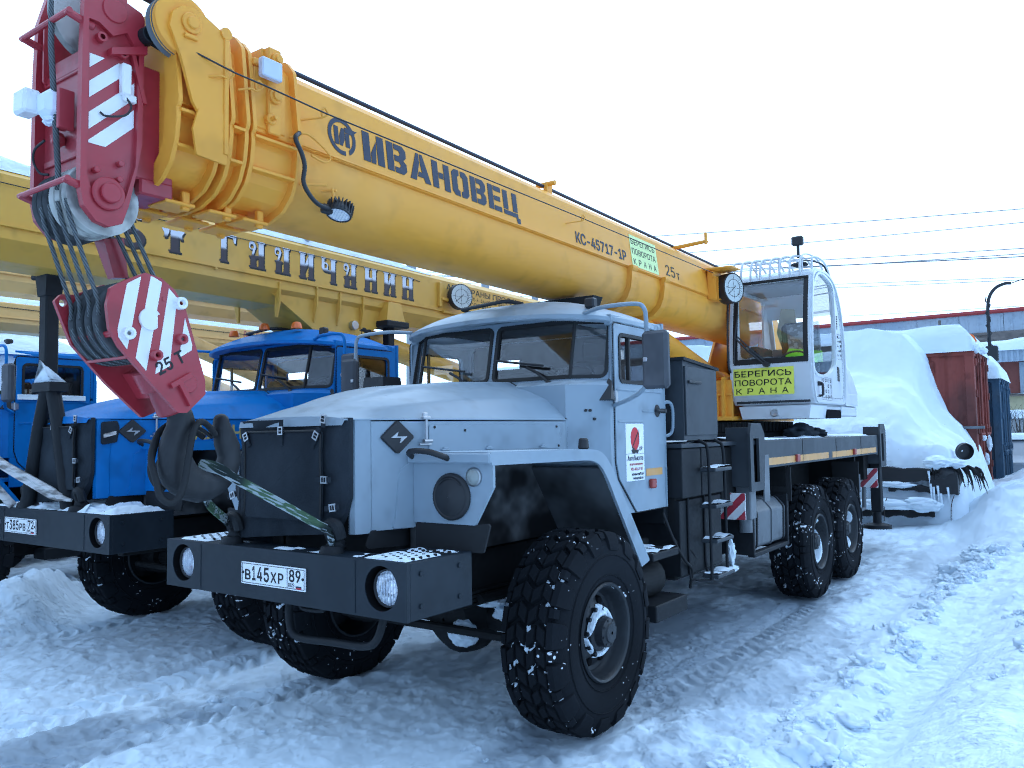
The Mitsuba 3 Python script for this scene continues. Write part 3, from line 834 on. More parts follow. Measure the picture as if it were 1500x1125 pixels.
# mudguards: flat wing with turned down lip, front panel, sloping rear
prof_o = [(-1.03, 1.74)] + [tuple(q) for q in smoothpath([(-.06, 1.732), (.10, 1.722), (.21, 1.682), (.31, 1.588), (.40, 1.47)], 4)] + [(.82, .93)]
prof_i = [(.695, .90)] + [tuple(q) for q in smoothpath([(.31, 1.43), (.225, 1.545), (.14, 1.622), (.04, 1.655), (-.08, 1.662)], 4)] + [(-1.02, 1.668)]
prof_t = [(.785, .915)] + [tuple(q) for q in smoothpath([(.37, 1.45), (.28, 1.568), (.19, 1.66), (.09, 1.70), (-.06, 1.710)], 4)] + [(-1.02, 1.716)]
for s in (-1, 1):
    fl = (lambda m: m) if s > 0 else mirx
    U.add('mudguard', fl(px(rnd(prof_o + prof_t, .002), .60, 1.150)), 'paint', 25)
    nm = 'mudguard' if s < 0 else 'mudguard_001'
    U.add(nm + '__lip', fl(px(rnd(prof_o + prof_i, .008), 1.150, 1.172)), 'paint', 25)
    inn = [(.705, .90), (.27, 1.50), (.20, 1.60), (.12, 1.655), (.02, 1.672)]
    U.add(nm + '__inner_rear_panel', fl(px(Polygon([(.70, .90), (.262, 1.50), (.192, 1.60), (.20, 1.608), (.275, 1.512), (.715, .905)]), .55, 1.149)), 'mud_panel', 25)
    U.add(nm + '__inner_wall', fl(bx(.555, .60, -.99, .7, 1.12, 1.70, .004)), 'liner_dirty', 25)
    # lamp panel
    lp = Polygon([(.60, 1.345), (1.04, 1.345), (1.165, 1.55), (1.165, 1.70), (.60, 1.70)])
    lp = lp.difference(Point(1.04, 1.605).buffer(.045))
    U.add(nm + '__lamp_panel', fl(py(rnd(lp, .004), -1.005, -.985)), 'paint', 25)
    U.add(nm + '__front_lip', fl(bx(.585, 1.172, -1.045, -1.005, 1.678, 1.735, .008)), 'paint', 25)
    U.add(nm + '__headlight_cover', fl(cat(lathe([(.128, .0), (.130, -.012), (.122, -.024), (.112, -.026), (.106, -.022), (.06, -.034), (.001, -.040)], (.885, -1.005, 1.495), (0, 1, 0), 36),
                                          tube([(.885 + .10 * math.cos(t), -1.034, 1.495 + .10 * math.sin(t)) for t in np.linspace(.7, 2.4, 12)], .004, 6))), 'plastic_black', 30)
    U.add(nm + '__side_lamp', fl(lathe([(.052, .004), (.052, -.012), (.046, -.018), (.044, -.012)], (1.04, -1.005, 1.605), (0, 1, 0), 24)), 'steel', 30)
    U.add(nm + '__side_lamp_lens', fl(lathe([(.045, -.01), (.03, -.026), (.001, -.032)], (1.04, -1.005, 1.605), (0, 1, 0), 24)), 'lamp_glass', True)
    U.add(nm + '__grab_handle', fl(tube(smoothpath([(.625, -1.04, 1.715), (.64, -1.085, 1.738), (.70, -1.10, 1.748), (.80, -1.10, 1.742), (.87, -1.085, 1.722), (.885, -1.04, 1.705)], 6), .017, 8)), 'plastic_black', True)
    U.add(nm + '__front_flap', fl(py(rnd([(.61, 1.19), (1.09, 1.20), (1.14, 1.36), (1.03, 1.345), (.61, 1.345)], .015), -1.00, -.985)), 'rubber', 25)
    m = px(rnd([(-1.30, 1.22), (-1.25, 1.315), (-.95, 1.315), (-.95, 1.20)], .02), .50, .51)
    U.add(nm + '__side_flap', fl(m), 'rubber', 25)
    U.add(nm + '__marker', fl(cat(cyl((1.12, .02, 1.73), (1.12, .02, 1.80), .036, .030, n=14, b=.008))), 'plastic_black', 30)
    # steps below the door
    U.add('step', fl(cat(bx(.80, 1.15, .92, 1.36, .90, .955, .006), bx(.78, .82, .85, 1.38, .5, .95, .006))), 'iron_dark', 25)
    ns = 'step' if s < 0 else 'step_002'
    xx, yy = np.meshgrid(np.linspace(.84, 1.135, 14), np.linspace(.94, 1.34, 16), indexing='ij')
    k = meshkit.fbm(np.stack([xx * 9, yy * 9, xx * 0 + s], -1), 3, 2)
    U.add(ns + '__snow', fl(gridm(np.stack([xx, yy, .950 + .02 * np.clip((k - .25) * 3, 0, 1)], -1))), 'snow', True)
    U.add('step', fl(bx(.90, 1.15, .95, 1.50, .46, .58, .008)), 'iron_dark', 25)
    U.add('rocker_box', fl(cat(bx(.62, .86, .72, 1.45, .5, 1.0, .01), cyl((.9, .9, .72), (.9, 1.35, .72), .15, n=18, b=.02))), 'frame_black', 25)

# ---- cab
CX, CYR, MX = .98, 1.53, 1.05
body = [(-CX, .64), (-.80, .33), (.80, .33), (CX, .64), (CX, CYR), (-CX, CYR)]
low = pz(Polygon(body).difference(Polygon(body).buffer(-.05)), 1.55, 2.17)
slope = hullm([(-.80, .335, 2.16), (.80, .335, 2.16), (.978, .64, 2.17), (-.978, .64, 2.17), (-.72, .515, 2.212), (.72, .515, 2.212), (.955, .685, 2.212), (-.955, .685, 2.212), (.975, .73, 2.19), (-.975, .73, 2.19)])
rear = py(sbox(-CX, 1.24, CX, 2.70).difference(sbox(-.75, 2.25, -.40, 2.48).buffer(.03)).difference(sbox(.30, 2.28, .42, 2.40).buffer(.03)).buffer(0), CYR, CYR + .03)
floor = bx(-.95, .95, .5, CYR, 1.30, 1.34, 0)
tun = bx(-.45, .45, .3, .9, 1.3, 1.9, .02)
cab = [low, slope, rear, floor, tun]
for s in (-1, 1):
    cab.append(bx(s * (CX - .03), s * (CX - .001), .66, CYR - .002, 1.24, 1.549, .003))
    cab.append(bx(s * .93, s * .975, 1.47, CYR, 2.19, 2.68, .006))        # rear pillar
    cab.append(bx(s * .91, s * .97, .70, CYR, 2.61, 2.69, .006))           # roof rail
    cab.append(hullm([(s * x, y, 2.19) for x, y in ((.972, .665), (.972, .73), (.92, .70), (.92, .73))] + [(s * x, y, 2.68) for x, y in ((.965, .735), (.965, .79), (.91, .76), (.91, .79))]))
U.add('cab', cat(cab), 'paint', 25)


def flat(g):
    a, b = trimesh.creation.triangulate_polygon(g, engine='earcut')
    return np.c_[a, np.zeros(len(a))], b


def wallpanel(O, u, v, outer, holes, th):
    g = outer
    for h in holes: g = g.difference(h)
    n = np.cross(u, v)
    return put(ext(g, abs(th)), np.asarray(O, float) + (n * th if th < 0 else 0), u, v, n)


# windscreen: two wide panes and two narrow corner panes
up = np.array([0, .105, .49]); H = np.linalg.norm(up); up /= H
gl, se = [], []
A0, B0 = np.array([-.72, .525, 2.205]), np.array([.72, .525, 2.205])
u0 = np.array([1.0, 0, 0])
outer = sbox(0, -.01, 1.44, H)
h1 = sbox(-.2, .030, .695, H - .040).buffer(-.045).buffer(.045).intersection(sbox(-.001, 0, 2, 1))
h2 = sbox(.745, .030, 1.64, H - .040).buffer(-.045).buffer(.045).intersection(sbox(0, 0, 1.441, 1))
U.add('cab__windscreen_frame', wallpanel(A0, u0, up, outer, [h1, h2], -.03), 'paint', 25)
n0_ = np.cross(u0, up)
for h, clip in ((h1, sbox(0, 0, 2, 1)), (h2, sbox(0, 0, 1.44, 1))):
    nme = U.add('windscreen', put(TM(*flat(h.buffer(.006).intersection(clip))), A0 - n0_ * .012, u0, up, n0_), 'window_glass', False)
    big = h.union(affinity.translate(h, -.05 if h is h1 else .05, 0))
    U.add(nme + '__seal', wallpanel(A0 + n0_ * .008, u0, up, big.buffer(.010).intersection(clip), [big.buffer(-.018)], -.022), 'seal_black', 25)
for s in (-1, 1):
    fl = (lambda m: m) if s > 0 else mirx
    O = np.array([.72, .525, 2.205]); e = np.array([.958, .690, 2.205]) - O; L = np.linalg.norm(e); e /= L
    nn_ = np.cross(e, up)
    o2 = Polygon([(0, -.01), (L, -.01), (L, H - .02), (0, H)])
    h = Polygon([(-.2, .030), (L - .030, .030), (L - .038, H - .055), (-.2, H - .040)]).buffer(-.05).buffer(.05).intersection(sbox(-.001, 0, 1, 1))
    U.add('cab__corner_frame', fl(wallpanel(O, e, up, o2, [h], -.03)), 'paint', 25)
    nme = U.add('corner_window', fl(put(TM(*flat(h.buffer(.006).intersection(sbox(0, 0, 1, 1)))), O - nn_ * .012, e, up, nn_)), 'window_glass', False)
    big = h.union(affinity.translate(h, -.05, 0))
    U.add(nme + '__seal', fl(wallpanel(O + nn_ * .008, e, up, big.buffer(.010).intersection(sbox(0, 0, 1, 1)), [big.buffer(-.016)], -.022)), 'seal_black', 25)
    U.add('windscreen_bar', fl(tube([O + up * .02 + [0, -.004, 0], O + up * (H - .03) + [0, -.004, 0]], .013, 8)), 'seal_black', True)
# roof
Pm = []
na, nb = 30, 56
for r in np.linspace(0, 1, na):
    row = []
    for t in np.linspace(0, 2 * np.pi, nb):
        cx_, sx_ = math.cos(t), math.sin(t)
        pw = 3.4 if sx_ < 0 else 6
        k = (abs(cx_) ** pw + abs(sx_) ** pw) ** (-1 / pw)
        yb = .58 if sx_ < 0 else .56
        x, y = 1.0 * r * k * cx_, 1.01 + yb * r * k * sx_
        rr = r ** 1.0
        z = 2.665 + .215 * (1 - rr ** 2.4) + .05 * (1 - x ** 2) * rr ** 3
        row.append((x, y, z))
    Pm.append(row)
Pm.append([(q[0] * 1.004, (q[1] - 1.01) * 1.004 + 1.01, q[2] - .030) for q in Pm[-1]])
Pm.append([(q[0] * .975, (q[1] - 1.01) * .975 + 1.01, q[2] - .010) for q in Pm[-1]])
Pm.append([(q[0] * .5, (q[1] - 1.01) * .5 + 1.01, q[2] + .04) for q in Pm[-1]])
rf = gridm(np.array(Pm)); rf.merge_vertices()
U.add('cab__roof', TM(rf.vertices, rf.faces), 'paint', 40)
U.add('cab__roof_vent', cat(tube([(-.42, .86, 2.845), (-.42, .72, 2.862), (.02, .66, 2.872), (.06, .72, 2.88), (.06, .90, 2.88)], .016, 8)), 'plastic_black', 30)
# doors
for s in (-1, 1):
    fl = (lambda m: m) if s > 0 else mirx
    yd0, yd1 = .70, 1.485
    lowp = rnd([(yd0, 1.62), (yd0, 2.19), (yd1, 2.19), (yd1, 1.245), (1.0, 1.245), (.74, 1.50)], .035)
    door = lowp.union(sbox(yd0, 2.1, yd1, 2.62).buffer(-.03).buffer(.03))
    win = sbox(yd0 + .07, 2.20, yd1 - .09, 2.545).buffer(-.045).buffer(.045)
    m = px(door.difference(win), CX - .02, CX + .012)
    U.add('door', fl(m), 'paint', 25)
    nm = 'door' if s < 0 else 'door_001'
    U.add(nm + '__window', fl(put(TM(*flat(win.buffer(.004))), (CX - .004, 0, 0), (0, 1, 0), (0, 0, 1), (1, 0, 0))), 'window_glass', False)
    U.add(nm + '__gap', fl(px(door.buffer(.009).difference(door.buffer(-.001)), CX + .0005, CX + .003)), 'seal_black', False)
    U.add(nm + '__window_seal', fl(px(win.buffer(.012).difference(win.buffer(-.014)), CX + .013, CX + .02)), 'seal_black', 25)
    U.add(nm + '__quarter_bar', fl(bx(CX - .012, CX + .012, .925, .948, 2.20, 2.545, .003)), 'seal_black', 25)
    U.add(nm + '__handle', fl(cat(bx(CX + .03, CX + .055, 1.31, 1.47, 1.985, 2.010, .008), cyl((CX + .012, 1.45, 1.997), (CX + .055, 1.45, 1.997), .018, n=12), lathe([(.05, 0), (.045, .004), (.001, .004)], (CX + .0125, 1.38, 1.997), (1, 0, 0), 20))), 'plastic_black', 30)
    U.add(nm + '__hinge', fl(cat(cyl((CX + .02, yd0 - .012, 2.05), (CX + .02, yd0 - .012, 2.13), .014, n=10), bx(CX, CX + .02, yd0 - .05, yd0 + .03, 2.06, 2.12, .003))), 'steel', 30)
    U.add(nm + '__crease', fl(cat(bx(CX + .012, CX + .019, yd0 + .03, 1.12, 1.905, 1.918, .003), bx(CX + .012, CX + .019, 1.12, 1.31, 1.985, 1.998, .003), bx(CX + .012, CX + .02, yd0 + .02, yd1 - .02, 2.135, 2.15, .004))), 'paint', 25)
    U.add(nm + '__grab_rail', fl(tube(smoothpath([(CX - .03, 1.52, 2.05), (CX + .02, 1.57, 2.07), (CX + .03, 1.62, 2.03), (CX + .03, 1.63, 1.92), (CX + .02, 1.61, 1.82), (CX - .03, 1.53, 1.79)], 6), .014, 8)), 'paint', True)
    U.add(nm + '__reflective_tape', fl(bx(CX + .0125, CX + .015, 1.16, 1.44, 1.50, 1.555, 0)), 'tape_orange', 25)
    U.add(nm + '__marker_lamp', fl(bx(CX + .012, CX + .045, 1.20, 1.28, 1.405, 1.475, .008)), 'lamp_red', 25)
    # mirror on a tubular arm
    arm = smoothpath([(MX - .22, .56, 2.69), (MX - .02, .48, 2.705), (MX + .24, .44, 2.695), (MX + .31, .44, 2.66), (MX + .325, .44, 2.55), (MX + .325, .44, 2.20), (MX + .29, .45, 2.12), (MX + .15, .52, 2.06), (MX - .06, .68, 2.025)], 6)
    U.add('mirror', fl(cat(bx(MX + .30, MX + .485, .40, .47, 2.115, 2.50, .022))), 'mirror_back', 30)
    nmi = 'mirror' if s < 0 else 'mirror_001'
    U.add(nmi + '__arm', fl(tube(arm, .015, 10)), 'mirror_arm', True)
    U.add(nmi + '__glass', fl(bx(MX + .315, MX + .47, .471, .474, 2.14, 2.475, 0)), 'chrome', False)
    U.add(nmi + '__clamp', fl(cat(cyl((MX + .325, .44, 2.28), (MX + .325, .44, 2.34), .024, n=10), bx(MX + .315, MX + .345, .395, .45, 2.295, 2.325, .004))), 'steel', 30)
    U.add('side_repeater', fl(hullm([(CX - .05, .56, 2.06), (CX - .02, .67, 2.06), (CX - .02, .66, 2.22), (CX + .035, .65, 2.06), (CX + .035, .59, 2.07), (CX + .01, .655, 2.20)])), 'plastic_black', 30)
    U.add('cab__roof_lamp', fl(cat(bx(.77, .85, .66, .73, 2.745, 2.82, .012))), 'plastic_black', 30) if s > 0 else None
    # wipers lying on the glass
    xb = .56 if s > 0 else -.18
    wa = [(xb, .50, 2.20), (xb - .10, .49, 2.28), (xb - .20, .505, 2.325)]
    U.add('wiper', cat(tube(wa, .011, 6), tube([(xb - .06, .515, 2.33), (xb - .20, .516, 2.35), (xb - .50, .528, 2.395)], .010, 6), cyl((xb, .515, 2.19), (xb, .48, 2.205), .02, n=10)), 'plastic_black', 30)
    # vents and bolts on the scuttle
    U.add('scuttle_bolt', fl(cat([cyl((.87 + k * .017, .47 + k * .03, 1.96 + (.03 if k < 2 else -.03)), (.892 + k * .017, .458 + k * .03, 1.96 + (.03 if k < 2 else -.03)), .010, n=8) for k in range(3)])), 'plastic_black', 30)
# inside of the cab
U.add('seat', cat(bx(.22, .78, .95, 1.40, 1.62, 1.80, .04), bx(.22, .78, 1.28, 1.42, 1.75, 2.42, .05), bx(.35, .65, 1.30, 1.41, 2.42, 2.60, .04)), 'seat_dark', 30)
U.add('seat', cat(bx(-.85, .10, .95, 1.40, 1.62, 1.80, .04), bx(-.85, .10, 1.28, 1.42, 1.75, 2.40, .05)), 'seat_dark', 30)
U.add('dashboard', cat(bx(-.93, .93, .68, .86, 1.85, 2.17, .03), hullm([(.2, .62, 2.15), (.8, .62, 2.15), (.2, .85, 2.15), (.8, .85, 2.15), (.25, .66, 2.24), (.75, .66, 2.24), (.25, .8, 2.24), (.75, .8, 2.24)])), 'dash_grey', 30)
c0 = np.array([.48, .92, 2.19]); a1 = np.array([1.0, 0, 0]); a2 = np.array([0, .55, .835])
U.add('steering_wheel', cat(tube([c0 + .215 * (math.cos(t) * a1 + math.sin(t) * a2) for t in np.linspace(0, 2 * PI, 40)[:-1]], .014, 8, True), cyl(c0, c0 + [0, -.18, -.14], .03, n=10),
                            *[cyl(c0, c0 + .21 * (math.cos(t) * a1 + math.sin(t) * a2), .012, n=8) for t in (-.1, PI + .1, -PI / 2)]), 'plastic_black', 30)
U.add('cab__headlining', bx(-.90, .90, .75, 1.5, 2.655, 2.665, 0), 'seat_dark', 30)
U.add('cab__rear_trim', py(sbox(-.93, 1.34, .93, 2.65).difference(sbox(-.77, 2.23, -.38, 2.50)).difference(sbox(.28, 2.26, .44, 2.42)), 1.517, 1.529), 'seat_dark', False)
U.add('air_intake', hullm([(-.98, .10, 1.9), (-.70, .10, 1.9), (-.98, .34, 1.9), (-.70, .34, 1.9), (-.95, .12, 2.30), (-.74, .12, 2.30), (-.95, .32, 2.30), (-.74, .32, 2.30)]), 'plastic_black', 30)


# ------------------------------------------------------------------ carrier deck, legs, ladder (shared by the cranes)
D = Kit()
D.add('deck', cat(bx(-1.2, 1.2, 2.85, 8.30, 1.70, 1.74, .004), *[bx(s * 1.175, s * 1.205, 3.16, 8.20, 1.47, 1.735, .006) for s in (-1, 1)], bx(-1.1, 1.1, 1.58, 2.85, 1.70, 1.735, .004),
                  bx(-1.2, 1.2, 8.2, 8.32, 1.45, 1.735, .006)), 'deck_grey')
D.add('deck__joint', cat(*[bx(s * 1.204, s * 1.208, y, y + .012, 1.48, 1.73, 0) for s in (-1, 1) for y in (4.5, 5.9, 7.2)]), 'frame_black')
xx, yy = np.meshgrid(np.linspace(-1.17, 1.19, 50), np.linspace(2.9, 8.25, 120), indexing='ij')
k = meshkit.fbm(np.stack([xx * 2, yy * 2, xx * 0], -1), 4, 12)
D.add('deck__snow', gridm(np.stack([xx, yy, 1.732 + .035 * np.clip((k - .35) * 3, 0, 1) * np.clip((1.195 - np.abs(xx)) / .05, 0, 1)], -1)), 'snow', True)
xx, yy = np.meshgrid(np.linspace(-1.07, 1.08, 30), np.linspace(1.6, 2.83, 30), indexing='ij')
k = meshkit.fbm(np.stack([xx * 3, yy * 3, xx * 0], -1), 4, 13)
D.add('deck__front_snow', gridm(np.stack([xx, yy, 1.728 + .02 * np.clip((k - .3) * 3, 0, 1)], -1)), 'snow', True)
for s in (-1, 1):
    for y0, y1 in ((3.22, 4.25), (4.30, 5.55), (5.72, 6.75), (6.82, 8.12)):
        D.add('side_tape', bx(s * 1.2055, s * 1.2075, y0, y1, 1.495, 1.565, 0), 'tape_orange', 25)
    for y in (4.27, 6.78):
        D.add('side_marker', bx(s * 1.206, s * 1.235, y - .05, y + .05, 1.50, 1.575, .006), 'lamp_red')
D.add('subframe', cat(bx(-.55, .55, 1.6, 8.3, 1.08, 1.70, .01), bx(-1.05, 1.05, 2.55, 3.1, 1.15, 1.69, .01), bx(-1.05, 1.05, 8.05, 8.55, 1.1, 1.60, .01), bx(-.9, 1.02, 1.62, 2.5, 1.1, 1.5, .01),
                      bx(.62, .95, 1.75, 2.6, .62, 1.1, .02), bx(-1.1, 1.1, 3.1, 3.14, .9, 1.68, 0), bx(-1.15, 1.15, 4.05, 4.09, 1.25, 1.68, 0), bx(-1.15, 1.15, 7.05, 7.09, .95, 1.68, 0)), 'frame_black')
D.add('side_locker', cat(bx(.55, 1.09, 1.60, 1.98, 1.30, 1.695, .006), bx(.55, 1.09, 2.0, 2.5, 1.30, 1.695, .006), bx(.55, 1.05, 1.62, 2.5, .68, 1.28, .006), bx(.55, .95, 1.55, 1.62, 1.1, 1.7, .006)), 'iron_dark')
for s in (-1, 1):
    fl = (lambda m: m) if s > 0 else mirx
    for nm, y0 in (('front', 2.78), ('rear', 8.28)):
        prof = rnd([(y0, 1.28), (y0 + .36, 1.28), (y0 + .40, 1.62), (y0 + .40, 1.80), (y0 + .30, 1.90), (y0 + .04, 1.90), (y0, 1.80)], .012)
        slot = sbox(y0 + .085, 1.36, y0 + .235, 1.76)
        D.add('outrigger', fl(cat(px(prof.difference(slot), 1.21, 1.235), bx(1.0, 1.21, y0 + .02, y0 + .07, 1.32, 1.86, .003), bx(1.0, 1.21, y0 + .30, y0 + .35, 1.32, 1.86, .003))), 'deck_grey')
        nn = D.parts[-1][0]
        D.add(nn + '__slot_back', fl(bx(1.10, 1.19, y0 + .07, y0 + .30, 1.34, 1.84, 0)), 'void_black')
        D.add(nn + '__leg', fl(cat(bx(1.06, 1.20, y0 + .06, y0 + .22, .62 if nm == 'rear' else 1.02, 1.34, .01), cyl((1.12, y0 + .14, .45 if nm == 'rear' else .9), (1.12, y0 + .14, 1.1), .06, n=14))), 'tank_grey' if nm == 'front' else 'iron_dark')
        if nm == 'front':
            D.add(nn + '__side_plate', fl(bx(1.215, 1.232, y0 + .36, y0 + .52, 1.16, 1.60, .004)), 'tank_grey')
        else:
            D.add(nn + '__foot', fl(lathe([(.01, .0), (.20, 0), (.19, .05), (.06, .08)], (1.12, y0 + .14, .38), (0, 0, 1), 20)), 'iron_dark')
        xs = (.86, 1.19) if nm == 'front' else (.84, 1.19)
        yb = y0 - .05
        zz = (1.03, 1.27) if nm == 'front' else (.98, 1.26)
        D.add('hazard_plate', fl(bx(xs[0], xs[1], yb, yb + .012, zz[0], zz[1], .003)), 'mark_white')
        nn = D.parts[-1][0]
        R = sbox(xs[0] + .001, zz[0] + .001, xs[1] - .001, zz[1] - .001)
        st = union_all([Polygon([(xs[0] + a, zz[0] - .05), (xs[0] + a + .085, zz[0] - .05), (xs[0] + a + .085 + .34, zz[1] + .05), (xs[0] + a + .34, zz[1] + .05)]) for a in (-.35, -.17, .01, .19)]).intersection(R)
        D.add(nn + '__stripes', fl(py(st, yb - .003, yb)), 'mark_red', False)
# ladder
for yv in (1.93, 2.27):
    D.add('ladder__rail', tube(smoothpath([(.98, yv, 1.73), (1.05, yv, 1.76), (1.13, yv, 1.74), (1.175, yv, 1.66), (1.18, yv, 1.2), (1.18, yv, .62)], 5), .014, 8), 'iron_dark', True)
    D.add('ladder__rail', tube(smoothpath([(.98, yv - .17, 1.73), (1.03, yv - .17, 1.71), (1.06, yv - .17, 1.6), (1.06, yv - .17, .75), (1.08, yv - .12, .64), (1.17, yv, .62)], 5), .010, 8), 'iron_dark', True)
for z in (1.50, 1.20, .92, .635):
    D.add('ladder__rung', bx(1.10, 1.24, 1.92, 2.29, z, z + .03, .006), 'deck_grey')
    xx, yy = np.meshgrid(np.linspace(1.11, 1.235, 6), np.linspace(1.93, 2.28, 12), indexing='ij')
    k = meshkit.fbm(np.stack([xx * 9, yy * 9, xx * 0 + z], -1), 3, 2)
    D.add('ladder__rung_snow', gridm(np.stack([xx, yy, z + .026 + .022 * np.clip((k - .35) * 4, 0, 1)], -1)), 'snow', True)
# fuel tank with straps
tp = rnd([(.60, .72), (1.14, .72), (1.15, 1.06), (1.06, 1.16), (.60, 1.16)], .05)
D.add('fuel_tank', py(tp, 3.02, 4.0), 'tank_grey', 30)
for y in (3.12, 3.55, 3.92):
    D.add('fuel_tank__strap', py(tp.buffer(.010), y, y + .03), 'iron_dark' if y != 3.55 else 'tank_grey', 30)
D.add('fuel_tank__bracket', cat(bx(.6, 1.17, 2.98, 3.02, .68, 1.5, .006), bx(.6, 1.17, 4.0, 4.04, .68, 1.18, .006), bx(1.10, 1.17, 3.0, 4.04, .66, .70, .006), cyl((1.15, 4.15, 1.48), (1.16, 4.02, .72), .012, n=8)), 'iron_dark')
D.add('mud_snow', cat(lump((1.06, 2.70, .74), (.03, .05, .11), 3, .7), lump((1.07, 2.68, .60), (.05, .08, .025), 4, .6)), 'snow', True)
D.add('hose', tube(smoothpath([(1.0, 1.42, 1.2), (1.06, 1.48, .98), (1.08, 1.62, .82), (1.07, 1.78, .72), (1.0, 1.9, .55)], 6), .012, 8), 'rubber', True)
D.add('hose', tube(smoothpath([(.98, 1.50, 1.1), (1.02, 1.62, .95), (1.05, 1.85, .85), (1.02, 2.0, .7)], 6), .009, 8), 'rubber', True)
D.add('tool_locker', cat(hullm([(.18, 1.64, 1.76), (1.10, 1.64, 1.76), (1.10, 2.34, 1.76), (.18, 2.34, 1.76), (.18, 1.64, 2.41), (1.10, 1.64, 2.41), (1.10, 2.34, 2.36), (.18, 2.34, 2.36)]),
                         bx(1.10, 1.115, 1.66, 2.32, 1.80, 2.36, .003)), 'deck_grey', 25)
D.add('tool_locker__lid', hullm([(.15, 1.61, 2.405), (1.125, 1.61, 2.405), (1.125, 2.36, 2.355), (.15, 2.36, 2.355), (.15, 1.61, 2.43), (1.125, 1.61, 2.43), (1.125, 2.36, 2.38), (.15, 2.36, 2.38)]), 'iron_dark', 25)
D.add('tool_locker__handle', bx(1.116, 1.135, 1.70, 1.95, 2.22, 2.245, .006), 'plastic_black', 25)
D.add('boom_rest', cat(bx(-.45, .45, 1.565, 1.62, 1.74, 2.55, .01), bx(-.10, .10, 1.565, 1.62, 2.5, 2.95, .01), hullm([(-.35, 1.46, 2.88), (.35, 1.46, 2.88), (-.35, 1.62, 2.88), (.35, 1.62, 2.88), (-.40, 1.46, 2.99), (.40, 1.46, 2.99), (-.40, 1.62, 2.99), (.40, 1.62, 2.99)])), 'iron_dark', 25)
D.add('slewing_ring', cat(lathe([(.5, 1.70), (.82, 1.70), (.84, 1.80), (.80, 1.82), (.80, 1.93), (.5, 1.94)], (0, 5.35, 0), (0, 0, 1), 64), *[bx(*(np.array([-.012, .012]) + .815 * math.cos(t)), *(np.array([-.012, .012]) + 5.35 + .815 * math.sin(t)), 1.82, 1.93, 0) for t in np.linspace(0, 2 * PI, 90)[:-1]]), 'frame_black', 30)
D.add('tarpaulin_bundle', cat(lump((1.0, 5.2, 1.80), (.14, .35, .10), 21, .5), lump((.95, 5.9, 1.78), (.12, .30, .07), 22, .5)), 'canvas_dark', True)
D.add('mudflap', cat(*[bx(s * .86, s * 1.2, 7.02, 7.04, .65, 1.4, .002) for s in (-1, 1)], *[bx(s * .86, s * 1.2, 4.06, 4.08, 1.1, 1.45, .002) for s in (-1, 1)]), 'rubber')
D.add('rear_pipe', cat(tube([(1.0, 7.5, .75), (1.05, 7.6, .7), (1.05, 7.95, .7), (1.05, 8.0, 1.0)], .03, 8), cyl((.9, 7.4, .85), (1.05, 7.4, .85), .08, n=14), cyl((1.02, 7.7, .95), (1.02, 7.7, 1.2), .05, n=12)), 'tank_grey')


# ------------------------------------------------------------------ the grey crane
TC = thing('truck_crane', 'pale grey truck crane with round yellow boom and white operator cabin, nearest of the row', 'truck crane', 'truck cranes parked side by side')
GREY = {'paint': 'paint_grey', 'mirror_arm': 'paint_grey'}
U.place(TC, T(), GREY, skip=())
D.place(TC, T())


def A(name, mesh, mat, smooth=30, label=None):
    return add(TC, name, mesh, mat, smooth, label)


def plate_number(key, O, n_letters, region):
    """number plate in the plane facing -Y; O = lower left corner"""
    O = np.array(O, float)
    u, v, n = (1, 0, 0), (0, 0, 1), (0, -1, 0)
    W, Hh = .54, .115
    pl = add(key, 'number_plate', cat(put(ext(sbox(0, 0, W, Hh).buffer(.004), .006), O, u, v, n)), 'sticker_white', 25)
    fr = sbox(0.003, .003, W - .003, Hh - .003).difference(sbox(.006, .006, W - .006, Hh - .006)).union(sbox(.395, .004, .398, Hh - .004))
    q = O + [0, -.0062, 0]
    ms = [put(ext(fr, .0012), q, u, v, n)]
    x = .03
    for ch, hh, w in n_letters:
        ms.append(text(ch, hh, q + [x, 0, .022], u, v, n, depth=.0012, fit=w, bold=True)); x += w + .014
    ms.append(text(region, .062, q + [.412, 0, .042], u, v, n, depth=.0012, fit=.095, bold=True))
    ms.append(text('RUS', .022, q + [.405, 0, .012], u, v, n, depth=.0012, fit=.05))
    ms += [cyl(q + [xx, .002, .06], q + [xx, -.004, .06], .008, n=8) for xx in (.014, .525)]
    add(pl, 'characters', cat(ms), 'letter_black', False)
    for k, mt in enumerate(('sticker_white', 'letter_navy', 'letter_red')):
        add(pl, 'flag_stripe', put(ext(sbox(.468, .030 - .009 * k - .009, .512, .030 - .009 * k), .0012), q, u, v, n), mt, False)


plate_number(TC, (-.25, BY - .004, 1.01), [('В', .055, .050), ('1', .075, .030), ('4', .075, .045), ('5', .075, .045), ('Х', .055, .050), ('Р', .055, .045)], '89')


def dz(y): return -.0125 * y


SEC_U = [(-.345, 3.385), (-.30, 3.752), (-.262, 3.797), (-.19, 3.812), (.19, 3.812), (.262, 3.797), (.30, 3.752), (.345, 3.385)]
SEC_L = [(.327, 3.38), (.330, 3.30), (.318, 3.21), (.285, 3.13), (.225, 3.07), (.13, 3.035), (0, 3.025)]
SEC_L = SEC_L + [(-x, z) for x, z in SEC_L[-2::-1]]
SEC = Polygon(SEC_U + SEC_L)


def secring(g, y, yz=None):
    return [(x, y, z + dz(y if yz is None else yz)) for x, z in list(g.exterior.coords)[:-1]]


def boomext(g, y0, y1):
    m = py(g, y0, y1)
    v = np.asarray(m.vertices).copy(); v[:, 2] += dz(v[:, 1])
    return TM(v, m.faces)


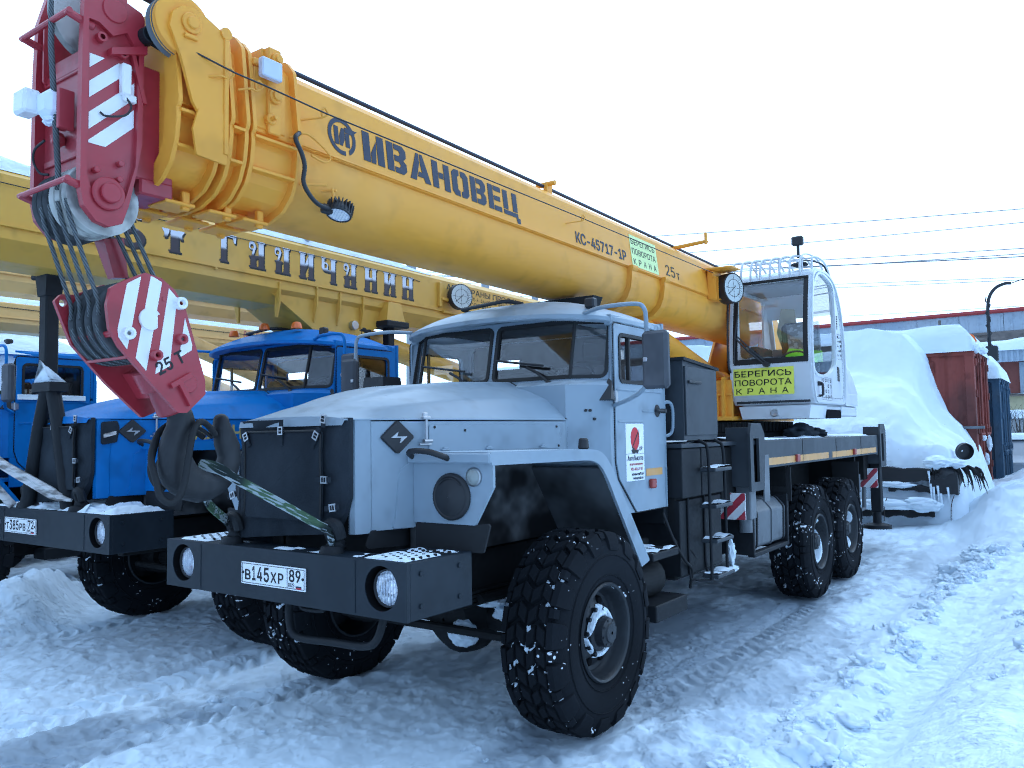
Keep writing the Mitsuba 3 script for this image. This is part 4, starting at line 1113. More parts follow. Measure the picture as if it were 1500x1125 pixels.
BOOM = A('boom', cat(boomext(Polygon(SEC_U + [(.327, 3.381), (-.327, 3.381)]), -1.64, 6.2), boomext(Polygon(SEC_L + [(-.31, 3.384), (.31, 3.384)]), -1.64, 6.2)), 'boom_yellow', 28, 'long yellow telescopic boom with a round belly')


def B(name, mesh, mat='boom_yellow', smooth=28, label=None):
    return add(BOOM, name, mesh, mat, smooth, label)


# collars: web with proud flanges and gusset plates
def collar(y0, y1, grow, web, top=None):
    f = SEC.buffer(grow, join_style=1, quad_segs=5)
    w = SEC.buffer(web, join_style=1, quad_segs=5)
    hole = SEC.buffer(-.05)
    ms = [boomext(f.difference(hole), y0, y0 + .022), boomext(f.difference(hole), y1 - .022, y1), boomext(w.difference(hole), y0 + .01, y1 - .01)]
    for s in (-1, 1):
        for z, a in ((3.33, .1), (3.17, .09)):
            q = [w.exterior.interpolate(w.exterior.project(Point(s * .6, z)))]
            x = abs(q[0].x)
            ms.append(bx(s * (x - .03), s * (x + grow - web - .006), y0 + .02, y1 - .02, z + dz(y0), z + .014 + dz(y0), 0))
    return ms


B('collar', cat(collar(-1.95, -1.64, .055, .012), bx(.335, .362, -1.92, -1.72, 3.42, 3.74, .006)))
B('collar', cat(collar(-2.085, -1.975, .065, .0)))
B('collar', cat(collar(-2.36, -2.115, .05, .0)))
gap = [boomext(SEC.buffer(-.03), -2.13, -1.9), boomext(SEC.buffer(-.06), -2.335, -2.1)]
B('inner_section', cat(gap), 'boom_yellow')
# cheek plates carrying the rear sheave
ck = Polygon([(-2.36, 3.60), (-2.42, 3.73), (-2.405, 3.80), (-2.36, 3.845), (-2.30, 3.86), (-2.23, 3.84), (-2.115, 3.79), (-2.115, 3.39), (-2.27, 3.37), (-2.30, 3.41)])
for s in (-1, 1):
    B('sheave_cheek', cat(px(rnd(ck, .01), s * .395, s * .415), px(rnd([(-2.30, 3.28), (-2.27, 3.385), (-2.115, 3.40), (-2.115, 3.15), (-2.28, 3.16)], .01), s * .405, s * .418),
                          bx(s * .40, s * .424, -2.135, -2.11, 3.2, 3.80, .003)))
B('sheave_pin', cat(cyl((-.44, -2.313, 3.775), (.44, -2.313, 3.775), .028, n=18, b=.004), cyl((.415, -2.313, 3.775), (.428, -2.313, 3.775), .05, n=20, b=.004), bx(.415, .43, -2.35, -2.28, 3.70, 3.72, .003)))
B('sheave', lathe([(.02, -.02), (.125, -.025), (.145, -.022), (.128, 0), (.145, .022), (.125, .025), (.02, .02)], (.372, -2.335, 3.765), (1, 0, 0), 40), 'boom_yellow')
B('rope_guide', lathe([(.02, -.02), (.125, -.025), (.145, -.022), (.128, 0), (.145, .022), (.125, .025), (.02, .02)], (.335, -2.335, 3.765), (1, 0, 0), 40), 'tank_grey')
# round lugs on the top edge of the flanges, clamp block with pins
B('flange_lug', cat(cyl((.22, -2.115, 3.82), (.22, -2.085, 3.82), .035, n=18, b=.004), cyl((.24, -1.99, 3.815), (.24, -1.965, 3.815), .035, n=18, b=.004), cyl((.40, -2.125, 3.80), (.425, -2.125, 3.80), .03, n=16)))
B('clamp_block', cat(bx(.335, .385, -1.845, -1.765, 3.40, 3.86, .006), bx(.20, .345, -1.86, -1.78, 3.74, 3.86, .006), bx(.345, .375, -1.93, -1.84, 3.74, 3.775, .004)))
B('clamp_pin', cat(cyl((.385, -1.80, 3.80), (.405, -1.80, 3.80), .032, n=18, b=.004), cyl((.405, -1.80, 3.80), (.418, -1.80, 3.80), .02, n=14)))
B('clamp_pin', cat(cyl((.385, -1.81, 3.60), (.405, -1.81, 3.60), .040, n=18, b=.004), cyl((.405, -1.81, 3.60), (.42, -1.81, 3.60), .026, n=14)))
B('clamp_pin', cat(cyl((.36, -1.83, 3.475), (.395, -1.83, 3.475), .030, n=18, b=.004), cyl((.395, -1.83, 3.475), (.43, -1.83, 3.475), .012, n=12)))
B('junction_box', bx(.40, .44, -1.925, -1.80, 3.665, 3.765, .006), 'zinc_box', 25)
for y in (-2.30, -2.06, -1.86):
    for sx in (-1, 1):
        B('pad_bracket', cat(bx(sx * .04, sx * .20, y, y + .16, 2.972, 2.99, .004), bx(sx * .155, sx * .185, y + .10, y + .14, 2.955, 3.05, .005), bx(sx * .05, sx * .08, y + .02, y + .12, 2.975, 3.04, .004)))
# support straps welded under the belly
for y in (2.22, 2.92):
    gx = SEC.buffer(.05).difference(SEC.buffer(-.01)).intersection(sbox(-1, 2.5, 1, 3.40))
    B('belly_strap', boomext(gx, y, y + .10))
B('seam_strip', cat(*[boomext(Polygon([(s * .332, 3.392), (s * .354, 3.392), (s * .352, 3.402), (s * .334, 3.402)]), -1.64, 6.2) for s in (-1, 1)]))
# angle indicator drum and its bracket
B('dial_bracket', cat(bx(.33, .40, 4.15, 4.40, 3.30, 3.62, .006), hullm([(.30, 4.05, 3.62), (.62, 4.15, 3.63), (.30, 4.42, 3.62), (.62, 4.40, 3.63), (.30, 4.05, 3.635), (.62, 4.15, 3.645), (.30, 4.42, 3.635), (.62, 4.40, 3.645)]), *[bx(.34, .43, 4.15 + k * .07, 4.165 + k * .07, 3.30, 3.55, 0) for k in range(3)]))
DI = B('angle_dial', lathe([(.02, .0), (.168, .0), (.172, .006), (.172, .13), (.160, .136), (.158, .128), (.02, .126)], (.43, 4.42, 3.435), (.945, -.33, 0), 44), 'plastic_black')


def dial(c, d, r):
    d = np.asarray(d, float) / np.linalg.norm(d)
    u = np.cross([0, 0, 1.0], d); u /= np.linalg.norm(u); v = np.cross(d, u)
    f = Point(0, 0).buffer(r * .92, quad_segs=14)
    g = [sbox(-r * .8, -.002, r * .8, .002), sbox(-.002, -r * .8, .002, r * .8), Point(0, 0).buffer(r * .6).difference(Point(0, 0).buffer(r * .57))]
    for t in np.linspace(-.8, .8, 9): g.append(affinity.rotate(sbox(r * .5, -.0015, r * .85, .0015), math.degrees(t), origin=(0, 0)))
    g.append(affinity.rotate(sbox(-r * .7, -.004, r * .25, .004), 40, origin=(0, 0)))
    return put(ext(f, .002), c, u, v, d), put(ext(union_all(g), .0015), np.asarray(c) + d * .0022, u, v, d)


dd = np.array([.945, -.33, 0]); dd /= np.linalg.norm(dd)
fa, gr = dial(np.array([.43, 4.42, 3.435]) + dd * .127, dd, .172)
B('dial_face', fa, 'dial_face', False)
B('dial_scale', gr, 'letter_black', False)
B('rope_arm', cat(cyl((.10, 3.55, 3.79), (.55, 3.62, 3.83), .016, n=8), cyl((.10, 3.62, 3.79), (.55, 3.66, 3.83), .012, n=8), cyl((.54, 3.62, 3.80), (.54, 3.62, 3.92), .016, n=8)))
B('top_bracket', cat(bx(.20, .24, 1.02, 1.10, 3.79, 3.88, .004), cyl((.12, 1.05, 3.87), (.30, 1.05, 3.87), .02, n=10)))
B('hoist_cable', tube([(.20, -1.78, 3.885), (.20, 1.05, 3.85), (.18, 6.0, 3.78)], .014, 8), 'letter_navy', True)
B('hoist_cable', tube([(.17, -2.2, 3.93), (.14, -2.45, 3.97)], .018, 8), 'letter_navy', True)
# signal wire through little hooks along the side
wp = [(.24, -2.40, 3.745), (.43, -2.12, 3.58), (.44, -1.93, 3.565), (.44, -1.80, 3.60)]
B('signal_wire', tube([(.235, -2.43, 3.71), (.40, -2.33, 3.66), (.455, -2.10, 3.605), (.46, -1.93, 3.60), (.43, -1.50, 3.60), (.42, 1.28, 3.60), (.42, 4.1, 3.58)], .0045, 6), 'plastic_black', True)
for y, z, L in ((-1.50, 3.60, .10), (1.28, 3.60, .09), (-2.10, 3.605, .0), (-1.93, 3.60, .0)):
    x0 = .32 if L else .41
    B('wire_hook', tube(smoothpath([(x0, y - .12, z - .05), (x0 + .03, y - .07, z - .035), (.415, y - .01, z - .02), (.425, y + .015, z + .005), (.425, y - .005, z + .03), (.42, y - .025, z + .005), (.415, y - .01, z - .02)], 5), .0055, 6), 'boom_yellow', True)
B('hose_loop', tube(smoothpath([(.37, -1.70, 3.42), (.40, -1.62, 3.46), (.38, -1.50, 3.44), (.375, -1.42, 3.39), (.375, -1.46, 3.35), (.38, -1.56, 3.36)], 6), .006, 6), 'boom_yellow', True)
B('lamp_cable', tube(smoothpath([(.40, -1.66, 3.45), (.43, -1.71, 3.40), (.42, -1.66, 3.335), (.42, -1.64, 3.27), (.41, -1.64, 3.19), (.41, -1.60, 3.13), (.40, -1.53, 3.095), (.39, -1.44, 3.09)], 6), .0125, 8), 'plastic_black', True)
B('lamp_bracket', cat(cyl((.33, -1.60, 3.20), (.40, -1.47, 3.215), .008, n=8), cyl((.33, -1.44, 3.20), (.40, -1.40, 3.20), .008, n=8), cyl((.39, -1.42, 3.21), (.39, -1.40, 3.10), .008, n=8)))
fd = np.array([.10, -.35, -.93]); fd /= np.linalg.norm(fd)
fc = np.array([.38, -1.36, 3.09])
FS = .68
B('floodlight', cat(lathe([(a * FS, b * FS) for a, b in ((.02, -.075), (.06, -.075), (.10, -.02), (.105, .0), (.105, .03), (.095, .034), (.093, .026))], fc, fd, 32),
                    *[hullm([fc - fd * .005 + (np.cos(t) * frame(fd)[1] + np.sin(t) * frame(fd)[2]) * r_ + fd * o_ + np.cross(fd, np.cos(t) * frame(fd)[1] + np.sin(t) * frame(fd)[2]) * w_ for r_ in (.05 * FS, .112 * FS) for o_ in (-.07 * FS, .02 * FS) for w_ in (-.003, .003)]) for t in np.linspace(0, 2 * PI, 21)[:-1]],
                    bx(.34, .38, -1.47, -1.40, 3.07, 3.12, .008)), 'plastic_black', 30, 'round black finned floodlight under the boom')
led = lathe([(.094 * FS, .024 * FS), (.001, .022 * FS)], fc, fd, 28)
B('floodlight_lens', led, 'zinc_box', False)
_, fa_, fb_ = frame(fd)
B('floodlight_diode', cat([lathe([(.008, .0), (.006, .004), (.001, .005)], fc + fd * .024 * FS + (fa_ * (i + .5 * (j % 2)) * .027 + fb_ * j * .024) * FS, fd, 8) for i in range(-3, 4) for j in range(-3, 4) if ((i + .5 * (j % 2)) * .027) ** 2 + (j * .024) ** 2 < .078 ** 2]), 'mark_white', 30)

# lettering on the boom side
nw = np.array([1, 0, .045 / .367]); nw /= np.linalg.norm(nw)
vw = np.array([-.045 / .367, 0, 1.0]); vw /= np.linalg.norm(vw)
uw = np.array([0, 1, -.0125])


def wall(y, z):
    z0 = z - dz(y)
    return np.array([.345 - (z0 - 3.385) * .045 / .367 + .0015, y, z])


def P_(*a): return Polygon(a).buffer(0)


t = .27
LET = {
    'И': [sbox(0, 0, t, 1), sbox(.82 - t, 0, .82, 1), P_((t + .03, 0), (t + .20, 0), (.82 - t - .03, .62), (.82 - t - .03, 1), (t + .25, .78), (t + .03, .34))],
    'В': [sbox(0, 0, t, 1), P_((t + .04, .80), (.50, .80), (.55, .70), (.50, .61), (t + .04, .61), (t + .04, .40), (.50, .40), (.56, .30), (.50, .2), (t + .04, .2), (t + .04, 0), (.66, 0), (.80, .14), (.80, .38), (.68, .5), (.80, .62), (.80, .86), (.66, 1), (t + .04, 1))],
    'А': [P_((0, 0), (.26, 0), (.44, .66), (.44, 1), (.32, 1)), P_((.48, 1), (.60, 1), (.92, 0), (.66, 0), (.60, .16), (.34, .16), (.39, .34), (.54, .34), (.48, .62))],
    'Н': [sbox(0, 0, t, 1), sbox(.82 - t, 0, .82, 1), sbox(t + .03, .4, .82 - t - .03, .62)],
    'О': [P_((.14, 0), (.37, 0), (.37, .2), (.27, .26), (.27, .74), (.37, .8), (.37, 1), (.14, 1), (0, .86), (0, .14)), P_((.68, 0), (.45, 0), (.45, .2), (.55, .26), (.55, .74), (.45, .8), (.45, 1), (.68, 1), (.82, .86), (.82, .14))],
    'Е': [sbox(0, 0, t, 1), sbox(t + .04, .8, .72, 1), sbox(t + .04, .41, .66, .6), sbox(t + .04, 0, .72, .2)],
    'Ц': [sbox(0, .22, t, 1), sbox(.82 - t, .22, .82, 1), sbox(0, 0, .82, .18), P_((.70, 0), (.94, 0), (.94, -.24), (.76, -.24))],
}
ms = []
word, x = 'ИВАНОВЕЦ', 0
adv = {'А': 1.02, 'Е': .84, 'Ц': 1.0}
tot = sum(adv.get(c, .94) for c in word)
hL, yL0, yL1 = .186, -1.125, .50
sc = (yL1 - yL0) / tot
letters = union_all([affinity.translate(affinity.scale(p_, sc, hL, origin=(0, 0)), sc * sum(adv.get(c, .94) for c in word[:i]), 0) for i, ch in enumerate(word) for p_ in LET[ch]])
lm = ext(letters, .0016)
B('lettering', put(lm, wall(yL0, 3.462), uw, vw, nw), 'letter_navy', False, 'dark blue stencilled maker name along the boom')
ring = Point(0, 0).buffer(.112).difference(Point(0, 0).buffer(.086))
ring = ring.difference(P_((-.2, -.06), (.02, -.16), (.02, -.2), (-.2, -.2)).buffer(0)).difference(sbox(.02, -.2, .05, -.05))
ring = ring.union(Point(0, 0).buffer(.112).difference(Point(0, 0).buffer(.086)).intersection(sbox(-.2, -.2, .015, .2)).difference(sbox(-.2, -.045, .2, -.035)))
ii = union_all([sbox(-.062, -.055, -.028, .055), sbox(.026, -.055, .060, .030), P_((-.022, -.055), (.0, -.055), (.022, -.01), (.022, .055), (.0, .055), (-.022, .0)), P_((.026, .034), (.026, .065), (.13, .065), (.085, .030))])
B('emblem', put(ext(affinity.scale(ring.union(ii), .95, 1.0, origin=(0, 0)), .0016), wall(-1.29, 3.555), uw, vw, nw), 'letter_navy', False)
B('lettering', text('КС-45717-1Р', .092, wall(1.30, 3.42), uw, vw, nw, fit=.90, bold=True), 'letter_navy', False)
B('lettering', cat(text('25', .11, wall(3.06, 3.41), uw, vw, nw, fit=.22), text('т', .09, wall(3.32, 3.405), uw, vw, nw, fit=.07)), 'letter_black', False)
SG = B('warning_sign', put(ext(sbox(0, 0, .565, .305), .002), wall(2.31, 3.385), uw, vw, nw), 'sign_green', False, 'pale green warning sign on the boom')
B('warning_sign_text', cat(text('БЕРЕГИСЬ', .058, wall(2.335, 3.60) + nw * .002, uw, vw, nw, fit=.50), text('ПОВОРОТА', .058, wall(2.335, 3.505) + nw * .002, uw, vw, nw, fit=.50),
                           *[text(c, .058, wall(2.345 + k * .107, 3.405) + nw * .002, uw, vw, nw, fit=.05) for k, c in enumerate('КРАНА')]), 'letter_black', False)

# red boom head with sheaves
HD = A('boom_head', cat(bx(-.195, .195, -2.68, -2.26, 3.05, 3.60, .008), bx(-.17, .17, -2.692, -2.68, 3.10, 3.13, .003), bx(-.17, .17, -2.692, -2.68, 3.50, 3.53, .003), bx(-.19, .19, -2.69, -2.60, 3.49, 3.515, .003),
                        bx(-.20, .20, -2.43, -2.26, 2.98, 3.06, .01), cyl((-.19, -2.60, 3.93), (.19, -2.60, 3.93), .03, n=12)), 'crane_red', 25, 'dark red boom head with striped cheeks')


def Hd(name, mesh, mat='crane_red', smooth=28, label=None):
    return add(HD, name, mesh, mat, smooth, label)


ho = Polygon([(-2.715, 3.80), (-2.722, 3.55), (-2.722, 2.94), (-2.705, 2.86), (-2.65, 2.80), (-2.59, 2.785), (-2.53, 2.81), (-2.50, 2.90), (-2.465, 3.06), (-2.44, 3.20), (-2.435, 3.80), (-2.45, 3.825), (-2.52, 3.845), (-2.54, 3.95), (-2.60, 4.0), (-2.67, 3.97)])
hi = Polygon([(-2.69, 3.70), (-2.69, 3.0), (-2.655, 2.90), (-2.52, 2.93), (-2.475, 3.09), (-2.47, 3.22), (-2.465, 3.62), (-2.52, 3.70), (-2.585, 3.66), (-2.65, 3.70)])
for s in (-1, 1):
    Hd('cheek_plate', cat(px(rnd(ho, .008), s * .195, s * .208), px(rnd(ho.difference(hi.buffer(.004)), .003), s * .208, s * .232)))
R_ = Polygon([(-2.678, 3.57), (-2.678, 3.14), (-2.60, 3.14), (-2.47, 3.16), (-2.47, 3.57)])
bands = []
for z0, hh in ((3.49, .2), (3.353, .075), (3.209, .078), (3.075, .085)):
    bands.append(Polygon([(-2.70, z0 - .02), (-2.40, z0 + .27), (-2.40, z0 + .27 + hh), (-2.70, z0 + hh - .02)]).intersection(R_))
st = union_all([b_ for b_ in bands]).intersection(sbox(-2.678, 3.15, -2.47, 3.557))
Hd('white_stripes', px(st, .2083, .2095), 'mark_white', False)
Hd('sheave_pin', cat(cyl((-.25, -2.60, 2.93), (.25, -2.60, 2.93), .030, n=18), *[cyl((s * .232, -2.60, 2.93), (s * .25, -2.60, 2.93), .075, n=28, b=.006) for s in (-1, 1)], *[cyl((s * .25, -2.60, 2.93), (s * .272, -2.60, 2.93), .045, n=24, b=.005) for s in (-1, 1)]))
Hd('sheave_pin', cat(cyl((-.24, -2.58, 3.785), (.24, -2.58, 3.785), .030, n=18), *[lathe([(.085, 0), (.085, .012), (.075, .02), (.06, .012), (.055, .03), (.01, .03)], (s * .21, -2.58, 3.785), (s, 0, 0), 28) for s in (-1, 1)]))
Hd('bolt_boss', cat(*[lathe([(.012, .03), (.022, .03), (.022, 0)], (.208, y, z), (1, 0, 0), 16) for y, z in ((-2.635, 3.64), (-2.535, 3.60))], *[cyl((.208, y, z), (.24, y, z), .014, n=12, b=.003) for y, z in ((-2.65, 3.03), (-2.545, 3.01), (-2.54, 3.085))]))
shp = [(.03, -.014), (.140, -.018), (.160, -.022), (.168, -.020), (.146, 0), (.168, .020), (.160, .022), (.140, .018), (.03, .014)]
for k, x in enumerate((-.145, -.095, -.045, .015, .070, .130)):
    Hd('sheave', lathe(shp, (x, -2.575, 2.93), (1, 0, 0), 48), 'sheave_white' if k > 2 else 'sheave_dark', 35)
Hd('sheave', lathe([(r_ * 1.2, a) for r_, a in shp], (.05, -2.58, 3.785), (1, 0, 0), 48), 'sheave_white', 35)
for z, y1 in ((3.71, -2.775), (2.965, -2.77)):
    Hd('rope_guard', cat(cyl((-.225, y1, z), (.225, y1, z), .013, n=10), *[cyl((s * .205, -2.66, z - .03), (s * .205, y1 - .01, z), .019, .017, n=10, b=.004) for s in (-1, 1)]), 'crane_red')
Hd('hinge_arm', cat(hullm([(.209, -2.60, 3.57), (.209, -2.43, 3.63), (.25, -2.60, 3.57), (.25, -2.43, 3.63), (.209, -2.60, 3.60), (.209, -2.43, 3.67), (.25, -2.60, 3.60), (.25, -2.43, 3.67)]), hullm([(.209, -2.50, 3.62), (.209, -2.48, 3.62), (.235, -2.5, 3.62), (.235, -2.48, 3.62), (.209, -2.44, 3.40), (.209, -2.42, 3.40), (.235, -2.44, 3.40), (.235, -2.42, 3.40)])))
Hd('rope_roller', cat(cyl((.20, -2.43, 3.72), (.28, -2.43, 3.72), .04, n=20, b=.004), cyl((.28, -2.43, 3.72), (.29, -2.43, 3.72), .022, n=14)), 'iron_dark')
Hd('wire_connector', tube(smoothpath([(.24, -2.41, 3.70), (.26, -2.37, 3.68), (.29, -2.34, 3.66), (.33, -2.31, 3.655)], 5), .014, 8), 'iron_dark')
Hd('limit_switch', cat(bx(.209, .245, -2.545, -2.50, 3.41, 3.555, .006), bx(.209, .235, -2.53, -2.47, 3.385, 3.42, .004)), 'mark_white')
Hd('switch_lead', tube(smoothpath([(.23, -2.52, 3.40), (.24, -2.50, 3.36), (.24, -2.53, 3.31), (.23, -2.61, 3.285), (.215, -2.63, 3.30)], 5), .005, 6), 'plastic_black', True)
Hd('obstruction_lamp', cat(bx(-.13, -.02, -2.85, -2.77, 3.30, 3.41, .012)), 'mark_white', 30, 'white lamp box wrapped in film on the boom head')
Hd('obstruction_lamp_film', cat(bx(-.03, .085, -2.80, -2.715, 3.275, 3.40, .025), lump((.03, -2.76, 3.265), (.04, .03, .02), 6, .4)), 'poly_clear', 30)
Hd('lamp_bracket', cat(bx(.085, .11, -2.76, -2.69, 3.22, 3.40, .004), bx(.02, .10, -2.74, -2.69, 3.235, 3.26, .004), lump((.0, -2.71, 3.20), (.03, .03, .035), 11, .3)))
Hd('lamp_lead', tube(smoothpath([(-.06, -2.74, 3.20), (-.13, -2.75, 3.17), (-.16, -2.74, 3.12), (-.14, -2.72, 3.07), (-.10, -2.70, 3.06)], 5), .006, 6), 'plastic_black', True)
Hd('far_ear', px(rnd([(-2.71, 3.5), (-2.71, 3.80), (-2.66, 3.85), (-2.60, 3.85), (-2.56, 3.80), (-2.55, 3.5)], .02), -.16, -.148))

# hoisting ropes between head and hook block
fx, bxs = (-.095, -.02, .06, .135), (-.13, -.05, .035, .115)
for a, b in zip(fx, bxs):
    Hd('hoist_rope', tube([(a, -2.732, 2.90), (a, -2.72, 2.83), (b, -2.575, 2.47), (b, -2.57, 2.40)], .0105, 8), 'rope_steel', True)
for a, b in zip((-.10, -.03, .05, .12), (-.09, -.01, .06, .13)):
    Hd('hoist_rope', tube([(a, -2.43, 2.93), (a, -2.43, 2.86), (b, -2.24, 2.46), (b, -2.235, 2.40)], .0105, 8), 'rope_steel', True)
Hd('hoist_rope', tube([(.06, -2.775, 3.80), (.06, -2.775, 3.6), (.06, -2.735, 3.05), (.06, -2.732, 2.95)], .0135, 8), 'rope_steel', True)
Hd('rope_socket', cat(hullm([(-.15, -2.46, 2.80), (-.06, -2.46, 2.80), (-.15, -2.36, 2.82), (-.06, -2.36, 2.82), (-.13, -2.40, 2.62), (-.07, -2.40, 2.62), (-.13, -2.33, 2.63), (-.07, -2.33, 2.63)])))

# lift cylinder, slewing frame
A('lift_cylinder', cat(cyl((0, 2.95, 2.97), (0, 5.6, 2.36), .115, n=28, b=.01), cyl((0, 5.3, 2.43), (0, 5.75, 2.33), .15, n=24, b=.02)), 'boom_yellow')
A('slewing_frame', cat(*[px(rnd([(4.55, 1.95), (7.1, 1.95), (7.2, 2.6), (6.6, 3.35), (6.2, 3.35), (5.6, 2.55), (4.55, 2.45)], .03), s * .30, s * .33) for s in (-1, 1)], bx(-.9, .42, 4.55, 6.9, 1.95, 2.0, .006), bx(-.9, .40, 4.62, 4.66, 1.99, 2.42, .004),
                       *[bx(-.85 + k * .18, -.835 + k * .18, 4.59, 4.62, 2.0, 2.24, 0) for k in range(7)], bx(-.9, .40, 4.585, 4.625, 2.24, 2.265, .003)), 'boom_yellow')
A('counterweight', bx(-1.1, .35, 6.9, 7.5, 2.0, 2.75, .04), 'boom_yellow')
A('winch', cat(cyl((-.28, 6.6, 2.75), (.28, 6.6, 2.75), .28, n=30, b=.02)), 'rope_steel')


# operator cabin
CBN = A('operator_cabin', bx(.45, 1.22, 4.8, 6.0, 2.10, 2.14, .004), 'cabin_white', 25, 'rounded white operator cabin with a big front window')


def Cb(name, mesh, mat='cabin_white', smooth=28, label=None):
    return add(CBN, name, cabfit(mesh), mat, smooth, label)


def cabfit(m):
    v = np.asarray(m.vertices)
    return TM(np.stack([.385 + (v[:, 0] - .47) * 1.208, 4.62 + (v[:, 1] - 4.875) * 1.208, 2.1 + (v[:, 2] - 2.1) * .955], 1), m.faces)


X0, X1 = .47, 1.215
prof = smoothpath([(4.99, 2.12), (4.93, 2.20), (4.885, 2.35), (4.875, 2.62), (4.885, 2.9), (4.93, 3.3), (4.985, 3.60), (5.04, 3.68), (5.20, 3.74), (5.50, 3.75), (5.78, 3.66), (5.96, 3.45), (6.06, 3.15), (6.11, 2.8), (6.10, 2.4), (6.06, 2.2), (5.98, 2.12)], 4)
PF = Polygon(prof)


def xw(y, z, x):    # sides bow in towards the roof
    return x


def strip(i0, i1, th=.025, xa=X0, xb=X1):
    """bent sheet following the cabin profile between two of its points"""
    pts = prof[i0:i1 + 1]
    inn = np.array([np.array(q) + .0 for q in pts])
    c = np.array([5.5, 2.9])
    d = c - inn; d /= np.linalg.norm(d, axis=1, keepdims=True)
    rings = [[(xa, q[0], q[1]), (xb, q[0], q[1]), (xb, q[0] + e[0] * th, q[1] + e[1] * th), (xa, q[0] + e[0] * th, q[1] + e[1] * th)] for q, e in zip(inn, d)]
    m = loft(np.array(rings))
    return m if m.volume > 0 else TM(m.vertices, m.faces[:, ::-1])


iA = int(np.argmin(np.abs(prof[:20, 1] - 2.62))); iB = int(np.argmin(np.abs(prof[:32, 1] - 3.60)))
Cb('front_panel', strip(0, iA), 'cabin_white', 40)
Cb('roof_panel', strip(iB, 42, .03), 'cabin_white', 40)
iR0 = 48; iR1 = len(prof) - 9
Cb('rear_panel', cat(strip(42, 46), strip(iR1, len(prof) - 1), strip(44, iR1, .025, X0, X0 + .06), strip(44, iR1, .025, X1 - .06, X1)), 'cabin_white', 40)
# windscreen, bent glass with a black border
gp = prof[iA:iB + 1]
gl_ = [[(xa, q[0] + .012, q[1]) for xa in np.linspace(X0 + .05, X1 - .03, 9)] for q in gp]
Cb('windscreen', gridm(np.array(gl_)), 'window_glass', True)
Cb('windscreen_border', cat(strip(iA, iB, .016, X0 + .035, X0 + .075), strip(iA, iB, .016, X1 - .055, X1 - .012), bx(X0 + .04, X1 - .015, 4.869, 4.89, 2.60, 2.665, .003), bx(X0 + .04, X1 - .015, 4.975, 5.0, 3.585, 3.615, .003)), 'seal_black', 30)
Cb('corner_post', cat(strip(iA, iB, .05, X0, X0 + .034), strip(iA, iB, .05, X1 - .013, X1)), 'cabin_white', 40)
# door side with D shaped window
dw = Polygon(smoothpath([(4.955, 2.95), (4.99, 3.25), (5.07, 3.52), (5.25, 3.67), (5.50, 3.66), (5.70, 3.58), (5.74, 3.35), (5.745, 3.0), (5.74, 2.72), (5.66, 2.58), (5.45, 2.49), (5.16, 2.47), (5.00, 2.50), (4.955, 2.62)], 5, True)).buffer(0)
side = PF.buffer(-.004)
dw = dw.intersection(side.buffer(-.05))
Cb('door', px(side.difference(dw), X1 - .02, X1 + .008), 'cabin_white', 30)
Cb('door_window', put(TM(*flat(dw.buffer(.005))), (X1 - .004, 0, 0), (0, 1, 0), (0, 0, 1), (1, 0, 0)), 'window_glass', False)
dframe = side.buffer(-.012).difference(side.buffer(-.04)).difference(dw.buffer(.02))
Cb('door_rim', cat(px(dframe, X1 + .008, X1 + .026), px(dw.buffer(.035).difference(dw.buffer(.004)).intersection(side.buffer(-.03)), X1 + .008, X1 + .02)), 'cabin_white', 30)
Cb('door_joint', px(side.buffer(-.075).difference(side.buffer(-.08)).difference(dw.buffer(.045)), X1 + .0085, X1 + .0095), 'seal_black', False)
Cb('door_handle', cat(tube(smoothpath([(X1 + .012, 5.10, 2.36), (X1 + .04, 5.105, 2.355), (X1 + .045, 5.11, 2.28), (X1 + .04, 5.105, 2.22), (X1 + .012, 5.10, 2.215)], 4), .012, 8), bx(X1 + .008, X1 + .03, 5.07, 5.12, 2.33, 2.38, .004)), 'plastic_black', 30)
Cb('lock_plate', bx(X1 + .008, X1 + .014, 5.80, 5.87, 2.42, 2.60, .003), 'plastic_black', 25)
Cb('vent_slots', cat(*[bx(X1 + .0085, X1 + .012, 5.80, 5.86, 3.08 + k * .03, 3.10 + k * .03, 0) for k in range(6)]), 'plastic_black', False)
# load table stuck behind the door glass and pictograms below
fm = px(sbox(5.78, 2.70, 6.0, 3.02).difference(sbox(5.784, 2.704, 5.996, 3.016)), X1 + .0086, X1 + .0096)
Cb('sticker', cat(fm, *[px(sbox(5.80 + a * .05, z, 5.80 + a * .05 + .035, z + .012 + .01 * ((a * 7 + int(z * 50)) % 3)), X1 + .0086, X1 + .0096) for z in (2.74, 2.80, 2.86, 2.92, 2.97) for a in range(4) if (a + int(z * 100)) % 4]), 'dash_grey', False)
Cb('sticker', cat(px(sbox(5.22, 2.17, 5.56, 2.44).difference(sbox(5.223, 2.173, 5.557, 2.437)), X1 + .0086, X1 + .0096),
                  *[px(affinity.rotate(Point(5.27 + a * .085, 2.21 + b * .065).buffer(.022).difference(Point(5.27 + a * .085, 2.21 + b * .065).buffer(.012 + .004 * ((a + b) % 2))), 20 * a), X1 + .0086, X1 + .0096) for a in range(4) for b in range(4) if (a * 3 + b) % 5]), 'dash_grey', False)
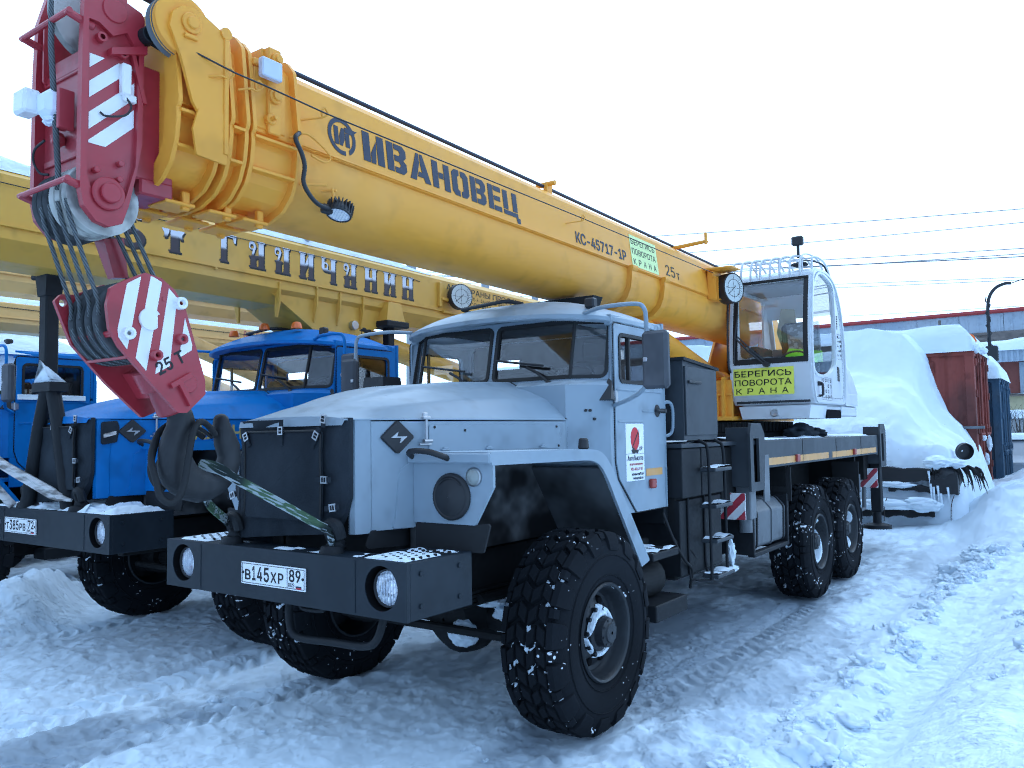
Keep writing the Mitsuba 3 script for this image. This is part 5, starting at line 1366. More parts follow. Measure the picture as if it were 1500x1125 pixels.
# boom side wall with a window
wr = sbox(5.12, 2.72, 5.85, 3.52).buffer(-.05).buffer(.05)
Cb('boom_side_wall', px(side.difference(wr), X0, X0 + .02), 'cabin_white', 30)
Cb('boom_side_window', put(TM(*flat(wr)), (X0 + .01, 0, 0), (0, 1, 0), (0, 0, 1), (1, 0, 0)), 'window_glass', False)
Cb('boom_side_rail', tube(smoothpath([(X0 + .012, 4.90, 2.5), (X0 + .0, 4.845, 2.6), (X0 + .0, 4.845, 3.0), (X0 + .0, 4.90, 3.5), (X0 + .01, 4.97, 3.60)], 5), .010, 8), 'plastic_black', True)
Cb('base_box', cat(hullm([(.55, 4.95, 1.955), (1.17, 4.95, 1.955), (.52, 4.95, 2.105), (1.19, 4.95, 2.105), (.55, 5.5, 1.955), (1.17, 5.5, 1.955), (.52, 5.5, 2.105), (1.19, 5.5, 2.105)]), bx(.5, 1.18, 5.45, 6.1, 2.06, 2.105, .004)), 'cabin_white', 25)
Cb('base_lamp', cat(lathe([(.038, 0), (.042, -.01), (.034, -.016), (.001, -.01)], (.86, 4.948, 2.02), (0, 1, 0), 22)), 'steel', 30)
Cb('heater_housing', cat(hullm([(.5, 6.12, 2.12), (1.22, 6.12, 2.12), (.5, 6.7, 2.12), (1.2, 6.7, 2.12), (.55, 6.12, 2.8), (1.2, 6.12, 2.72), (.55, 6.38, 2.75), (1.17, 6.38, 2.70), (.5, 6.72, 2.3), (1.2, 6.72, 2.3), (.52, 6.62, 2.5), (1.19, 6.60, 2.48)]), bx(.5, 1.2, 6.02, 6.66, 1.985, 2.115, .012), bx(1.2, 1.214, 6.25, 6.6, 2.14, 2.28, .004)), 'cabin_white', 35)
Cb('foot_well', bx(.6, 1.19, 5.5, 6.02, 1.96, 2.06, 0), 'void_black')
SGN = Cb('warning_sign', put(ext(affinity.skew(sbox(0, 0, .565, .32), 0), .003), (.505, 4.866, 2.235), (1, 0, 0), (0, .02, 1), (0, -1, .02)), 'sign_yellow', False, 'yellow warning sign below the cabin window')
Cb('warning_sign_text', cat(text('БЕРЕГИСЬ', .07, (.518, 4.865, 2.455), (1, 0, 0), (0, .02, 1), (0, -1, 0), fit=.53, depth=.004), text('ПОВОРОТА', .07, (.518, 4.865, 2.35), (1, 0, 0), (0, .02, 1), (0, -1, 0), fit=.53, depth=.004),
                            *[text(c, .066, (.53 + k * .108, 4.865, 2.252), (1, 0, 0), (0, .02, 1), (0, -1, 0), fit=.056, depth=.004) for k, c in enumerate('КРАНА')]), 'letter_black', False)
Cb('wiper', cat(tube([(.82, 4.84, 2.585), (.66, 4.85, 2.76), (.535, 4.865, 2.93)], .010, 6), tube([(.84, 4.84, 2.60), (.70, 4.85, 2.76), (.56, 4.865, 2.94)], .008, 6), tube([(.515, 4.868, 2.62), (.53, 4.868, 2.95), (.56, 4.885, 3.22)], .009, 6), cyl((.83, 4.87, 2.59), (.83, 4.82, 2.59), .03, n=14)), 'plastic_black', 30)
# roof guard cage, work lamp on a post
rails = []
for x in np.linspace(X0 + .02, X1 - .08, 8):
    rails.append(tube(smoothpath([(x, 4.96, 3.61), (x, 4.955, 3.72), (x, 5.02, 3.86), (x, 5.25, 3.93), (x, 5.6, 3.92), (x, 5.84, 3.74)], 4), .011, 7))
for y, z in ((5.03, 3.865), (5.45, 3.932)):
    rails.append(cyl((X0 + .02, y, z), (X1 - .08, y, z), .011, n=8))
rails += [tube(smoothpath([(1.19, 5.15, 3.72), (1.19, 5.2, 3.88), (1.17, 5.6, 3.92), (1.16, 5.85, 3.84), (1.17, 5.98, 3.60)], 4), .011, 7)]
rails += [cyl((x, 5.04, 3.66), (x, 5.03, 3.865), .009, n=6) for x in np.linspace(X0 + .02, X1 - .08, 4)]
Cb('roof_guard', cat(rails), 'cabin_white', True)
Cb('roof_lamp', cat(bx(1.05, 1.155, 5.00, 5.06, 3.99, 4.10, .014), cyl((1.10, 5.05, 3.85), (1.10, 5.05, 4.0), .014, n=8), lump((1.08, 5.15, 3.79), (.08, .05, .03), 8, .4), tube(smoothpath([(1.10, 5.1, 3.82), (1.14, 5.3, 3.86), (1.2, 5.5, 3.84), (1.22, 5.6, 3.74)], 5), .01, 6)), 'plastic_black', 30)
Cb('roof_lining', bx(X0 + .03, X1 - .03, 5.1, 5.75, 3.55, 3.60, .02), 'interior_grey')
Cb('seat', cat(bx(.62, 1.08, 5.35, 5.75, 2.5, 2.64, .04), bx(.70, 1.06, 5.72, 5.84, 2.6, 3.2, .05)), 'dash_grey', 30)
Cb('seat_cover', hullm([(.80, 5.68, 2.74), (1.10, 5.68, 2.74), (.78, 5.66, 3.16), (1.09, 5.66, 3.18), (.80, 5.72, 2.74), (1.10, 5.72, 2.74), (.78, 5.72, 3.16), (1.09, 5.72, 3.18)]), 'seat_pattern', 25)
Cb('console', cat(bx(.56, .66, 5.15, 5.6, 2.2, 2.85, .02), bx(.55, 1.14, 4.97, 5.2, 2.5, 2.6, .02), cyl((.66, 5.2, 2.6), (.64, 5.15, 2.8), .02, n=8), tube([(.98 + .13 * math.cos(t), 5.2 + .06 * math.sin(t), 2.66 + .11 * math.sin(t)) for t in np.linspace(0, 2 * PI, 26)[:-1]], .012, 6, True)), 'dash_grey', 30)
Cb('floor_mat', bx(X0 + .03, X1 - .03, 4.95, 6.05, 2.14, 2.17, 0), 'dash_grey')
Cb('inner_lining', cat(bx(X0 + .03, X1 - .03, 4.93, 4.95, 2.2, 2.58, 0), bx(X0 + .05, X1 - .05, 6.03, 6.05, 2.2, 2.9, 0)), 'interior_grey')
Cb('curtain', hullm([(.70, 5.95, 2.65), (.84, 5.98, 2.65), (.66, 5.9, 3.42), (.80, 5.9, 3.40), (.62, 5.86, 3.1), (.70, 5.99, 3.0)]), 'wall_yellow', 30)

solo('safety_vest', cabfit(cat(hullm([(.74, 5.645, 2.68), (1.12, 5.645, 2.68), (.74, 5.675, 2.66), (1.12, 5.675, 2.66), (.80, 5.645, 2.86), (1.12, 5.645, 2.80), (.80, 5.675, 2.86), (1.12, 5.675, 2.80)]),
                        hullm([(.72, 5.5, 2.655), (1.08, 5.5, 2.655), (.72, 5.66, 2.655), (1.08, 5.66, 2.655), (.74, 5.52, 2.70), (1.06, 5.52, 2.70), (.74, 5.66, 2.72), (1.06, 5.66, 2.72)]))), 'vest_green', 'bright green safety vest left on the seat inside the white operator cabin', 'safety vest')

# door sticker: red oval with a little crane, text lines
ST = A('door_sticker', put(ext(sbox(0, 0, .29, .42), .0015), (CX + .0125, .84, 1.475), (0, 1, 0), (0, 0, 1), (1, 0, 0)), 'sticker_white', False, 'white hire firm sticker with a red oval on the door')
so = np.array([CX + .0142, .84, 1.475]); su, sv, sn = (0, 1, 0), (0, 0, 1), (1, 0, 0)
add(ST, 'red_oval', put(ext(affinity.scale(Point(.145, .31).buffer(.085), .82, 1.0), .001), so, su, sv, sn), 'letter_red', False)
cr = union_all([sbox(.085, .215, .20, .228), sbox(.095, .205, .19, .215), sbox(.10, .228, .13, .243), affinity.rotate(sbox(.10, .238, .25, .248), 50, origin=(.10, .238)), Point(.105, .207).buffer(.009), Point(.13, .207).buffer(.009), Point(.175, .207).buffer(.009), sbox(.207, .27, .209, .38)])
add(ST, 'crane_drawing', put(ext(cr, .001), so + [.0012, 0, 0], su, sv, sn), 'letter_black', False)
add(ST, 'text', cat(text('АвтоВысота', .036, so + [0, .02, .15], su, sv, sn, fit=.25), put(ext(sbox(.0, .198, .29, .2), .001), so, su, sv, sn), text('89', .028, so + [0, .215, .222], su, sv, sn, fit=.045)), 'letter_navy', False)
add(ST, 'small_text', cat(text('услуги автокрана', .018, so + [0, .05, .115], su, sv, sn, fit=.21), text('902-404-27-07', .022, so + [0, .07, .075], su, sv, sn, fit=.19)), 'letter_pink', False)
add(ST, 'web_text', cat(text('автовысота89.рф', .020, so + [0, .08, .04], su, sv, sn, fit=.19), text('avtovysota.ru', .020, so + [0, .10, .01], su, sv, sn, fit=.165)), 'letter_navy', False)
# dusting of snow on wing and bonnet ledges of the grey crane is very thin
xx, yy = np.meshgrid(np.linspace(.70, 1.14, 20), np.linspace(-.98, .0, 40), indexing='ij')

# ------------------------------------------------------------------ hook block, sling and straps
HB = thing('hook_block', 'red hook block with white stripes hanging from the ropes of the grey crane', 'hook block')
near = rnd([(-2.396, 2.612), (-2.486, 2.567), (-2.56, 2.52), (-2.577, 2.439), (-2.563, 2.332), (-2.516, 2.254), (-2.376, 2.112), (-2.221, 1.959), (-2.175, 1.959), (-2.074, 2.053), (-2.078, 2.126), (-2.128, 2.282), (-2.187, 2.466), (-2.245, 2.55), (-2.315, 2.598)], .012)
far = rnd([(-2.396, 2.60), (-2.54, 2.53), (-2.60, 2.525), (-2.63, 2.49), (-2.607, 2.433), (-2.548, 2.292), (-2.376, 2.11), (-2.188, 1.945), (-2.123, 1.971), (-2.07, 2.06), (-2.13, 2.3), (-2.2, 2.48)], .012)


def K(name, mesh, mat='crane_red', smooth=28, label=None):
    return add(HB, name, mesh, mat, smooth, label)


K('side_plate', px(near, .172, .196), label='striped near cheek plate of the hook block')
K('side_plate', px(far.difference(Point(-2.592, 2.485).buffer(.018)), -.196, -.172))
W4 = [[(-2.485, 2.548), (-2.418, 2.591), (-2.462, 2.335), (-2.481, 2.245), (-2.523, 2.299), (-2.526, 2.335)], [(-2.369, 2.603), (-2.313, 2.578), (-2.387, 2.152), (-2.439, 2.208)],
      [(-2.277, 2.554), (-2.234, 2.513), (-2.269, 2.181), (-2.342, 2.139)], [(-2.191, 2.42), (-2.151, 2.293), (-2.153, 2.266), (-2.221, 2.223)]]
W4 = [Polygon(q).intersection(near.buffer(-.008)) for q in W4]
K('white_stripes', cat(*[px(q, .1962, .1975) for q in W4]), 'mark_white', False)
boss = lambda y, z, r, h: lathe([(.30 * r, h * .6), (.55 * r, h), (.95 * r, h), (r, h * .8), (r * 1.05, 0)], (.1965, y, z), (1, 0, 0), 22)
K('tie_bolt', cat(boss(-2.482, 2.318, .03, .03), boss(-2.222, 2.487, .030, .03)), 'mark_white')
K('tie_bolt', cat(boss(-2.344, 2.227, .026, .03), boss(-2.214, 2.314, .026, .03)))
K('sheave_pin', cat(px(Point(-2.375, 2.395).buffer(.052).difference(sbox(-2.34, 2.3, -2.2, 2.42)), .1965, .21), cyl((-.19, -2.375, 2.395), (.19, -2.375, 2.395), .03, n=14)), 'mark_white')
K('lettering', text('25 Т', .058, (.1968, -2.318, 2.135), (0, .87, .50), (0, -.50, .87), (1, 0, 0), fit=.155, bold=True), 'letter_black', False)
for x in (-.12, -.045, .03, .10):
    K('sheave', lathe([(r_ * 1.17, a * 1.1) for r_, a in shp], (x, -2.385, 2.39), (1, 0, 0), 44), 'sheave_dark', 35)
    K('rope_turn', tube([(x, -2.385 + .186 * math.cos(t), 2.39 - .186 * math.sin(t)) for t in np.linspace(PI * .95, 2 * PI * .05, 26)], .0115, 8), 'rope_steel', True)
K('spreader', cat(cyl((-.18, -2.545, 2.318), (.18, -2.545, 2.318), .010, n=8), bx(-.175, .175, -2.548, -2.53, 2.30, 2.315, .003), bx(-.175, .175, -2.475, -2.46, 2.205, 2.22, .003), cyl((-.2, -2.30, 2.50), (.2, -2.30, 2.50), .012, n=8)))
K('crosshead', cat(hullm([(-.17, -2.30, 2.16), (.17, -2.30, 2.16), (-.17, -2.14, 2.24), (.17, -2.14, 2.24), (-.17, -2.22, 2.04), (.17, -2.22, 2.04), (-.17, -2.06, 2.10), (.17, -2.06, 2.10)]),
                   cyl((0, -2.20, 2.14), (0, -2.115, 1.975), .085, n=24, b=.01), cyl((0, -2.25, 2.2), (0, -2.19, 2.10), .10, n=24, b=.008)))
K('keeper_plate', cat(cyl((.1965, -2.176, 2.10), (.212, -2.176, 2.10), .045, n=20, b=.003), put(ext(sbox(-.06, -.012, .06, .012), .02), (.197, -2.215, 2.115), (0, .87, .5), (0, -.5, .87), (1, 0, 0)), put(ext(sbox(-.06, -.012, .06, .012), .02), (.197, -2.19, 2.05), (0, .5, -.87), (0, .87, .5), (1, 0, 0))))
hk = Polygon([(-2.176, 1.973), (-2.149, 1.935), (-2.155, 1.905), (-2.181, 1.85), (-2.197, 1.786), (-2.203, 1.705), (-2.196, 1.651), (-2.169, 1.601), (-2.127, 1.561), (-2.073, 1.527), (-1.986, 1.504), (-1.91, 1.515), (-1.831, 1.552), (-1.764, 1.618), (-1.734, 1.71), (-1.741, 1.799), (-1.773, 1.864), (-1.807, 1.922), (-1.817, 1.951), (-1.841, 1.966), (-1.868, 1.962), (-1.884, 1.945), (-1.89, 1.887), (-1.88, 1.801), (-1.859, 1.738), (-1.872, 1.686), (-1.911, 1.665), (-1.963, 1.673), (-2.001, 1.703), (-2.026, 1.743), (-2.036, 1.788), (-2.033, 1.832), (-2.015, 1.888), (-2.012, 1.933), (-2.034, 1.99), (-2.12, 2.02)]).buffer(.006).buffer(-.006)


def pillow(g, st, tmax, dr_, flatness=2.0):
    """a forged piece: flat outline g (y, z) swelling to half thickness tmax away from its edge"""
    from scipy.spatial import Delaunay
    g = g.buffer(0)
    ring = np.array([g.exterior.interpolate(t_).coords[0] for t_ in np.arange(0, g.exterior.length, st)])
    x0_, y0_, x1_, y1_ = g.bounds
    gx_, gy_ = np.meshgrid(np.arange(x0_, x1_, st), np.arange(y0_, y1_, st))
    gin = g.buffer(-st * .6)
    pin = np.array([q for q in np.c_[gx_.ravel(), gy_.ravel()] if gin.contains(Point(q))])
    rings_ = [ring]
    for q_ in (.15, .4, .8):
        h_ = g.buffer(-dr_ * q_ * .5)
        for part in polys(h_): rings_.append(np.array([part.exterior.interpolate(t_).coords[0] for t_ in np.arange(0, part.exterior.length, st)]))
    P_2 = np.vstack(rings_ + [pin]); n_ = len(ring)
    tri = Delaunay(P_2).simplices
    keep_ = [t_ for t_ in tri if g.buffer(1e-4).contains(Point(P_2[t_].mean(0))) and Polygon(P_2[t_]).area > 1e-9]
    F = np.array(keep_)
    d_ = np.array([g.exterior.distance(Point(q)) for q in P_2]); d_[:n_] = 0
    w_ = tmax * np.sqrt(np.clip(1 - (1 - np.clip(d_ / dr_, 0, 1)) ** flatness, 0, 1))
    va, vb = np.c_[w_, P_2], np.c_[-w_, P_2]
    ar = np.cross(P_2[F[:, 1]] - P_2[F[:, 0]], P_2[F[:, 2]] - P_2[F[:, 0]])
    F = np.where((ar > 0)[:, None], F, F[:, ::-1])
    m_ = TM(np.vstack([va, vb]), np.vstack([F, F[:, ::-1] + len(P_2)]))
    m_.merge_vertices()
    return m_


K('hook', pillow(hk, .012, .056, .060), 'hook_black', True, 'big black forged lifting hook')
K('safety_latch', tube(smoothpath([(.02, -2.03, 1.90), (.0, -1.97, 1.885), (.0, -1.90, 1.84)], 5), .011, 8), 'hook_black', True)

solo('rope_sling', cat(tube(smoothpath([(.03, -1.90, 1.85), (.05, -1.96, 1.90), (.075, -2.02, 1.92), (.09, -2.064, 1.888), (.10, -2.088, 1.822), (.105, -2.105, 1.745), (.105, -2.128, 1.615), (.10, -2.155, 1.546), (.085, -2.195, 1.523), (.06, -2.228, 1.557), (.03, -2.232, 1.631), (-.02, -2.228, 1.727),
                                       (-.05, -2.20, 1.80), (-.08, -2.14, 1.88), (-.085, -2.05, 1.92), (-.07, -1.97, 1.88), (-.06, -1.91, 1.84)], 6), .0165, 10),
                      tube(smoothpath([(-.085, -2.16, 1.84), (-.09, -2.19, 1.70), (-.09, -2.17, 1.62), (-.08, -2.12, 1.58)], 6), .016, 8)), 'rubber', 'black rope loop slung round the big hook', 'rope sling', smooth=True)

sp = smoothpath([(-.02, -1.955, 1.70), (.06, -1.90, 1.675), (.12, -1.84, 1.62), (.25, -1.67, 1.49), (.36, -1.52, 1.375), (.40, -1.455, 1.33)], 7)
tw_ = np.linspace(0, 1, len(sp))
sd = np.stack([np.sin(tw_ * 1.2) * .3, np.cos(tw_ * .8) * .5 * 0 + .2, np.cos(tw_ * .6)], 1)
wd = np.interp(tw_, [0, .1, .35, .8, .95, 1], [.05, .062, .048, .045, .04, .025])
s2 = smoothpath([(-.02, -1.955, 1.70), (-.12, -1.90, 1.66), (-.25, -1.78, 1.56), (-.38, -1.66, 1.46), (-.46, -1.50, 1.36), (-.48, -1.46, 1.33)], 7)
TS = solo('tow_strap', cat(band(sp, sd, wd, .012), band(sp + [0, 0, .006], sd + [.2, .1, 0], wd * .85, .010), band(s2, [0, .3, 1], .05, .012), tube([(.33, -1.54, 1.39), (.42, -1.46, 1.345), (.47, -1.45, 1.335)], [.02, .016, .010], 7),
                           tube(smoothpath([(.40, -1.455, 1.34), (.43, -1.47, 1.29), (.41, -1.44, 1.25)], 5), .02, 8)), 'strap_green', 'frayed green and white tow strap from the big hook to the grey bumper', 'tow strap', smooth=35)


# ------------------------------------------------------------------ blue crane beside it
TX2 = np.array([-3.10, .20, .08])
TM2 = T().translate(TX2.tolist())
BC = thing('truck_crane', 'bright blue truck crane with lemon yellow box boom, parked beside the grey one', 'truck crane', 'truck cranes parked side by side')
BLUE = {'paint': 'paint_blue', 'mirror_arm': 'paint_blue'}
U.place(BC, TM2, BLUE, skip=('towing_bar', 'towing_eye'))
D.place(BC, TM2, {}, skip=('boom_rest', 'tool_locker'))


def a2(name, mesh, mat, smooth=28, label=None, parent=None):
    return add(parent or BC, name, mesh, mat, smooth, label, tw=TM2)


def plate_local(root, tw, letters, region, O):
    before = set(scene)
    plate_number(root, O, letters, region)
    for k_ in set(scene) - before: scene[k_]['to_world'] = tw


plate_local(BC, TM2, [('Т', .055, .045), ('3', .075, .042), ('8', .075, .045), ('5', .075, .045), ('Р', .055, .045), ('В', .055, .047)], '72', (-.62, BY - .004, 1.01))
xx, yy = np.meshgrid(np.linspace(-.63, .63, 70), np.linspace(BY + .01, -1.10, 34), indexing='ij')
k = meshkit.fbm(np.stack([xx * 3, yy * 4, xx * 0], -1), 4, 31)
a2('bumper_snow', gridm(np.stack([xx, yy, BZ1 - .01 + .075 * np.clip((k - .33) * 3, 0, 1) * np.clip(np.minimum(yy - BY - .01, -1.10 - yy) / .05, 0, 1)], -1)), 'snow', True)
xx, yy = np.meshgrid(np.linspace(.60, 1.01, 40), np.linspace(BY + .015, -1.02, 40), indexing='ij')
k = meshkit.fbm(np.stack([xx * 5, yy * 5, xx * 0], -1), 4, 33)
a2('bumper_snow', gridm(np.stack([xx, yy, BZ1 - .005 + .06 * np.clip((k - .36) * 4, 0, 1) * np.clip(np.minimum.reduce([yy - BY - .015, -1.02 - yy, 1.01 - xx]) / .05, 0, 1)], -1)), 'snow', True)
for x in (-.5, 0, .5):
    a2('roof_marker', cat(lathe([(.055, 0), (.052, .03), (.036, .062), (.001, .07)], (x, .62, 2.86 - .03 * abs(x) * 2), (0, 0, 1), 18)), 'lamp_orange', 30)
# folded corner of its grille cover hangs over the nose
a2('cover_corner', px(rnd([(-1.32, 1.90), (-1.20, 1.91), (-1.18, 1.86), (-1.20, 1.74), (-1.32, 1.72)], .02), .500, .525), 'canvas_dark', 30)
a2('cover_strap', px(rnd([(-1.31, 1.775), (-1.21, 1.80), (-1.21, 1.83), (-1.31, 1.805)], .006), .525, .531), 'strap_pale', 25)
# gold lettering on the bonnet side
a2('bonnet_lettering', text('ГАЛИЧАНИН', .115, (hw(-.2) + .010, -.74, 1.755), (.1375, 1, 0), (0, 0, 1), (1, -.1375, 0), fit=.95, bold=True, depth=.003), 'letter_gold', False)
# A frame boom rest standing on the bumper
a2('boom_rest', move(cat(bx(-.065, .055, -1.36, -1.25, 2.16, 3.16, .012), hullm([(-.14, -1.37, 2.16), (.16, -1.37, 2.16), (-.14, -1.22, 2.16), (.16, -1.22, 2.16), (-.14, -1.37, 2.235), (.16, -1.37, 2.235), (-.14, -1.22, 2.235), (.16, -1.22, 2.235)]),
                    tube([(-.02, -1.30, 2.2), (-.13, -1.31, 1.85), (-.24, -1.33, 1.30), (-.25, -1.35, 1.20)], .055, 12), tube([(.06, -1.30, 2.2), (.13, -1.28, 1.9), (.30, -1.27, 1.21)], .058, 12),
                    hullm([(-.075, -1.37, 2.95), (.065, -1.37, 2.95), (-.075, -1.24, 2.95), (.065, -1.24, 2.95), (-.11, -1.38, 3.17), (.10, -1.38, 3.17), (-.11, -1.23, 3.17), (.10, -1.23, 3.17)]), bx(-.17, .20, -1.38, -1.23, 3.16, 3.24, .02), bx(-.18, -.10, -1.38, -1.23, 3.10, 3.18, .01)), -.12, -.13, 0), 'iron_dark', 30)
a2('boom_rest_snow', move(cat(hullm([(-.13, -1.36, 2.234), (.15, -1.36, 2.234), (-.13, -1.23, 2.234), (.15, -1.23, 2.234), (.01, -1.38, 2.42), (.03, -1.37, 2.40), (.12, -1.36, 2.27), (-.09, -1.36, 2.28)])), -.12, -.13, 0), 'snow', True)
sp = smoothpath([(-1.05, -1.75, 1.83), (-.75, -1.70, 1.74), (-.45, -1.64, 1.58), (-.10, -1.52, 1.41), (.18, -1.46, 1.30)], 8)
solo('tow_strap', move(cat(band(sp, [.1, .1, 1], np.interp(np.linspace(0, 1, len(sp)), [0, .5, .9, 1], [.085, .075, .09, .05]), .022), tube(sp + [0, .0, .02], .022, 8), tube([(.16, -1.47, 1.31), (.30, -1.44, 1.29)], [.03, .012], 8),
                       tube(smoothpath([(-1.05, -1.75, 1.70), (-.75, -1.62, 1.45), (-.55, -1.5, 1.22)], 6), .035, 8)), *TX2), 'strap_pale', 'weathered pale grey strap tied across the blue bumper, by the black boom rest', 'tow strap', smooth=True)

# boom of the blue crane: hexagonal box with bottom keel
b0 = np.array([0, 0, 0])
def dz2(y): return -.0135 * y


S2U = [(-.355, 3.335), (-.355, 3.72), (-.24, 3.80), (.24, 3.80), (.355, 3.72), (.355, 3.335)]
S2L = [(.345, 3.332), (.345, 3.24), (.20, 3.10), (-.20, 3.10), (-.345, 3.24), (-.345, 3.332)]


def be2(g, y0, y1):
    m = py(g, y0, y1); v = np.asarray(m.vertices).copy(); v[:, 2] += dz2(v[:, 1]); return TM(v, m.faces)


BM2 = a2('boom', cat(be2(Polygon(S2U), -3.2, 6.4), be2(Polygon(S2L), -3.2, 6.4)), 'boom_lemon', 25, 'lemon yellow box boom with silver lettering')
def b2(name, mesh, mat='boom_lemon', smooth=25, label=None): return a2(name, mesh, mat, smooth, label, BM2)


b2('seam_strip', cat(be2(Polygon([(.345, 3.33), (.368, 3.33), (.368, 3.342), (.345, 3.342)]), -3.2, 6.4), *[cyl((.355, y, 3.318 + dz2(y)), (.372, y, 3.318 + dz2(y)), .012, n=8) for y in (-.2, 1.0, 2.1)]))
xx, yy = np.meshgrid(np.linspace(-.34, .30, 16), np.linspace(-3.2, 2.9, 120), indexing='ij')
k = meshkit.fbm(np.stack([xx * 2, yy * 1.2, xx * 0], -1), 4, 17)
thk = .13 * np.clip(k * 1.4, .2, 1) * np.clip(np.minimum(xx + .34, .30 - xx) / .10, 0, 1) ** .5 * np.clip((2.9 - yy) / 1.2, 0, 1)
b2('snow', gridm(np.stack([xx, yy, 3.795 - .05 * np.clip((np.abs(xx) - .24) / .1, 0, 1) + dz2(yy) + thk], -1)), 'snow', True)
# keel with gusset ribs and the pin of the lift cylinder
b2('keel', cat(px(rnd([(.42, 3.22), (2.3, 3.20), (2.05, 3.05), (1.72, 2.86), (1.10, 2.82)], .015), -.30, .30)))
for y in (.52, 1.0, 1.32, 1.66):
    w_ = .345
    b2('gusset', cat(*[hullm([(s * .29, y, 3.30), (s * .365, y, 3.30), (s * .365, y + .02, 3.30), (s * .29, y + .02, 3.30), (s * .29, y, 2.95 + .1 * (y < .5)), (s * .315, y, 2.95 + .1 * (y < .5)), (s * .29, y + .02, 2.95 + .1 * (y < .5)), (s * .315, y + .02, 2.95 + .1 * (y < .5)), (s * .36, y, 3.1), (s * .36, y + .02, 3.1)]) for s in (-1, 1)]))
b2('cylinder_pin', cat(cyl((-.36, 1.55, 2.97), (.36, 1.55, 2.97), .05, n=18, b=.006)), 'steel')
b2('cylinder_head', cat(cyl((-.2, 1.62, 2.95), (.2, 1.62, 2.95), .12, n=20, b=.02), lump((.1, 1.75, 2.92), (.2, .2, .14), 14, .3)), 'iron_dark', 35)
b2('lift_cylinder', cat(cyl((0, 1.6, 2.97), (0, 5.2, 2.30), .13, n=26, b=.01), cyl((0, 1.75, 2.94), (0, 1.95, 2.90), .16, n=26, b=.01)))
b2('rest_foot', cat(hullm([(.24, 2.0, 3.28), (.42, 2.0, 3.28), (.24, 2.2, 3.28), (.42, 2.2, 3.28), (.20, 1.95, 3.06), (.44, 1.95, 3.06), (.20, 2.25, 3.06), (.44, 2.25, 3.06)])))
b2('rest_post', cat(bx(.16, .48, 1.92, 2.28, 2.99, 3.06, .01), bx(.27, .37, 2.05, 2.15, 1.8, 3.0, .01)), 'iron_dark')
b2('top_pulley', cat(cyl((.2, .95, 3.79), (.36, .95, 3.86), .03, n=12), cyl((.25, .95, 3.8), (.25, 1.75, 3.83), .012, n=8)), 'steel')
b2('signal_wire', tube([(.375, -3.2, 3.69), (.375, 0, 3.645), (.375, 2.4, 3.62), (.36, 2.6, 3.60)], .004, 6), 'plastic_black', True)
b2('wire_hook', tube(smoothpath([(.36, -.87, 3.69), (.40, -.92, 3.66), (.40, -.75, 3.70), (.40, -.70, 3.74), (.40, -.80, 3.73), (.38, -.86, 3.69)], 5), .007, 6), 'plastic_black', True)
b2('hoist_cable', tube([(.10, 1.6, 3.86), (.12, 6.0, 3.86)], .012, 6), 'plastic_black', True)
b2('dial_bracket', cat(bx(.355, .40, 2.92, 2.97, 3.34, 3.64, .004), bx(.355, .42, 2.95, 3.2, 3.42, 3.45, .004), bx(.36, .40, 3.0, 3.5, 3.27, 3.30, .004)))
b2('angle_dial', lathe([(.02, .0), (.155, .0), (.160, .006), (.160, .09), (.150, .096), (.148, .090), (.02, .088)], (.44, 3.22, 3.48), dd, 40), 'plastic_black')
fa, gr = dial(np.array([.44, 3.22, 3.48]) + dd * .089, dd, .16)
b2('dial_face', fa, 'dial_face', False); b2('dial_scale', gr, 'letter_black', False)

# silver slab lettering "25т ГАЛИЧАНИН"
sw = .235


def stem(x, z0=0, z1=1, w=sw, sf=.06, lo=True, hi=True):
    g_ = [sbox(x, z0, x + w, z1)]
    if lo: g_.append(sbox(x - sf, z0, x + w + sf, z0 + .07))
    if hi: g_.append(sbox(x - sf, z1 - .07, x + w + sf, z1))
    return g_


curl = lambda x: [Point(x + .14, .80).buffer(.16).difference(Point(x + .13, .77).buffer(.085)).intersection(sbox(x + .0, .66, x + .5, 1.1)), P_((x + .20, .72), (x + .33, .80), (x + .20, .45), (x + .08, .36))]
SL = {'Г': (stem(.06) + [P_((.26, 1), (.72, 1), (.70, .72), (.62, .72), (.58, .90), (.26, .92))], .95),
      'А': (stem(.06, 0, .42) + curl(0) + stem(.44) + [sbox(.25, .36, .44, .46)], .86), 'Л': (stem(.06, 0, .46) + curl(0) + stem(.44), .86),
      'И': (stem(.06) + stem(.50) + [P_((.25, .14), (.25, .42), (.48, .88), (.48, .60))], .86),
      'Ч': (stem(.50) + [Point(.18, .62).buffer(.19).difference(Point(.20, .66).buffer(.09)).intersection(sbox(-.1, .40, .34, .8)), sbox(.0, .60, .14, 1), sbox(-.04, .93, .2, 1), sbox(.2, .42, .5, .52)], .88),
      'Н': (stem(.06) + stem(.50) + [sbox(.25, .46, .48, .58)], .86), 'т': (stem(.24, 0, .82, hi=False) + [P_((-.02, .84), (.20, .84), (.20, .72), (.12, .50), (.04, .50), (.06, .66)), P_((.66, .84), (.44, .84), (.44, .72), (.52, .50), (.60, .50), (.58, .66))], .8),
      '5': ([sbox(.0, .86, .30, 1.06), sbox(.34, .94, .56, 1.06), P_((.0, .48), (.18, .48), (.18, .82), (.0, .82)), Point(.24, .28).buffer(.34).difference(Point(.24, .28).buffer(.17)).difference(sbox(-.2, .2, .08, .44))], .85),
      '2': ([Point(.28, .76).buffer(.30).difference(Point(.28, .76).buffer(.13)).difference(sbox(-.1, .3, .28, .74)), P_((0, 0), (.2, .16), (.56, .62), (.36, .62), (0, .16)), sbox(0, 0, .62, .2)], .85)}


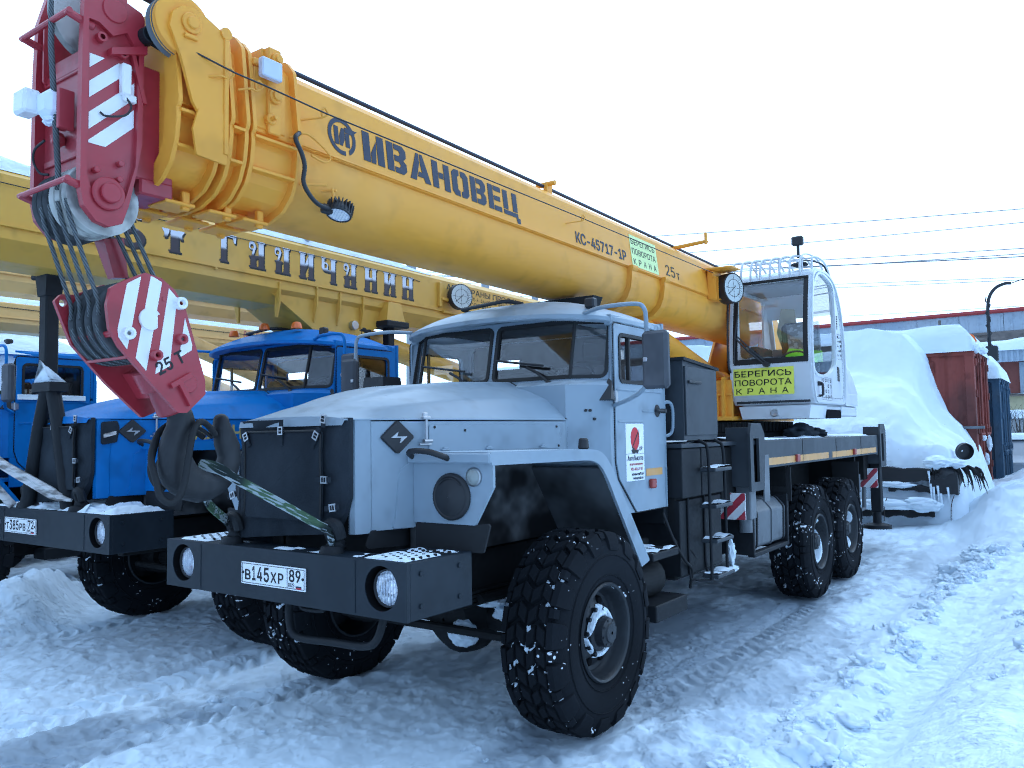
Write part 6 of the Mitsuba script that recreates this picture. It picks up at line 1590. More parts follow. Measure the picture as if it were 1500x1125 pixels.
def word2(s_, y0, y1, zb, h, gap=.0):
    tot_ = sum(SL[c][1] for c in s_) + gap * (len(s_) - 1); sc_ = (y1 - y0) / tot_
    out, x_ = [], 0
    for c in s_:
        out.append(affinity.translate(affinity.scale(union_all(SL[c][0]), sc_, h, origin=(0, 0)), x_ * sc_, 0)); x_ += SL[c][1] + gap
    g_ = union_all(out)
    O_ = np.array([.3555, y0, zb])
    u_ = (0, 1, -.0135)
    return put(ext(affinity.translate(g_, .012, -.012).buffer(.003), .001), O_, u_, (0, 0, 1), (1, 0, 0)), put(ext(g_, .0012), O_ + [.0014, 0, 0], u_, (0, 0, 1), (1, 0, 0))


for s_, y0, y1, zb, h in (('25', -1.36, -.80, 3.392, .25), ('т', -.73, -.47, 3.40, .235), ('ГАЛИЧАНИН', -.16, 2.50, 3.398, .265)):
    sh, le = word2(s_, y0, y1, zb, h, .0 if len(s_) < 3 else .34)
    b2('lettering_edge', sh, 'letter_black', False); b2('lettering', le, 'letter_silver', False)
b2('small_lettering', cat(text('АВТОКРАНЫ ПРОДАЖА', .075, (.3562, 3.10, 3.575), (0, 1, -.0135), (0, 0, 1), (1, 0, 0), fit=1.72), text('(49437) 4-16-02 или (495) 232-66-24', .042, (.3562, 3.42, 3.50), (0, 1, -.0135), (0, 0, 1), (1, 0, 0), fit=1.35),
                          text('ГОРЯЧАЯ ЛИНИЯ', .072, (.3562, 3.58, 3.40), (0, 1, -.0135), (0, 0, 1), (1, 0, 0), fit=1.0), text('тел. 8-800-100-25-44', .042, (.3562, 3.66, 3.335), (0, 1, -.0135), (0, 0, 1), (1, 0, 0), fit=.92)), 'letter_black', False)


# ------------------------------------------------------------------ third and fourth cranes, further along the row
def far_crane(off, label, mats, snowy):
    key = thing('truck_crane', label, 'truck crane', 'truck cranes parked side by side')
    tw = T().translate(list(off))
    U.place(key, tw, mats)
    D.place(key, tw, {}, skip=('boom_rest', 'tool_locker', 'ladder', 'hazard_plate'))
    secb = Polygon([(-.33, 3.62), (-.33, 3.84), (-.22, 3.90), (.22, 3.90), (.33, 3.84), (.33, 3.62)]).union(Polygon([(-.315, 3.63), (.315, 3.63), (.315, 3.55), (.20, 3.44), (-.20, 3.44), (-.315, 3.55)]))
    bk = add(key, 'boom', cat(py(Polygon([(-.33, 3.62), (-.33, 3.84), (-.22, 3.90), (.22, 3.90), (.33, 3.84), (.33, 3.62)]), -3.4, 6.6), py(Polygon([(-.315, 3.622), (.315, 3.622), (.315, 3.55), (.20, 3.44), (-.20, 3.44), (-.315, 3.55)]), -3.4, 6.6)), 'boom_beige', 25, tw=tw)
    xx, yy = np.meshgrid(np.linspace(-.32, .32, 12), np.linspace(-3.4, 6.6, 120), indexing='ij')
    k = meshkit.fbm(np.stack([xx * 2 + off[0], yy, xx * 0], -1), 4, 3)
    add(bk, 'snow', gridm(np.stack([xx, yy, 3.895 - .06 * np.clip((np.abs(xx) - .22) / .1, 0, 1) + .11 * k * np.clip((.32 - np.abs(xx)) / .1, 0, 1) ** .5], -1)), 'snow', True, tw=tw)
    add(bk, 'signal_wire', tube([(.345, -3.4, 3.80), (.345, 2.0, 3.76), (.345, 6.6, 3.74)], .006, 6), 'plastic_black', True, tw=tw)
    for y in (-.2, 2.9, 5.2):
        add(bk, 'wire_clip', cat(bx(.33, .37, y, y + .06, 3.73, 3.80, .004), cyl((.36, y - .1, 3.74), (.36, y + .18, 3.77), .012, n=6)), 'plastic_black', 25, tw=tw)
    add(bk, 'seam_strip', bx(.325, .345, -3.4, 6.6, 3.618, 3.632, .002), 'boom_beige', 25, tw=tw)
    add(key, 'lift_cylinder', cyl((0, 2.6, 3.3), (0, 5.4, 2.4), .13, n=20), 'boom_beige', tw=tw)
    add(key, 'tow_frame', bx(-.4, .4, -1.5, -1.42, 1.2, 1.3, .01), 'iron_dark', tw=tw)
    return key, bk, tw


OFF3 = (-6.50, -1.2, .12)
C3, BK3, TW3 = far_crane(OFF3, 'blue truck crane at the left edge with thick snow on its cab roof', BLUE, True)
# thick snow cap on the roof and frost on the screen
rows = []
for r in np.linspace(0, 1, 16):
    row = []
    for t in np.linspace(0, 2 * np.pi, 48):
        cx_, sx_ = math.cos(t), math.sin(t); k_ = (abs(cx_) ** 5 + abs(sx_) ** 5) ** (-1 / 5)
        x, y = 1.0 * r * k_ * cx_, 1.01 + .56 * r * k_ * sx_
        row.append((x, y, 2.665 + .215 * (1 - r ** 2.4) + .085 * (1 - r ** 8) * (.7 + .6 * float(meshkit.fbm(np.array([x * 2, y * 2, 0]), 3, 8))) - .02 * r))
    rows.append(row)
m = gridm(np.array(rows)); m.merge_vertices()
add(C3, 'roof_snow', m, 'snow', True, tw=TW3)
for s in (0, 1):
    xs = np.linspace(-.66, -.05, 24) if s == 0 else np.linspace(.05, .93, 24)
    rows = []
    for q in np.linspace(0, 1, 14):
        row = []
        for x in xs:
            yb = .51 + (max(0, x - .72) / .24) * .165
            k_ = float(meshkit.fbm(np.array([x * 4, q * 3, s]), 4, 6))
            o = .035 * np.clip((k_ - .30 - .15 * q) * 5, 0, 1)
            row.append((x, yb + .09 * q + .012 - o, 2.26 + q * .38))
        rows.append(row)
    add(C3, 'frost', gridm(np.array(rows)), 'snow', True, tw=TW3)
m_ = px(sbox(.72, 2.17, 1.42, 2.215).buffer(.006), CX + .012, CX + .035)
add(C3, 'sill_snow', m_, 'snow', 25, tw=TW3)
C4, BK4, TW4 = far_crane((-9.55, .4, .05), 'truck crane behind the others with only its beige boom showing over the blue cab', BLUE, True)
add(BK4, 'lettering', text('843 560-51-15', .135, (.3315, 4.67, 3.68), (0, 1, 0), (0, 0, 1), (1, 0, 0), fit=1.0, bold=True, depth=.003), 'letter_pink', False, tw=TW4)


# ------------------------------------------------------------------ ground: one snow sheet, fine near the camera
def sm(a, b, x):
    t_ = np.clip((x - a) / (b - a), 0, 1); return t_ * t_ * (3 - 2 * t_)


def fb(x, y, f, o=4, seed=0, z=0.0): return meshkit.fbm(np.stack([x * f, y * f, x * 0 + z], -1), o, seed)


def ridged(x, y, f, seed): return 1 - np.abs(2 * meshkit.noise(np.stack([x * f, y * f, x * 0 + seed * 3.1], -1), seed) - 1)


def clods(x, y, f, seed, th=.55):
    """lumps of broken snow"""
    n1 = meshkit.noise(np.stack([x * f, y * f, x * 0 + seed], -1), seed)
    n2 = meshkit.noise(np.stack([x * f * 2.3, y * f * 2.3, x * 0 + seed], -1), seed + 1)
    return np.clip(n1 * .7 + n2 * .3 - th, 0, 1) ** .6


def ground_z(x, y):
    base = .08 * sm(-1.5, -3.2, x) + .04 * sm(-4.5, -6.5, x) + .62 * sm(7.0, 14.0, y) * sm(-4.5, .5, x) + .30 * sm(7, 14, y) * sm(.5, -4.5, x)
    base = base + .30 * sm(2.75, 3.5, x + .15 * np.sin(y * 1.3)) * sm(5.5, 2.0, y) * (.55 + .8 * fb(x, y, 1.3, 4, 71))
    bank = sm(1.9, 3.2, x) * sm(1.5, 6.0, y)
    base = base + bank * (.14 + .22 * fb(x, y, .9, 3, 5)) + .75 * sm(3.5, 7.0, x) * sm(5, 16, y)
    base = base + .38 * np.exp(-((x - 2.35) / .55) ** 2 - ((y - 10.6) / 1.1) ** 2) * (.6 + .8 * fb(x, y, 2.0, 4, 93))
    base = base + 1.0 * np.exp(-((x - 7.2) / 2.6) ** 2 - ((y - 20) / 4.0) ** 2) + .7 * np.exp(-((x - 4.6) / 1.6) ** 2 - ((y - 16.5) / 2.5) ** 2)
    # berm pushed up between the blue cranes
    base = base + .46 * np.exp(-(((x + 5.0) * .70 + (y + .55) * .71) / .30) ** 2 - (((x + 5.0) * .71 - (y + .55) * .70) / 1.0) ** 4) * (.55 + .9 * fb(x, y, 2.6, 4, 8)) + .10 * np.exp(-((x + 5.2) / .8) ** 2 - ((y + 1.6) / .9) ** 2)
    soft = fb(x, y, .7, 3, 1) - .5
    h = base + .07 * soft
    # wheel lanes of the three cranes, running forward
    pack = np.zeros_like(x)
    c5_, c7_, f32_, f811_ = clods(x, y, 5, 4, .38), clods(x, y, 7, 61, .30), fb(x, y, 3, 2, 2), fb(x, y, .8, 3, 11)
    for tx in (0.0, -3.1, -6.5):
        for s in (-1, 1):
            c = tx + s * 1.08 + .10 * np.sin(y * .6 + tx)
            d = x - c
            lane = np.exp(-(d / .26) ** 4) * sm(.7, -.2, y - .25 * np.sin(x * 3))
            if s > 0 and tx == 0: lane = np.exp(-(d / .26) ** 4) * sm(9.5, 7.5, y)
            ph = y / .155 + np.abs(d) * 5.2 + .35 * f32_
            tread = .5 + .5 * np.tanh(3.0 * np.sin(ph * 2 * np.pi))
            chev = tread * np.exp(-((np.abs(d) - .105) / .085) ** 4)
            vis = lane * np.clip(2.4 * f811_ - .3, 0, 1)
            h = h - .034 * lane + (.052 if not (s > 0 and tx == 0) else .030) * (chev - .35) * vis
            h = h + .035 * np.exp(-((np.abs(d) - .31) / .07) ** 2) * sm(.9, 0, y) * c5_
            pack = np.maximum(pack, lane)
    # old tracks on the right, along the crane and out past the camera
    for c0, k_, w_ in ((1.90, .03, .20), (2.62, .07, .24)):
        c = c0 + k_ * (y - 2) + .05 * np.sin(y)
        d = x - c
        lane = np.exp(-(d / w_) ** 4) * sm(-3, -1, y) * sm(13, 9, y)
        ph = y / .14 + np.abs(d) * 4.0
        h = h - .060 * lane + .012 * lane * np.tanh(2.0 * np.sin(ph * 2 * np.pi)) * np.clip(1.8 * fb(x, y, .7, 3, 21) - .5, 0, 1)
        pack = np.maximum(pack, lane * .6)
    # lumps, crumbs and trodden roughness
    rough = .45 + .55 * sm(1.5, 2.4, x)
    h = h + rough * .080 * clods(x, y, 2.6, 31, .50) * (1 - .6 * pack) * sm(1.2, 2.3, x)
    h = h + .030 * clods(x, y, 6.0, 33, .55) * (1 - .7 * pack)
    fa_ = np.clip(2.2 * fb(x, y, .55, 3, 41) - .55, 0, 1)
    h = h + .040 * (fb(x, y, 4.5, 4, 42) - .5) * (.35 + fa_) + .024 * clods(x, y, 13.0, 46, .46) * (.25 + fa_) + .014 * (fb(x * .6 + y * .2, y * 1.3, 16, 2, 47) - .5) * (.5 + fa_) + .012 * (ridged(x * 1.6 + y * .4, y * .8, 9.0, 43) - .5) * (.3 + fa_)
    h = h + .08 * np.clip(fb(x, y, 1.5, 4, 55) - .52, 0, 1) * sm(2.0, 3.0, x)
    # tyres press into the snow
    for tx, ty in ((0, 0), (-3.1, .2), (-6.5, -1.2)):
        for s in (-1, 1):
            for yy_ in (0, WB1, WB2):
                q = np.exp(-((x - tx - s * 1.08) / .24) ** 4 - ((y - ty - yy_) / .30) ** 4)
                zt = (.08 if tx < -3 else 0) + (.04 if tx < -6 else 0)
                h = h * (1 - q) + (zt - .012) * q
                rim_ = np.exp(-((np.abs(x - tx - s * 1.08) - .30) / .08) ** 2 - ((y - ty - yy_) / .42) ** 4)
                h = h + .05 * rim_ * c7_
    return h


def axis(parts):
    out = [np.arange(a, b, st) for a, b, st in parts]
    return np.concatenate(out + [[parts[-1][1]]])


gxs = axis([(-300, -60, 20), (-60, -20, 2), (-20, -9, .3), (-9, -6.5, .06), (-6.5, 4.4, .015), (4.4, 8, .07), (8, 20, .4), (20, 60, 2), (60, 300, 20)])
gys = axis([(-40, -8, 2), (-8, -3.6, .25), (-3.6, 3.0, .015), (3.0, 9.0, .03), (9.0, 16, .08), (16, 30, .4), (30, 80, 2.5), (80, 400, 20)])
GX, GY = np.meshgrid(gxs, gys, indexing='ij')
GZ = ground_z(GX, GY)
gm = gridm(np.stack([GX, GY, GZ], -1))
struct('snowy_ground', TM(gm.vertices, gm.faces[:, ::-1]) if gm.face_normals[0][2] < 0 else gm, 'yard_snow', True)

# loose lumps of snow lying about (one mass of crumbs)
cr_ = []
n_cl = 0
for c_ in range(74):
    t_ = rng.random()
    if c_ < 46:
        cy = rng.uniform(-.6, 8.5); cx0 = 2.30 + .04 * (cy - 2) + rng.normal(0, .12)
    elif c_ < 62:
        cy = rng.uniform(-.8, 9); cx0 = rng.uniform(2.9, 4.2)
    else:
        cx0, cy = rng.uniform(-6.2, 1.5), rng.uniform(-2.4, -.6)
    big = (1.0 if c_ < 62 else .45) * rng.uniform(.6, 1.5)
    for j in range(int(rng.integers(3, 9))):
        x, y = cx0 + rng.normal(0, .09) * big, cy + rng.normal(0, .13) * big
        r_ = (.010 + .05 * rng.random() ** 2.2) * big * (2.2 if j == 0 else 1)
        cr_.append((x, y, r_, r_ * rng.uniform(.8, 1.5), r_ * rng.uniform(.8, 1.3)))
cq_ = np.array(cr_)
cz_ = ground_z(cq_[:, 0], cq_[:, 1])
cr_ = [lump((q[0], q[1], z + q[2] * .05), (q[3], q[4], q[2] * .8), i, .85, 3 if q[2] > .035 else 2, 2.3) for i, (q, z) in enumerate(zip(cq_, cz_))]
key = solo('snow_crumbs', cat(cr_), 'snow', 'loose crumbs and lumps of snow strewn over the packed yard snow', 'snow', smooth=50, kind='stuff')

# ------------------------------------------------------------------ snow drift over a buried lorry, containers
DXS, DYS = np.linspace(-9, 2.75, 420), np.linspace(9.4, 13.6, 200)
XX, YY = np.meshgrid(DXS, DYS, indexing='ij')
Hx = np.interp(XX + .08 * np.sin(YY * 2.1) + .34 * (fb(XX * .3, YY, 1.3, 3, 91) - .5), [-9, .2, .85, 1.12, 1.28, 1.45, 1.72, 1.90, 2.06, 2.2], [3.55, 3.75, 3.62, 3.25, 2.60, 2.15, 1.80, 1.46, .8, .2]) + .10 * (fb(XX, YY, .8, 3, 6) - .5)
slope_ = np.clip((YY - 10.15) / (12.7 - 10.15), 0, 1)
slope_ = slope_ + .10 * np.sin(slope_ * 2 * np.pi)
nose_ = np.minimum(Hx, 1.42 + .10 * (fb(XX, YY, 1.6, 3, 16) - .5))
edge = sm(9.95, 10.30, YY + .16 * (fb(XX, YY, 2.2, 3, 3) - .5) * 2)
dz_ = (nose_ + np.maximum(Hx - 1.42, 0) * np.clip(slope_, 0, 1)) * edge
dz_ = dz_ + (.20 * (fb(XX, YY, 2.4, 4, 7) - .5) + .16 * clods(XX, YY, 3.4, 9, .42) + .06 * (fb(XX, YY, 6.0, 3, 17) - .5)) * sm(10.9, 10.2, YY) * edge
dz_ = dz_ + edge * (.10 * (ridged(XX * .5 + YY * .3, YY * 1.4, 1.6, 23) - .5) + .07 * (fb(XX, YY, 3.5, 4, 27) - .5) + .10 * clods(XX, YY, 1.7, 29, .55)) * sm(-9, -8, XX)
dm = gridm(np.stack([XX, YY, np.maximum(dz_ + .0, -.3)], -1))
struct('snow_drift', TM(dm.vertices, dm.faces[:, ::-1]) if dm.face_normals[len(dm.faces) // 2][2] < 0 else dm, 'snow', True)

BT = thing('buried_truck', 'old lorry buried in the snow drift, only black bumper bars and torn wing showing', 'truck')


def ragged(x0, x1, y0, y1, z0, z1, seed, n=40):
    xs = np.linspace(x0, x1, n)
    a = meshkit.fbm(np.stack([xs * 5, xs * 0 + seed, xs * 0], 1), 3, seed) - .5
    b = meshkit.fbm(np.stack([xs * 6, xs * 0 + seed + 9, xs * 0], 1), 3, seed) - .5
    return loft(np.array([[(x, y0, z0 + q * .10), (x, y0, z1 + p_ * .12), (x, y1, z1 + p_ * .12), (x, y1, z0 + q * .10)] for x, p_, q in zip(xs, a, b)]))


add(BT, 'bumper', ragged(.45, 1.60, 9.98, 10.2, .98, 1.20, 3), 'plastic_black', False)
add(BT, 'grille_bar', cat(ragged(1.0, 1.62, 10.05, 10.2, .82, .90, 5), bx(.98, 1.08, 10.02, 10.2, .8, 1.0, .01)), 'plastic_black', False)
add(BT, 'lower_beam', ragged(.35, 1.66, 9.82, 10.1, .42, .55, 7), 'frame_black', False)
add(BT, 'wing', cat(lump((1.80, 10.25, 1.05), (.24, .3, .22), 4, .3), ragged(1.6, 2.0, 9.95, 10.3, .80, 1.10, 8, 16)), 'plastic_black', 40)
add(BT, 'lamp', lathe([(.13, 0), (.14, .06), (.12, .10), (.01, .11)], (2.08, 10.42, 1.44), (-.55, .8, .1), 24), 'plastic_black')
st_ = []
for i in range(40):
    t_ = i / 39
    p0 = np.array([1.62 + .62 * t_, 9.98 + .25 * t_, 1.30 - .12 * t_ + rng.uniform(-.03, .03)])
    L_ = rng.uniform(.15, .42)
    a_ = np.array([.05 + .30 * t_, -.05, 0]) * L_
    st_.append(tube(smoothpath([p0, p0 + a_ * .8 + [0, -.02, -.12 * L_], p0 + a_ * 1.5 + [rng.normal(0, .015), -.03, -.55 * L_], p0 + a_ * 1.8 + [rng.normal(0, .02), -.04, -L_]], 3), np.linspace(.020, .004, 10), 6))
add(BT, 'torn_cover', cat(st_), 'frame_black', 30)
add(BT, 'icicle', cat(*[tube([(x, 9.93, z), (x + .01, 9.92, z - l_ * .5), (x + .01, 9.92, z - l_)], [.02, .014, .002], 6) for x, z, l_ in ((1.62, .95, .4), (1.66, .9, .5), (1.72, .92, .32), (1.86, .9, .25), (1.60, 1.15, .2), (1.76, .8, .3))]), 'snow', True)
add(BT, 'clinging_snow', cat(*[lump((x, y, z), r_, i, .5) for i, (x, y, z, r_) in enumerate([(.62, 10.0, 1.22, (.2, .12, .06)), (1.72, 9.98, 1.28, (.2, .14, .10)), (1.95, 10.08, 1.26, (.16, .12, .07)), (1.1, 9.98, .92, (.28, .08, .05)), (.9, 9.86, .60, (.5, .12, .10)), (1.5, 9.86, .62, (.28, .12, .11)), (.55, 9.98, .88, (.1, .06, .06))])]), 'snow', True)
for i, (x, y, z) in enumerate([(.95, 9.75, .55), (1.9, 9.8, .6)]):
    add(BT, 'stalk', tube(smoothpath([(x, y, z - .2), (x + .02, y, z + .05), (x + .06, y, z + .18)], 4), .006, 5), 'twig', True)


def container(y0, x1, z0, L, mat, label, group, snow_h):
    key = thing('shipping_container', label, 'shipping container', group)
    y1, z1, x0 = y0 + 2.44, z0 + 2.6, x1 - L
    add(key, 'corner_post', cat(*[bx(x, x + .16, y, y + .16, z0, z1, .01) for x in (x0, x1 - .16) for y in (y0, y1 - .16)]), mat, 25)
    add(key, 'corner_casting', cat(*[bx(x - .006, x + .176, y - .006, y + .166, z, z + .12, .01) for x in (x0, x1 - .17) for y in (y0, y1 - .16) for z in (z0, z1 - .12)]), mat, 25)
    add(key, 'rail', cat(*[bx(x0 + .16, x1 - .16, y, y + .06, z, z + .10, .006) for y in (y0, y1 - .06) for z in (z0, z1 - .10)], *[bx(x, x + .06, y0 + .16, y1 - .16, z, z + .10, .006) for x in (x0, x1 - .06) for z in (z0, z1 - .10)]), mat, 25)
    # corrugated long wall facing the yard
    zz = []
    x = x0 + .16; k_ = 0
    while x < x1 - .2:
        zz += [(x, y0 + .06), (x + .07, y0 + .06), (x + .14, y0 + .025), (x + .21, y0 + .025)]; x += .28
    for nm, flip in (('side_wall', 0), ('side_wall', 1)):
        pts = [(a, b if not flip else y0 + y1 - b) for a, b in zz]
        add(key, nm, loft(np.array([[(a, b, z0 + .1), (a, b, z1 - .1), (a, b + .01, z1 - .1), (a, b + .01, z0 + .1)] for a, b in pts])), mat, 20)
    add(key, 'roof', bx(x0 + .02, x1 - .02, y0 + .02, y1 - .02, z1 - .06, z1 - .02, 0), mat, 25)
    for s in (0, 1):
        a = y0 + .16 + s * (y1 - y0 - .32) / 2
        b = a + (y1 - y0 - .32) / 2 - .01
        dk = add(key, 'end_door', cat(bx(x1 - .08, x1 - .04, a, b, z0 + .11, z1 - .11, .006), *[bx(x1 - .04, x1 - .015, a + q, a + q + .16, z0 + .2, z1 - .2, .01) for q in (.07, .40, .73)]), mat, 25)
        for q in (.28, .66):
            add(dk, 'lock_bar', cat(cyl((x1 + .015, a + q, z0 + .05), (x1 + .015, a + q, z1 - .05), .019, n=10), *[bx(x1 - .02, x1 + .04, a + q - .05, a + q + .05, z, z + .08, .006) for z in (z0 + .12, z0 + .9, z0 + 1.1, z1 - .22)], bx(x1 + .01, x1 + .035, a + q - .02, a + q + .30, z0 + .98, z0 + 1.02, .004)), mat, 25)
        add(dk, 'hinge', cat(*[bx(x1 - .03, x1 + .03, (y0 + .10 if s == 0 else y1 - .18), (y0 + .18 if s == 0 else y1 - .10), z, z + .14, .006) for z in (z0 + .3, z0 + 1.0, z0 + 1.7, z0 + 2.3)]), mat, 25)
    xx, yy = np.meshgrid(np.linspace(x0 - .05, x1 + .04, 90), np.linspace(y0 - .06, y1 + .05, 40), indexing='ij')
    e_ = np.clip(np.minimum.reduce([xx - x0 + .05, x1 + .04 - xx, yy - y0 + .06, y1 + .05 - yy]) / .28, 0, 1) ** .5
    h_ = snow_h * e_ * (.75 + .6 * fb(xx, yy, .7, 3, 4)) - .03 * (1 - e_)
    gs = gridm(np.stack([xx, yy, z1 + .0 + h_], -1))
    add(key, 'roof_snow', gs, 'snow', True)
    return key


RC = container(13.1, 1.98, .70, 6.06, 'container_red', 'rusty red shipping container under a thick cap of snow, behind the snow drift', None, .46)
add(RC, 'vent_box', bx(1.05, 1.30, 13.08, 13.15, 2.88, 3.10, .01), 'container_red', 25)
add(RC, 'end_snow', cat(lump((1.99, 13.3, 3.34), (.10, .24, .10), 3, .4), lump((2.02, 14.2, 3.36), (.10, .3, .08), 5, .4), lump((2.03, 13.7, 1.62), (.05, .07, .05), 6, .4), lump((2.03, 14.0, 1.2), (.05, .05, .12), 7, .4), lump((2.03, 14.6, 1.5), (.05, .05, .15), 9, .4)), 'snow', True)
BCn = container(15.9, 2.16, .30, 6.06, 'container_blue', 'dark blue shipping container standing behind the red one', None, .45)
solo('roadside_disc', cat(lathe([(.01, 0), (.17, 0), (.17, .02), (.01, .02)], (1.82, 13.75, 3.52), (.4, -.9, .1), 8), cyl((1.84, 13.78, 3.2), (1.83, 13.77, 3.5), .02, n=8)), 'lamp_orange', 'orange red eight sided board sticking out of the snow on the red container', 'sign', smooth=False)
solo('plank', bx(1.30, 2.12, 12.93, 13.02, 1.80, 1.85, .006), 'tank_grey', 'narrow grey bar leaning across the red container above the drift', 'plank', smooth=25)


# ------------------------------------------------------------------ buildings, lamp, poles, wires behind

WH = thing('warehouse', 'long warehouse with blue grey metal panels and red roof edge, behind the containers', 'warehouse')
for i in range(26):
    x = -34 + i * 2.4
    add(WH, 'wall_panel', cat(bx(x, x + 2.37, 53.4, 53.5, 7.66, 8.80, .01), *[bx(x + q, x + q + .12, 53.37, 53.41, 7.68, 8.78, .01) for q in (.35, .95, 1.55, 2.1)]), 'panel_bluegrey', 25)
add(WH, 'roof_edge', cat(bx(-34, 29, 53.2, 54, 8.80, 9.0, .02), bx(-34, 29, 53.1, 53.3, 8.86, 9.02, .02)), 'trim_red', 25)
add(WH, 'lower_wall', cat(bx(-34, 29, 53.6, 60, 0, 7.66, 0), bx(-34, 29, 53.3, 53.6, 7.52, 7.66, .01)), 'wall_dark', 25)
for i in range(24):
    add(WH, 'window', bx(-33 + i * 2.6, -31.4 + i * 2.6, 53.55, 53.6, 5.9, 7.1, .02), 'zinc_box', 25)
add(WH, 'roof', bx(-34, 29, 53.5, 75, 8.5, 8.78, 0), 'snow', 25)

LB = thing('brick_annex', 'low dark red brick annex with a grey corrugated canopy under snow, right of the containers', 'building')
add(LB, 'wall', bx(-3.0, 9.0, 34.45, 40, .4, 4.5, 0), 'brick_red', 25)
for i in range(3):
    add(LB, 'pillar', bx(1.42 + i * 3.0, 2.0 + i * 3.0, 34.32, 34.46, .4, 4.45, .02), 'panel_bluegrey', 25)
cz = []
x = -3.2
pts = []
while x < 9.2:
    pts += [(x, 33.78), (x + .07, 33.78), (x + .10, 33.83), (x + .17, 33.83)]; x += .20
add(LB, 'canopy', cat(loft(np.array([[(a, b, 4.44), (a, b, 4.94), (a, b + .02, 4.94), (a, b + .02, 4.44)] for a, b in pts])), bx(-3.2, 9.2, 33.84, 34.5, 4.5, 4.9, 0)), 'panel_bluegrey', 20)
xx, yy = np.meshgrid(np.linspace(-3.3, 9.3, 80), np.linspace(33.7, 40, 30), indexing='ij')
add(LB, 'roof_snow', gridm(np.stack([xx, yy, 4.90 + .45 * np.clip((yy - 33.7) / .5, 0, 1) ** .5 * (.6 + .8 * fb(xx, yy, .5, 3, 4))], -1)), 'snow', True)
add(LB, 'roof_clutter', cat(*[bx(x, x + w_, 37, 37.5, 5.2, 5.2 + h_, .02) for x, w_, h_ in ((-2.2, .5, .9), (-1.2, .9, .7), (.2, 1.6, .8), (3.0, 1.0, .6))], cyl((-1.6, 36, 5), (-1.6, 36, 6.6), .06), bx(-2.3, .9, 35.2, 35.3, 5.55, 5.62, 0), bx(-.6, -.5, 35.2, 35.3, 5.2, 6.0, 0), bx(.3, .4, 35.2, 35.3, 5.2, 6.0, 0)), 'wall_dark', 25)
YW = thing('yellow_shed', 'long pale yellow shed wall below the brick annex', 'shed')
add(YW, 'wall', bx(-6, 10, 30.9, 33.2, .5, 2.95, 0), 'wall_yellow', 25)
add(YW, 'roof_edge', bx(-6.1, 10.1, 30.7, 33.3, 2.95, 3.02, .01), 'wall_dark', 25)
xx, yy = np.meshgrid(np.linspace(-6.1, 10.1, 60), np.linspace(30.65, 33.6, 12), indexing='ij')
add(YW, 'roof_snow', gridm(np.stack([xx, yy, 3.0 + .12 * fb(xx, yy, .8, 3, 4)], -1)), 'snow', True)
CF = thing('concrete_fence', 'grey concrete panel fence capped with snow in front of the yellow shed', 'fence')
for i in range(8):
    add(CF, 'fence_panel', bx(-6 + i * 2.2, -3.84 + i * 2.2, 26.2, 26.32, .4, 2.10, .02), 'concrete', 25)
xx, yy = np.meshgrid(np.linspace(-6, 11.6, 80), np.linspace(26.1, 26.42, 8), indexing='ij')
add(CF, 'snow_cap', gridm(np.stack([xx, yy, 2.09 + .26 * np.clip(np.minimum(yy - 26.1, 26.42 - yy) / .08, 0, 1) ** .5 * (.5 + .9 * fb(xx, yy, 1.2, 3, 4))], -1)), 'snow', True)
tw = []
for i in range(40):
    x0_, z0_ = rng.uniform(1.4, 3.4), 1.6
    tw.append(tube([(x0_, 25.6, z0_), (x0_ + rng.uniform(-.15, .15), 25.6, z0_ + .4), (x0_ + rng.uniform(-.35, .35), 25.6 + rng.uniform(-.2, .2), z0_ + rng.uniform(.6, .95))], [.012, .008, .003], 5))
solo('bare_bush', cat(tw), 'twig', 'thin leafless bush in front of the concrete fence', 'bush', smooth=True)

SLP = thing('street_lamp', 'thin dark lamp post with a curved arm rising behind the shipping containers', 'street lamp')
add(SLP, 'post', tube(smoothpath([(1.60, 20.8, 0), (1.60, 20.8, 3.0), (1.59, 20.8, 4.6), (1.60, 20.8, 5.10), (1.66, 20.83, 5.38), (1.80, 20.9, 5.58), (2.0, 21.0, 5.68), (2.13, 21.07, 5.685)], 6), .042, 10), 'post_dark', True)
add(SLP, 'lower_post', cat(cyl((1.62, 20.8, 0), (1.62, 20.8, 4.0), .10, n=14), bx(1.5, 1.78, 20.7, 20.95, 3.6, 4.0, .02)), 'post_dark')
add(SLP, 'cable', tube([(1.60 + .07 * math.sin(k_ * 1.9), 20.76, 3.9 + k_ * .11) for k_ in range(14)], .016, 6), 'post_dark', True)
add(SLP, 'loose_wire', tube(smoothpath([(2.12, 21.07, 5.68), (2.5, 21.3, 5.80), (3.0, 21.6, 5.78), (3.6, 22, 5.92)], 6), .014, 6), 'post_dark', True)

WIRES = [((-23.46, 48.81, 16.34), (.92, 53.94, 15.37)), ((-23.55, 48.88, 14.9), (.88, 53.97, 14.54)), ((-21.12, 50.65, 14.14), (.8, 54.04, 12.95)), ((-20.33, 51.25, 13.62), (.79, 54.05, 12.62)),
         ((-20.2, 51.63, 13.9), (.78, 54.06, 12.45)), ((-20.2, 51.7, 12.6), (.72, 54.11, 11.2)), ((-20.2, 51.7, 12.3), (.71, 54.12, 11.03)), ((-14.35, 55.76, 10.24), (.63, 54.19, 9.44))]
WIRE_LABELS = ['highest of the thin overhead wires, alone well above the operator cabin', 'second wire from the top, a thin line passing above the cabin lamp', 'upper wire of the close bundle running behind the top of the cabin lamp', 'middle wire of the close bundle running behind the operator cabin',
               'darkest wire, lowest of the close bundle behind the operator cabin', 'upper wire of the faint pair above the street lamp arm', 'lower wire of the faint pair above the street lamp arm', 'lowest and faintest wire, just above the red roof edge of the warehouse']
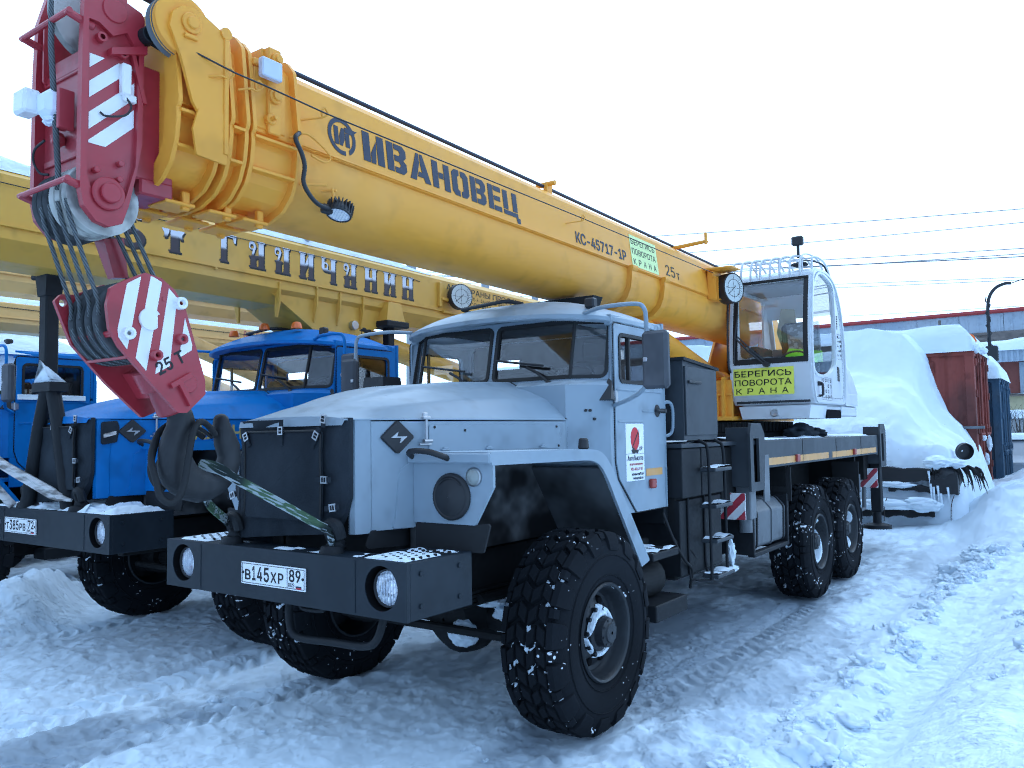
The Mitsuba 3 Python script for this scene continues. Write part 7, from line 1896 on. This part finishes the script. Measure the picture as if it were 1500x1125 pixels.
for i, (p0, p1) in enumerate(WIRES):
    p0, p1 = np.array(p0), np.array(p1)
    d_ = p1 - p0
    ts = np.linspace(-1.2, 1.8, 30)
    pts = np.array([p0 + d_ * t_ + [0, 0, -.28 + .35 * (t_ - .5) ** 2 * .6] for t_ in ts])
    solo('overhead_wire', tube(pts, (.030, .027, .030, .030, .040, .024, .024, .020)[i], 5), 'wire_dark', WIRE_LABELS[i], 'power wire', 'overhead power wires', smooth=True)
p0, p1 = np.array((-52.0, 28.2, 19.4)), np.array((-16.0, 55.0, 7.9))
solo('overhead_wire', tube([p0 + (p1 - p0) * t_ for t_ in np.linspace(0, 1, 6)], .03, 5), 'wire_dark', 'thick sloping power wire seen in the gap between the two yellow booms', 'power wire', smooth=True)
for i, (x, y, lab) in enumerate(((-17.72, 19.06, 'leftmost of three grey concrete poles seen in the gap under the big yellow boom'), (-18.99, 25.5, 'middle one of three grey concrete poles seen in the gap under the big yellow boom'), (-20.43, 31.82, 'rightmost of three grey concrete poles, just above the grey cab roof'))):
    k = thing('concrete_pole', lab, 'pole', 'concrete poles behind the cranes')
    add(k, 'shaft', hullm([(x + a * w_, y + b * w_, z) for z, w_ in ((0, .19), (10.3, .12)) for a in (-1, 1) for b in (-1, 1)]), 'concrete', 25)
    add(k, 'crossarm', bx(x - .9, x + .9, y - .05, y + .05, 9.9, 10.0, .01), 'post_dark', 25)

PC = thing('parked_car', 'grey car half sunk in the snow behind the blue container', 'car')
def carp(y, z): return (y, z)
cp_ = rnd([(18.9, .55), (18.92, .95), (19.5, 1.10), (20.1, 1.50), (21.4, 1.52), (22.2, 1.12), (22.7, 1.02), (22.75, .55)], .08)
add(PC, 'body', px(cp_, .85, 2.55), 'car_grey', 40)
add(PC, 'window', px(rnd([(19.65, 1.10), (20.15, 1.44), (21.3, 1.45), (21.9, 1.12)], .04), .84, 2.56), 'void_black', 30)
add(PC, 'wheel', cat(*[cyl((x, y, .62), (x + .2, y, .62), .31, n=22, b=.03) for x in (.84, 2.37) for y in (19.7, 21.9)]), 'rubber', 30)
xx, yy = np.meshgrid(np.linspace(.9, 2.5, 20), np.linspace(20.0, 21.5, 20), indexing='ij')
add(PC, 'roof_snow', gridm(np.stack([xx, yy, 1.50 + .16 * np.clip(np.minimum.reduce([xx - .9, 2.5 - xx, yy - 20, 21.5 - yy]) / .2, 0, 1) ** .5], -1)), 'snow', True)
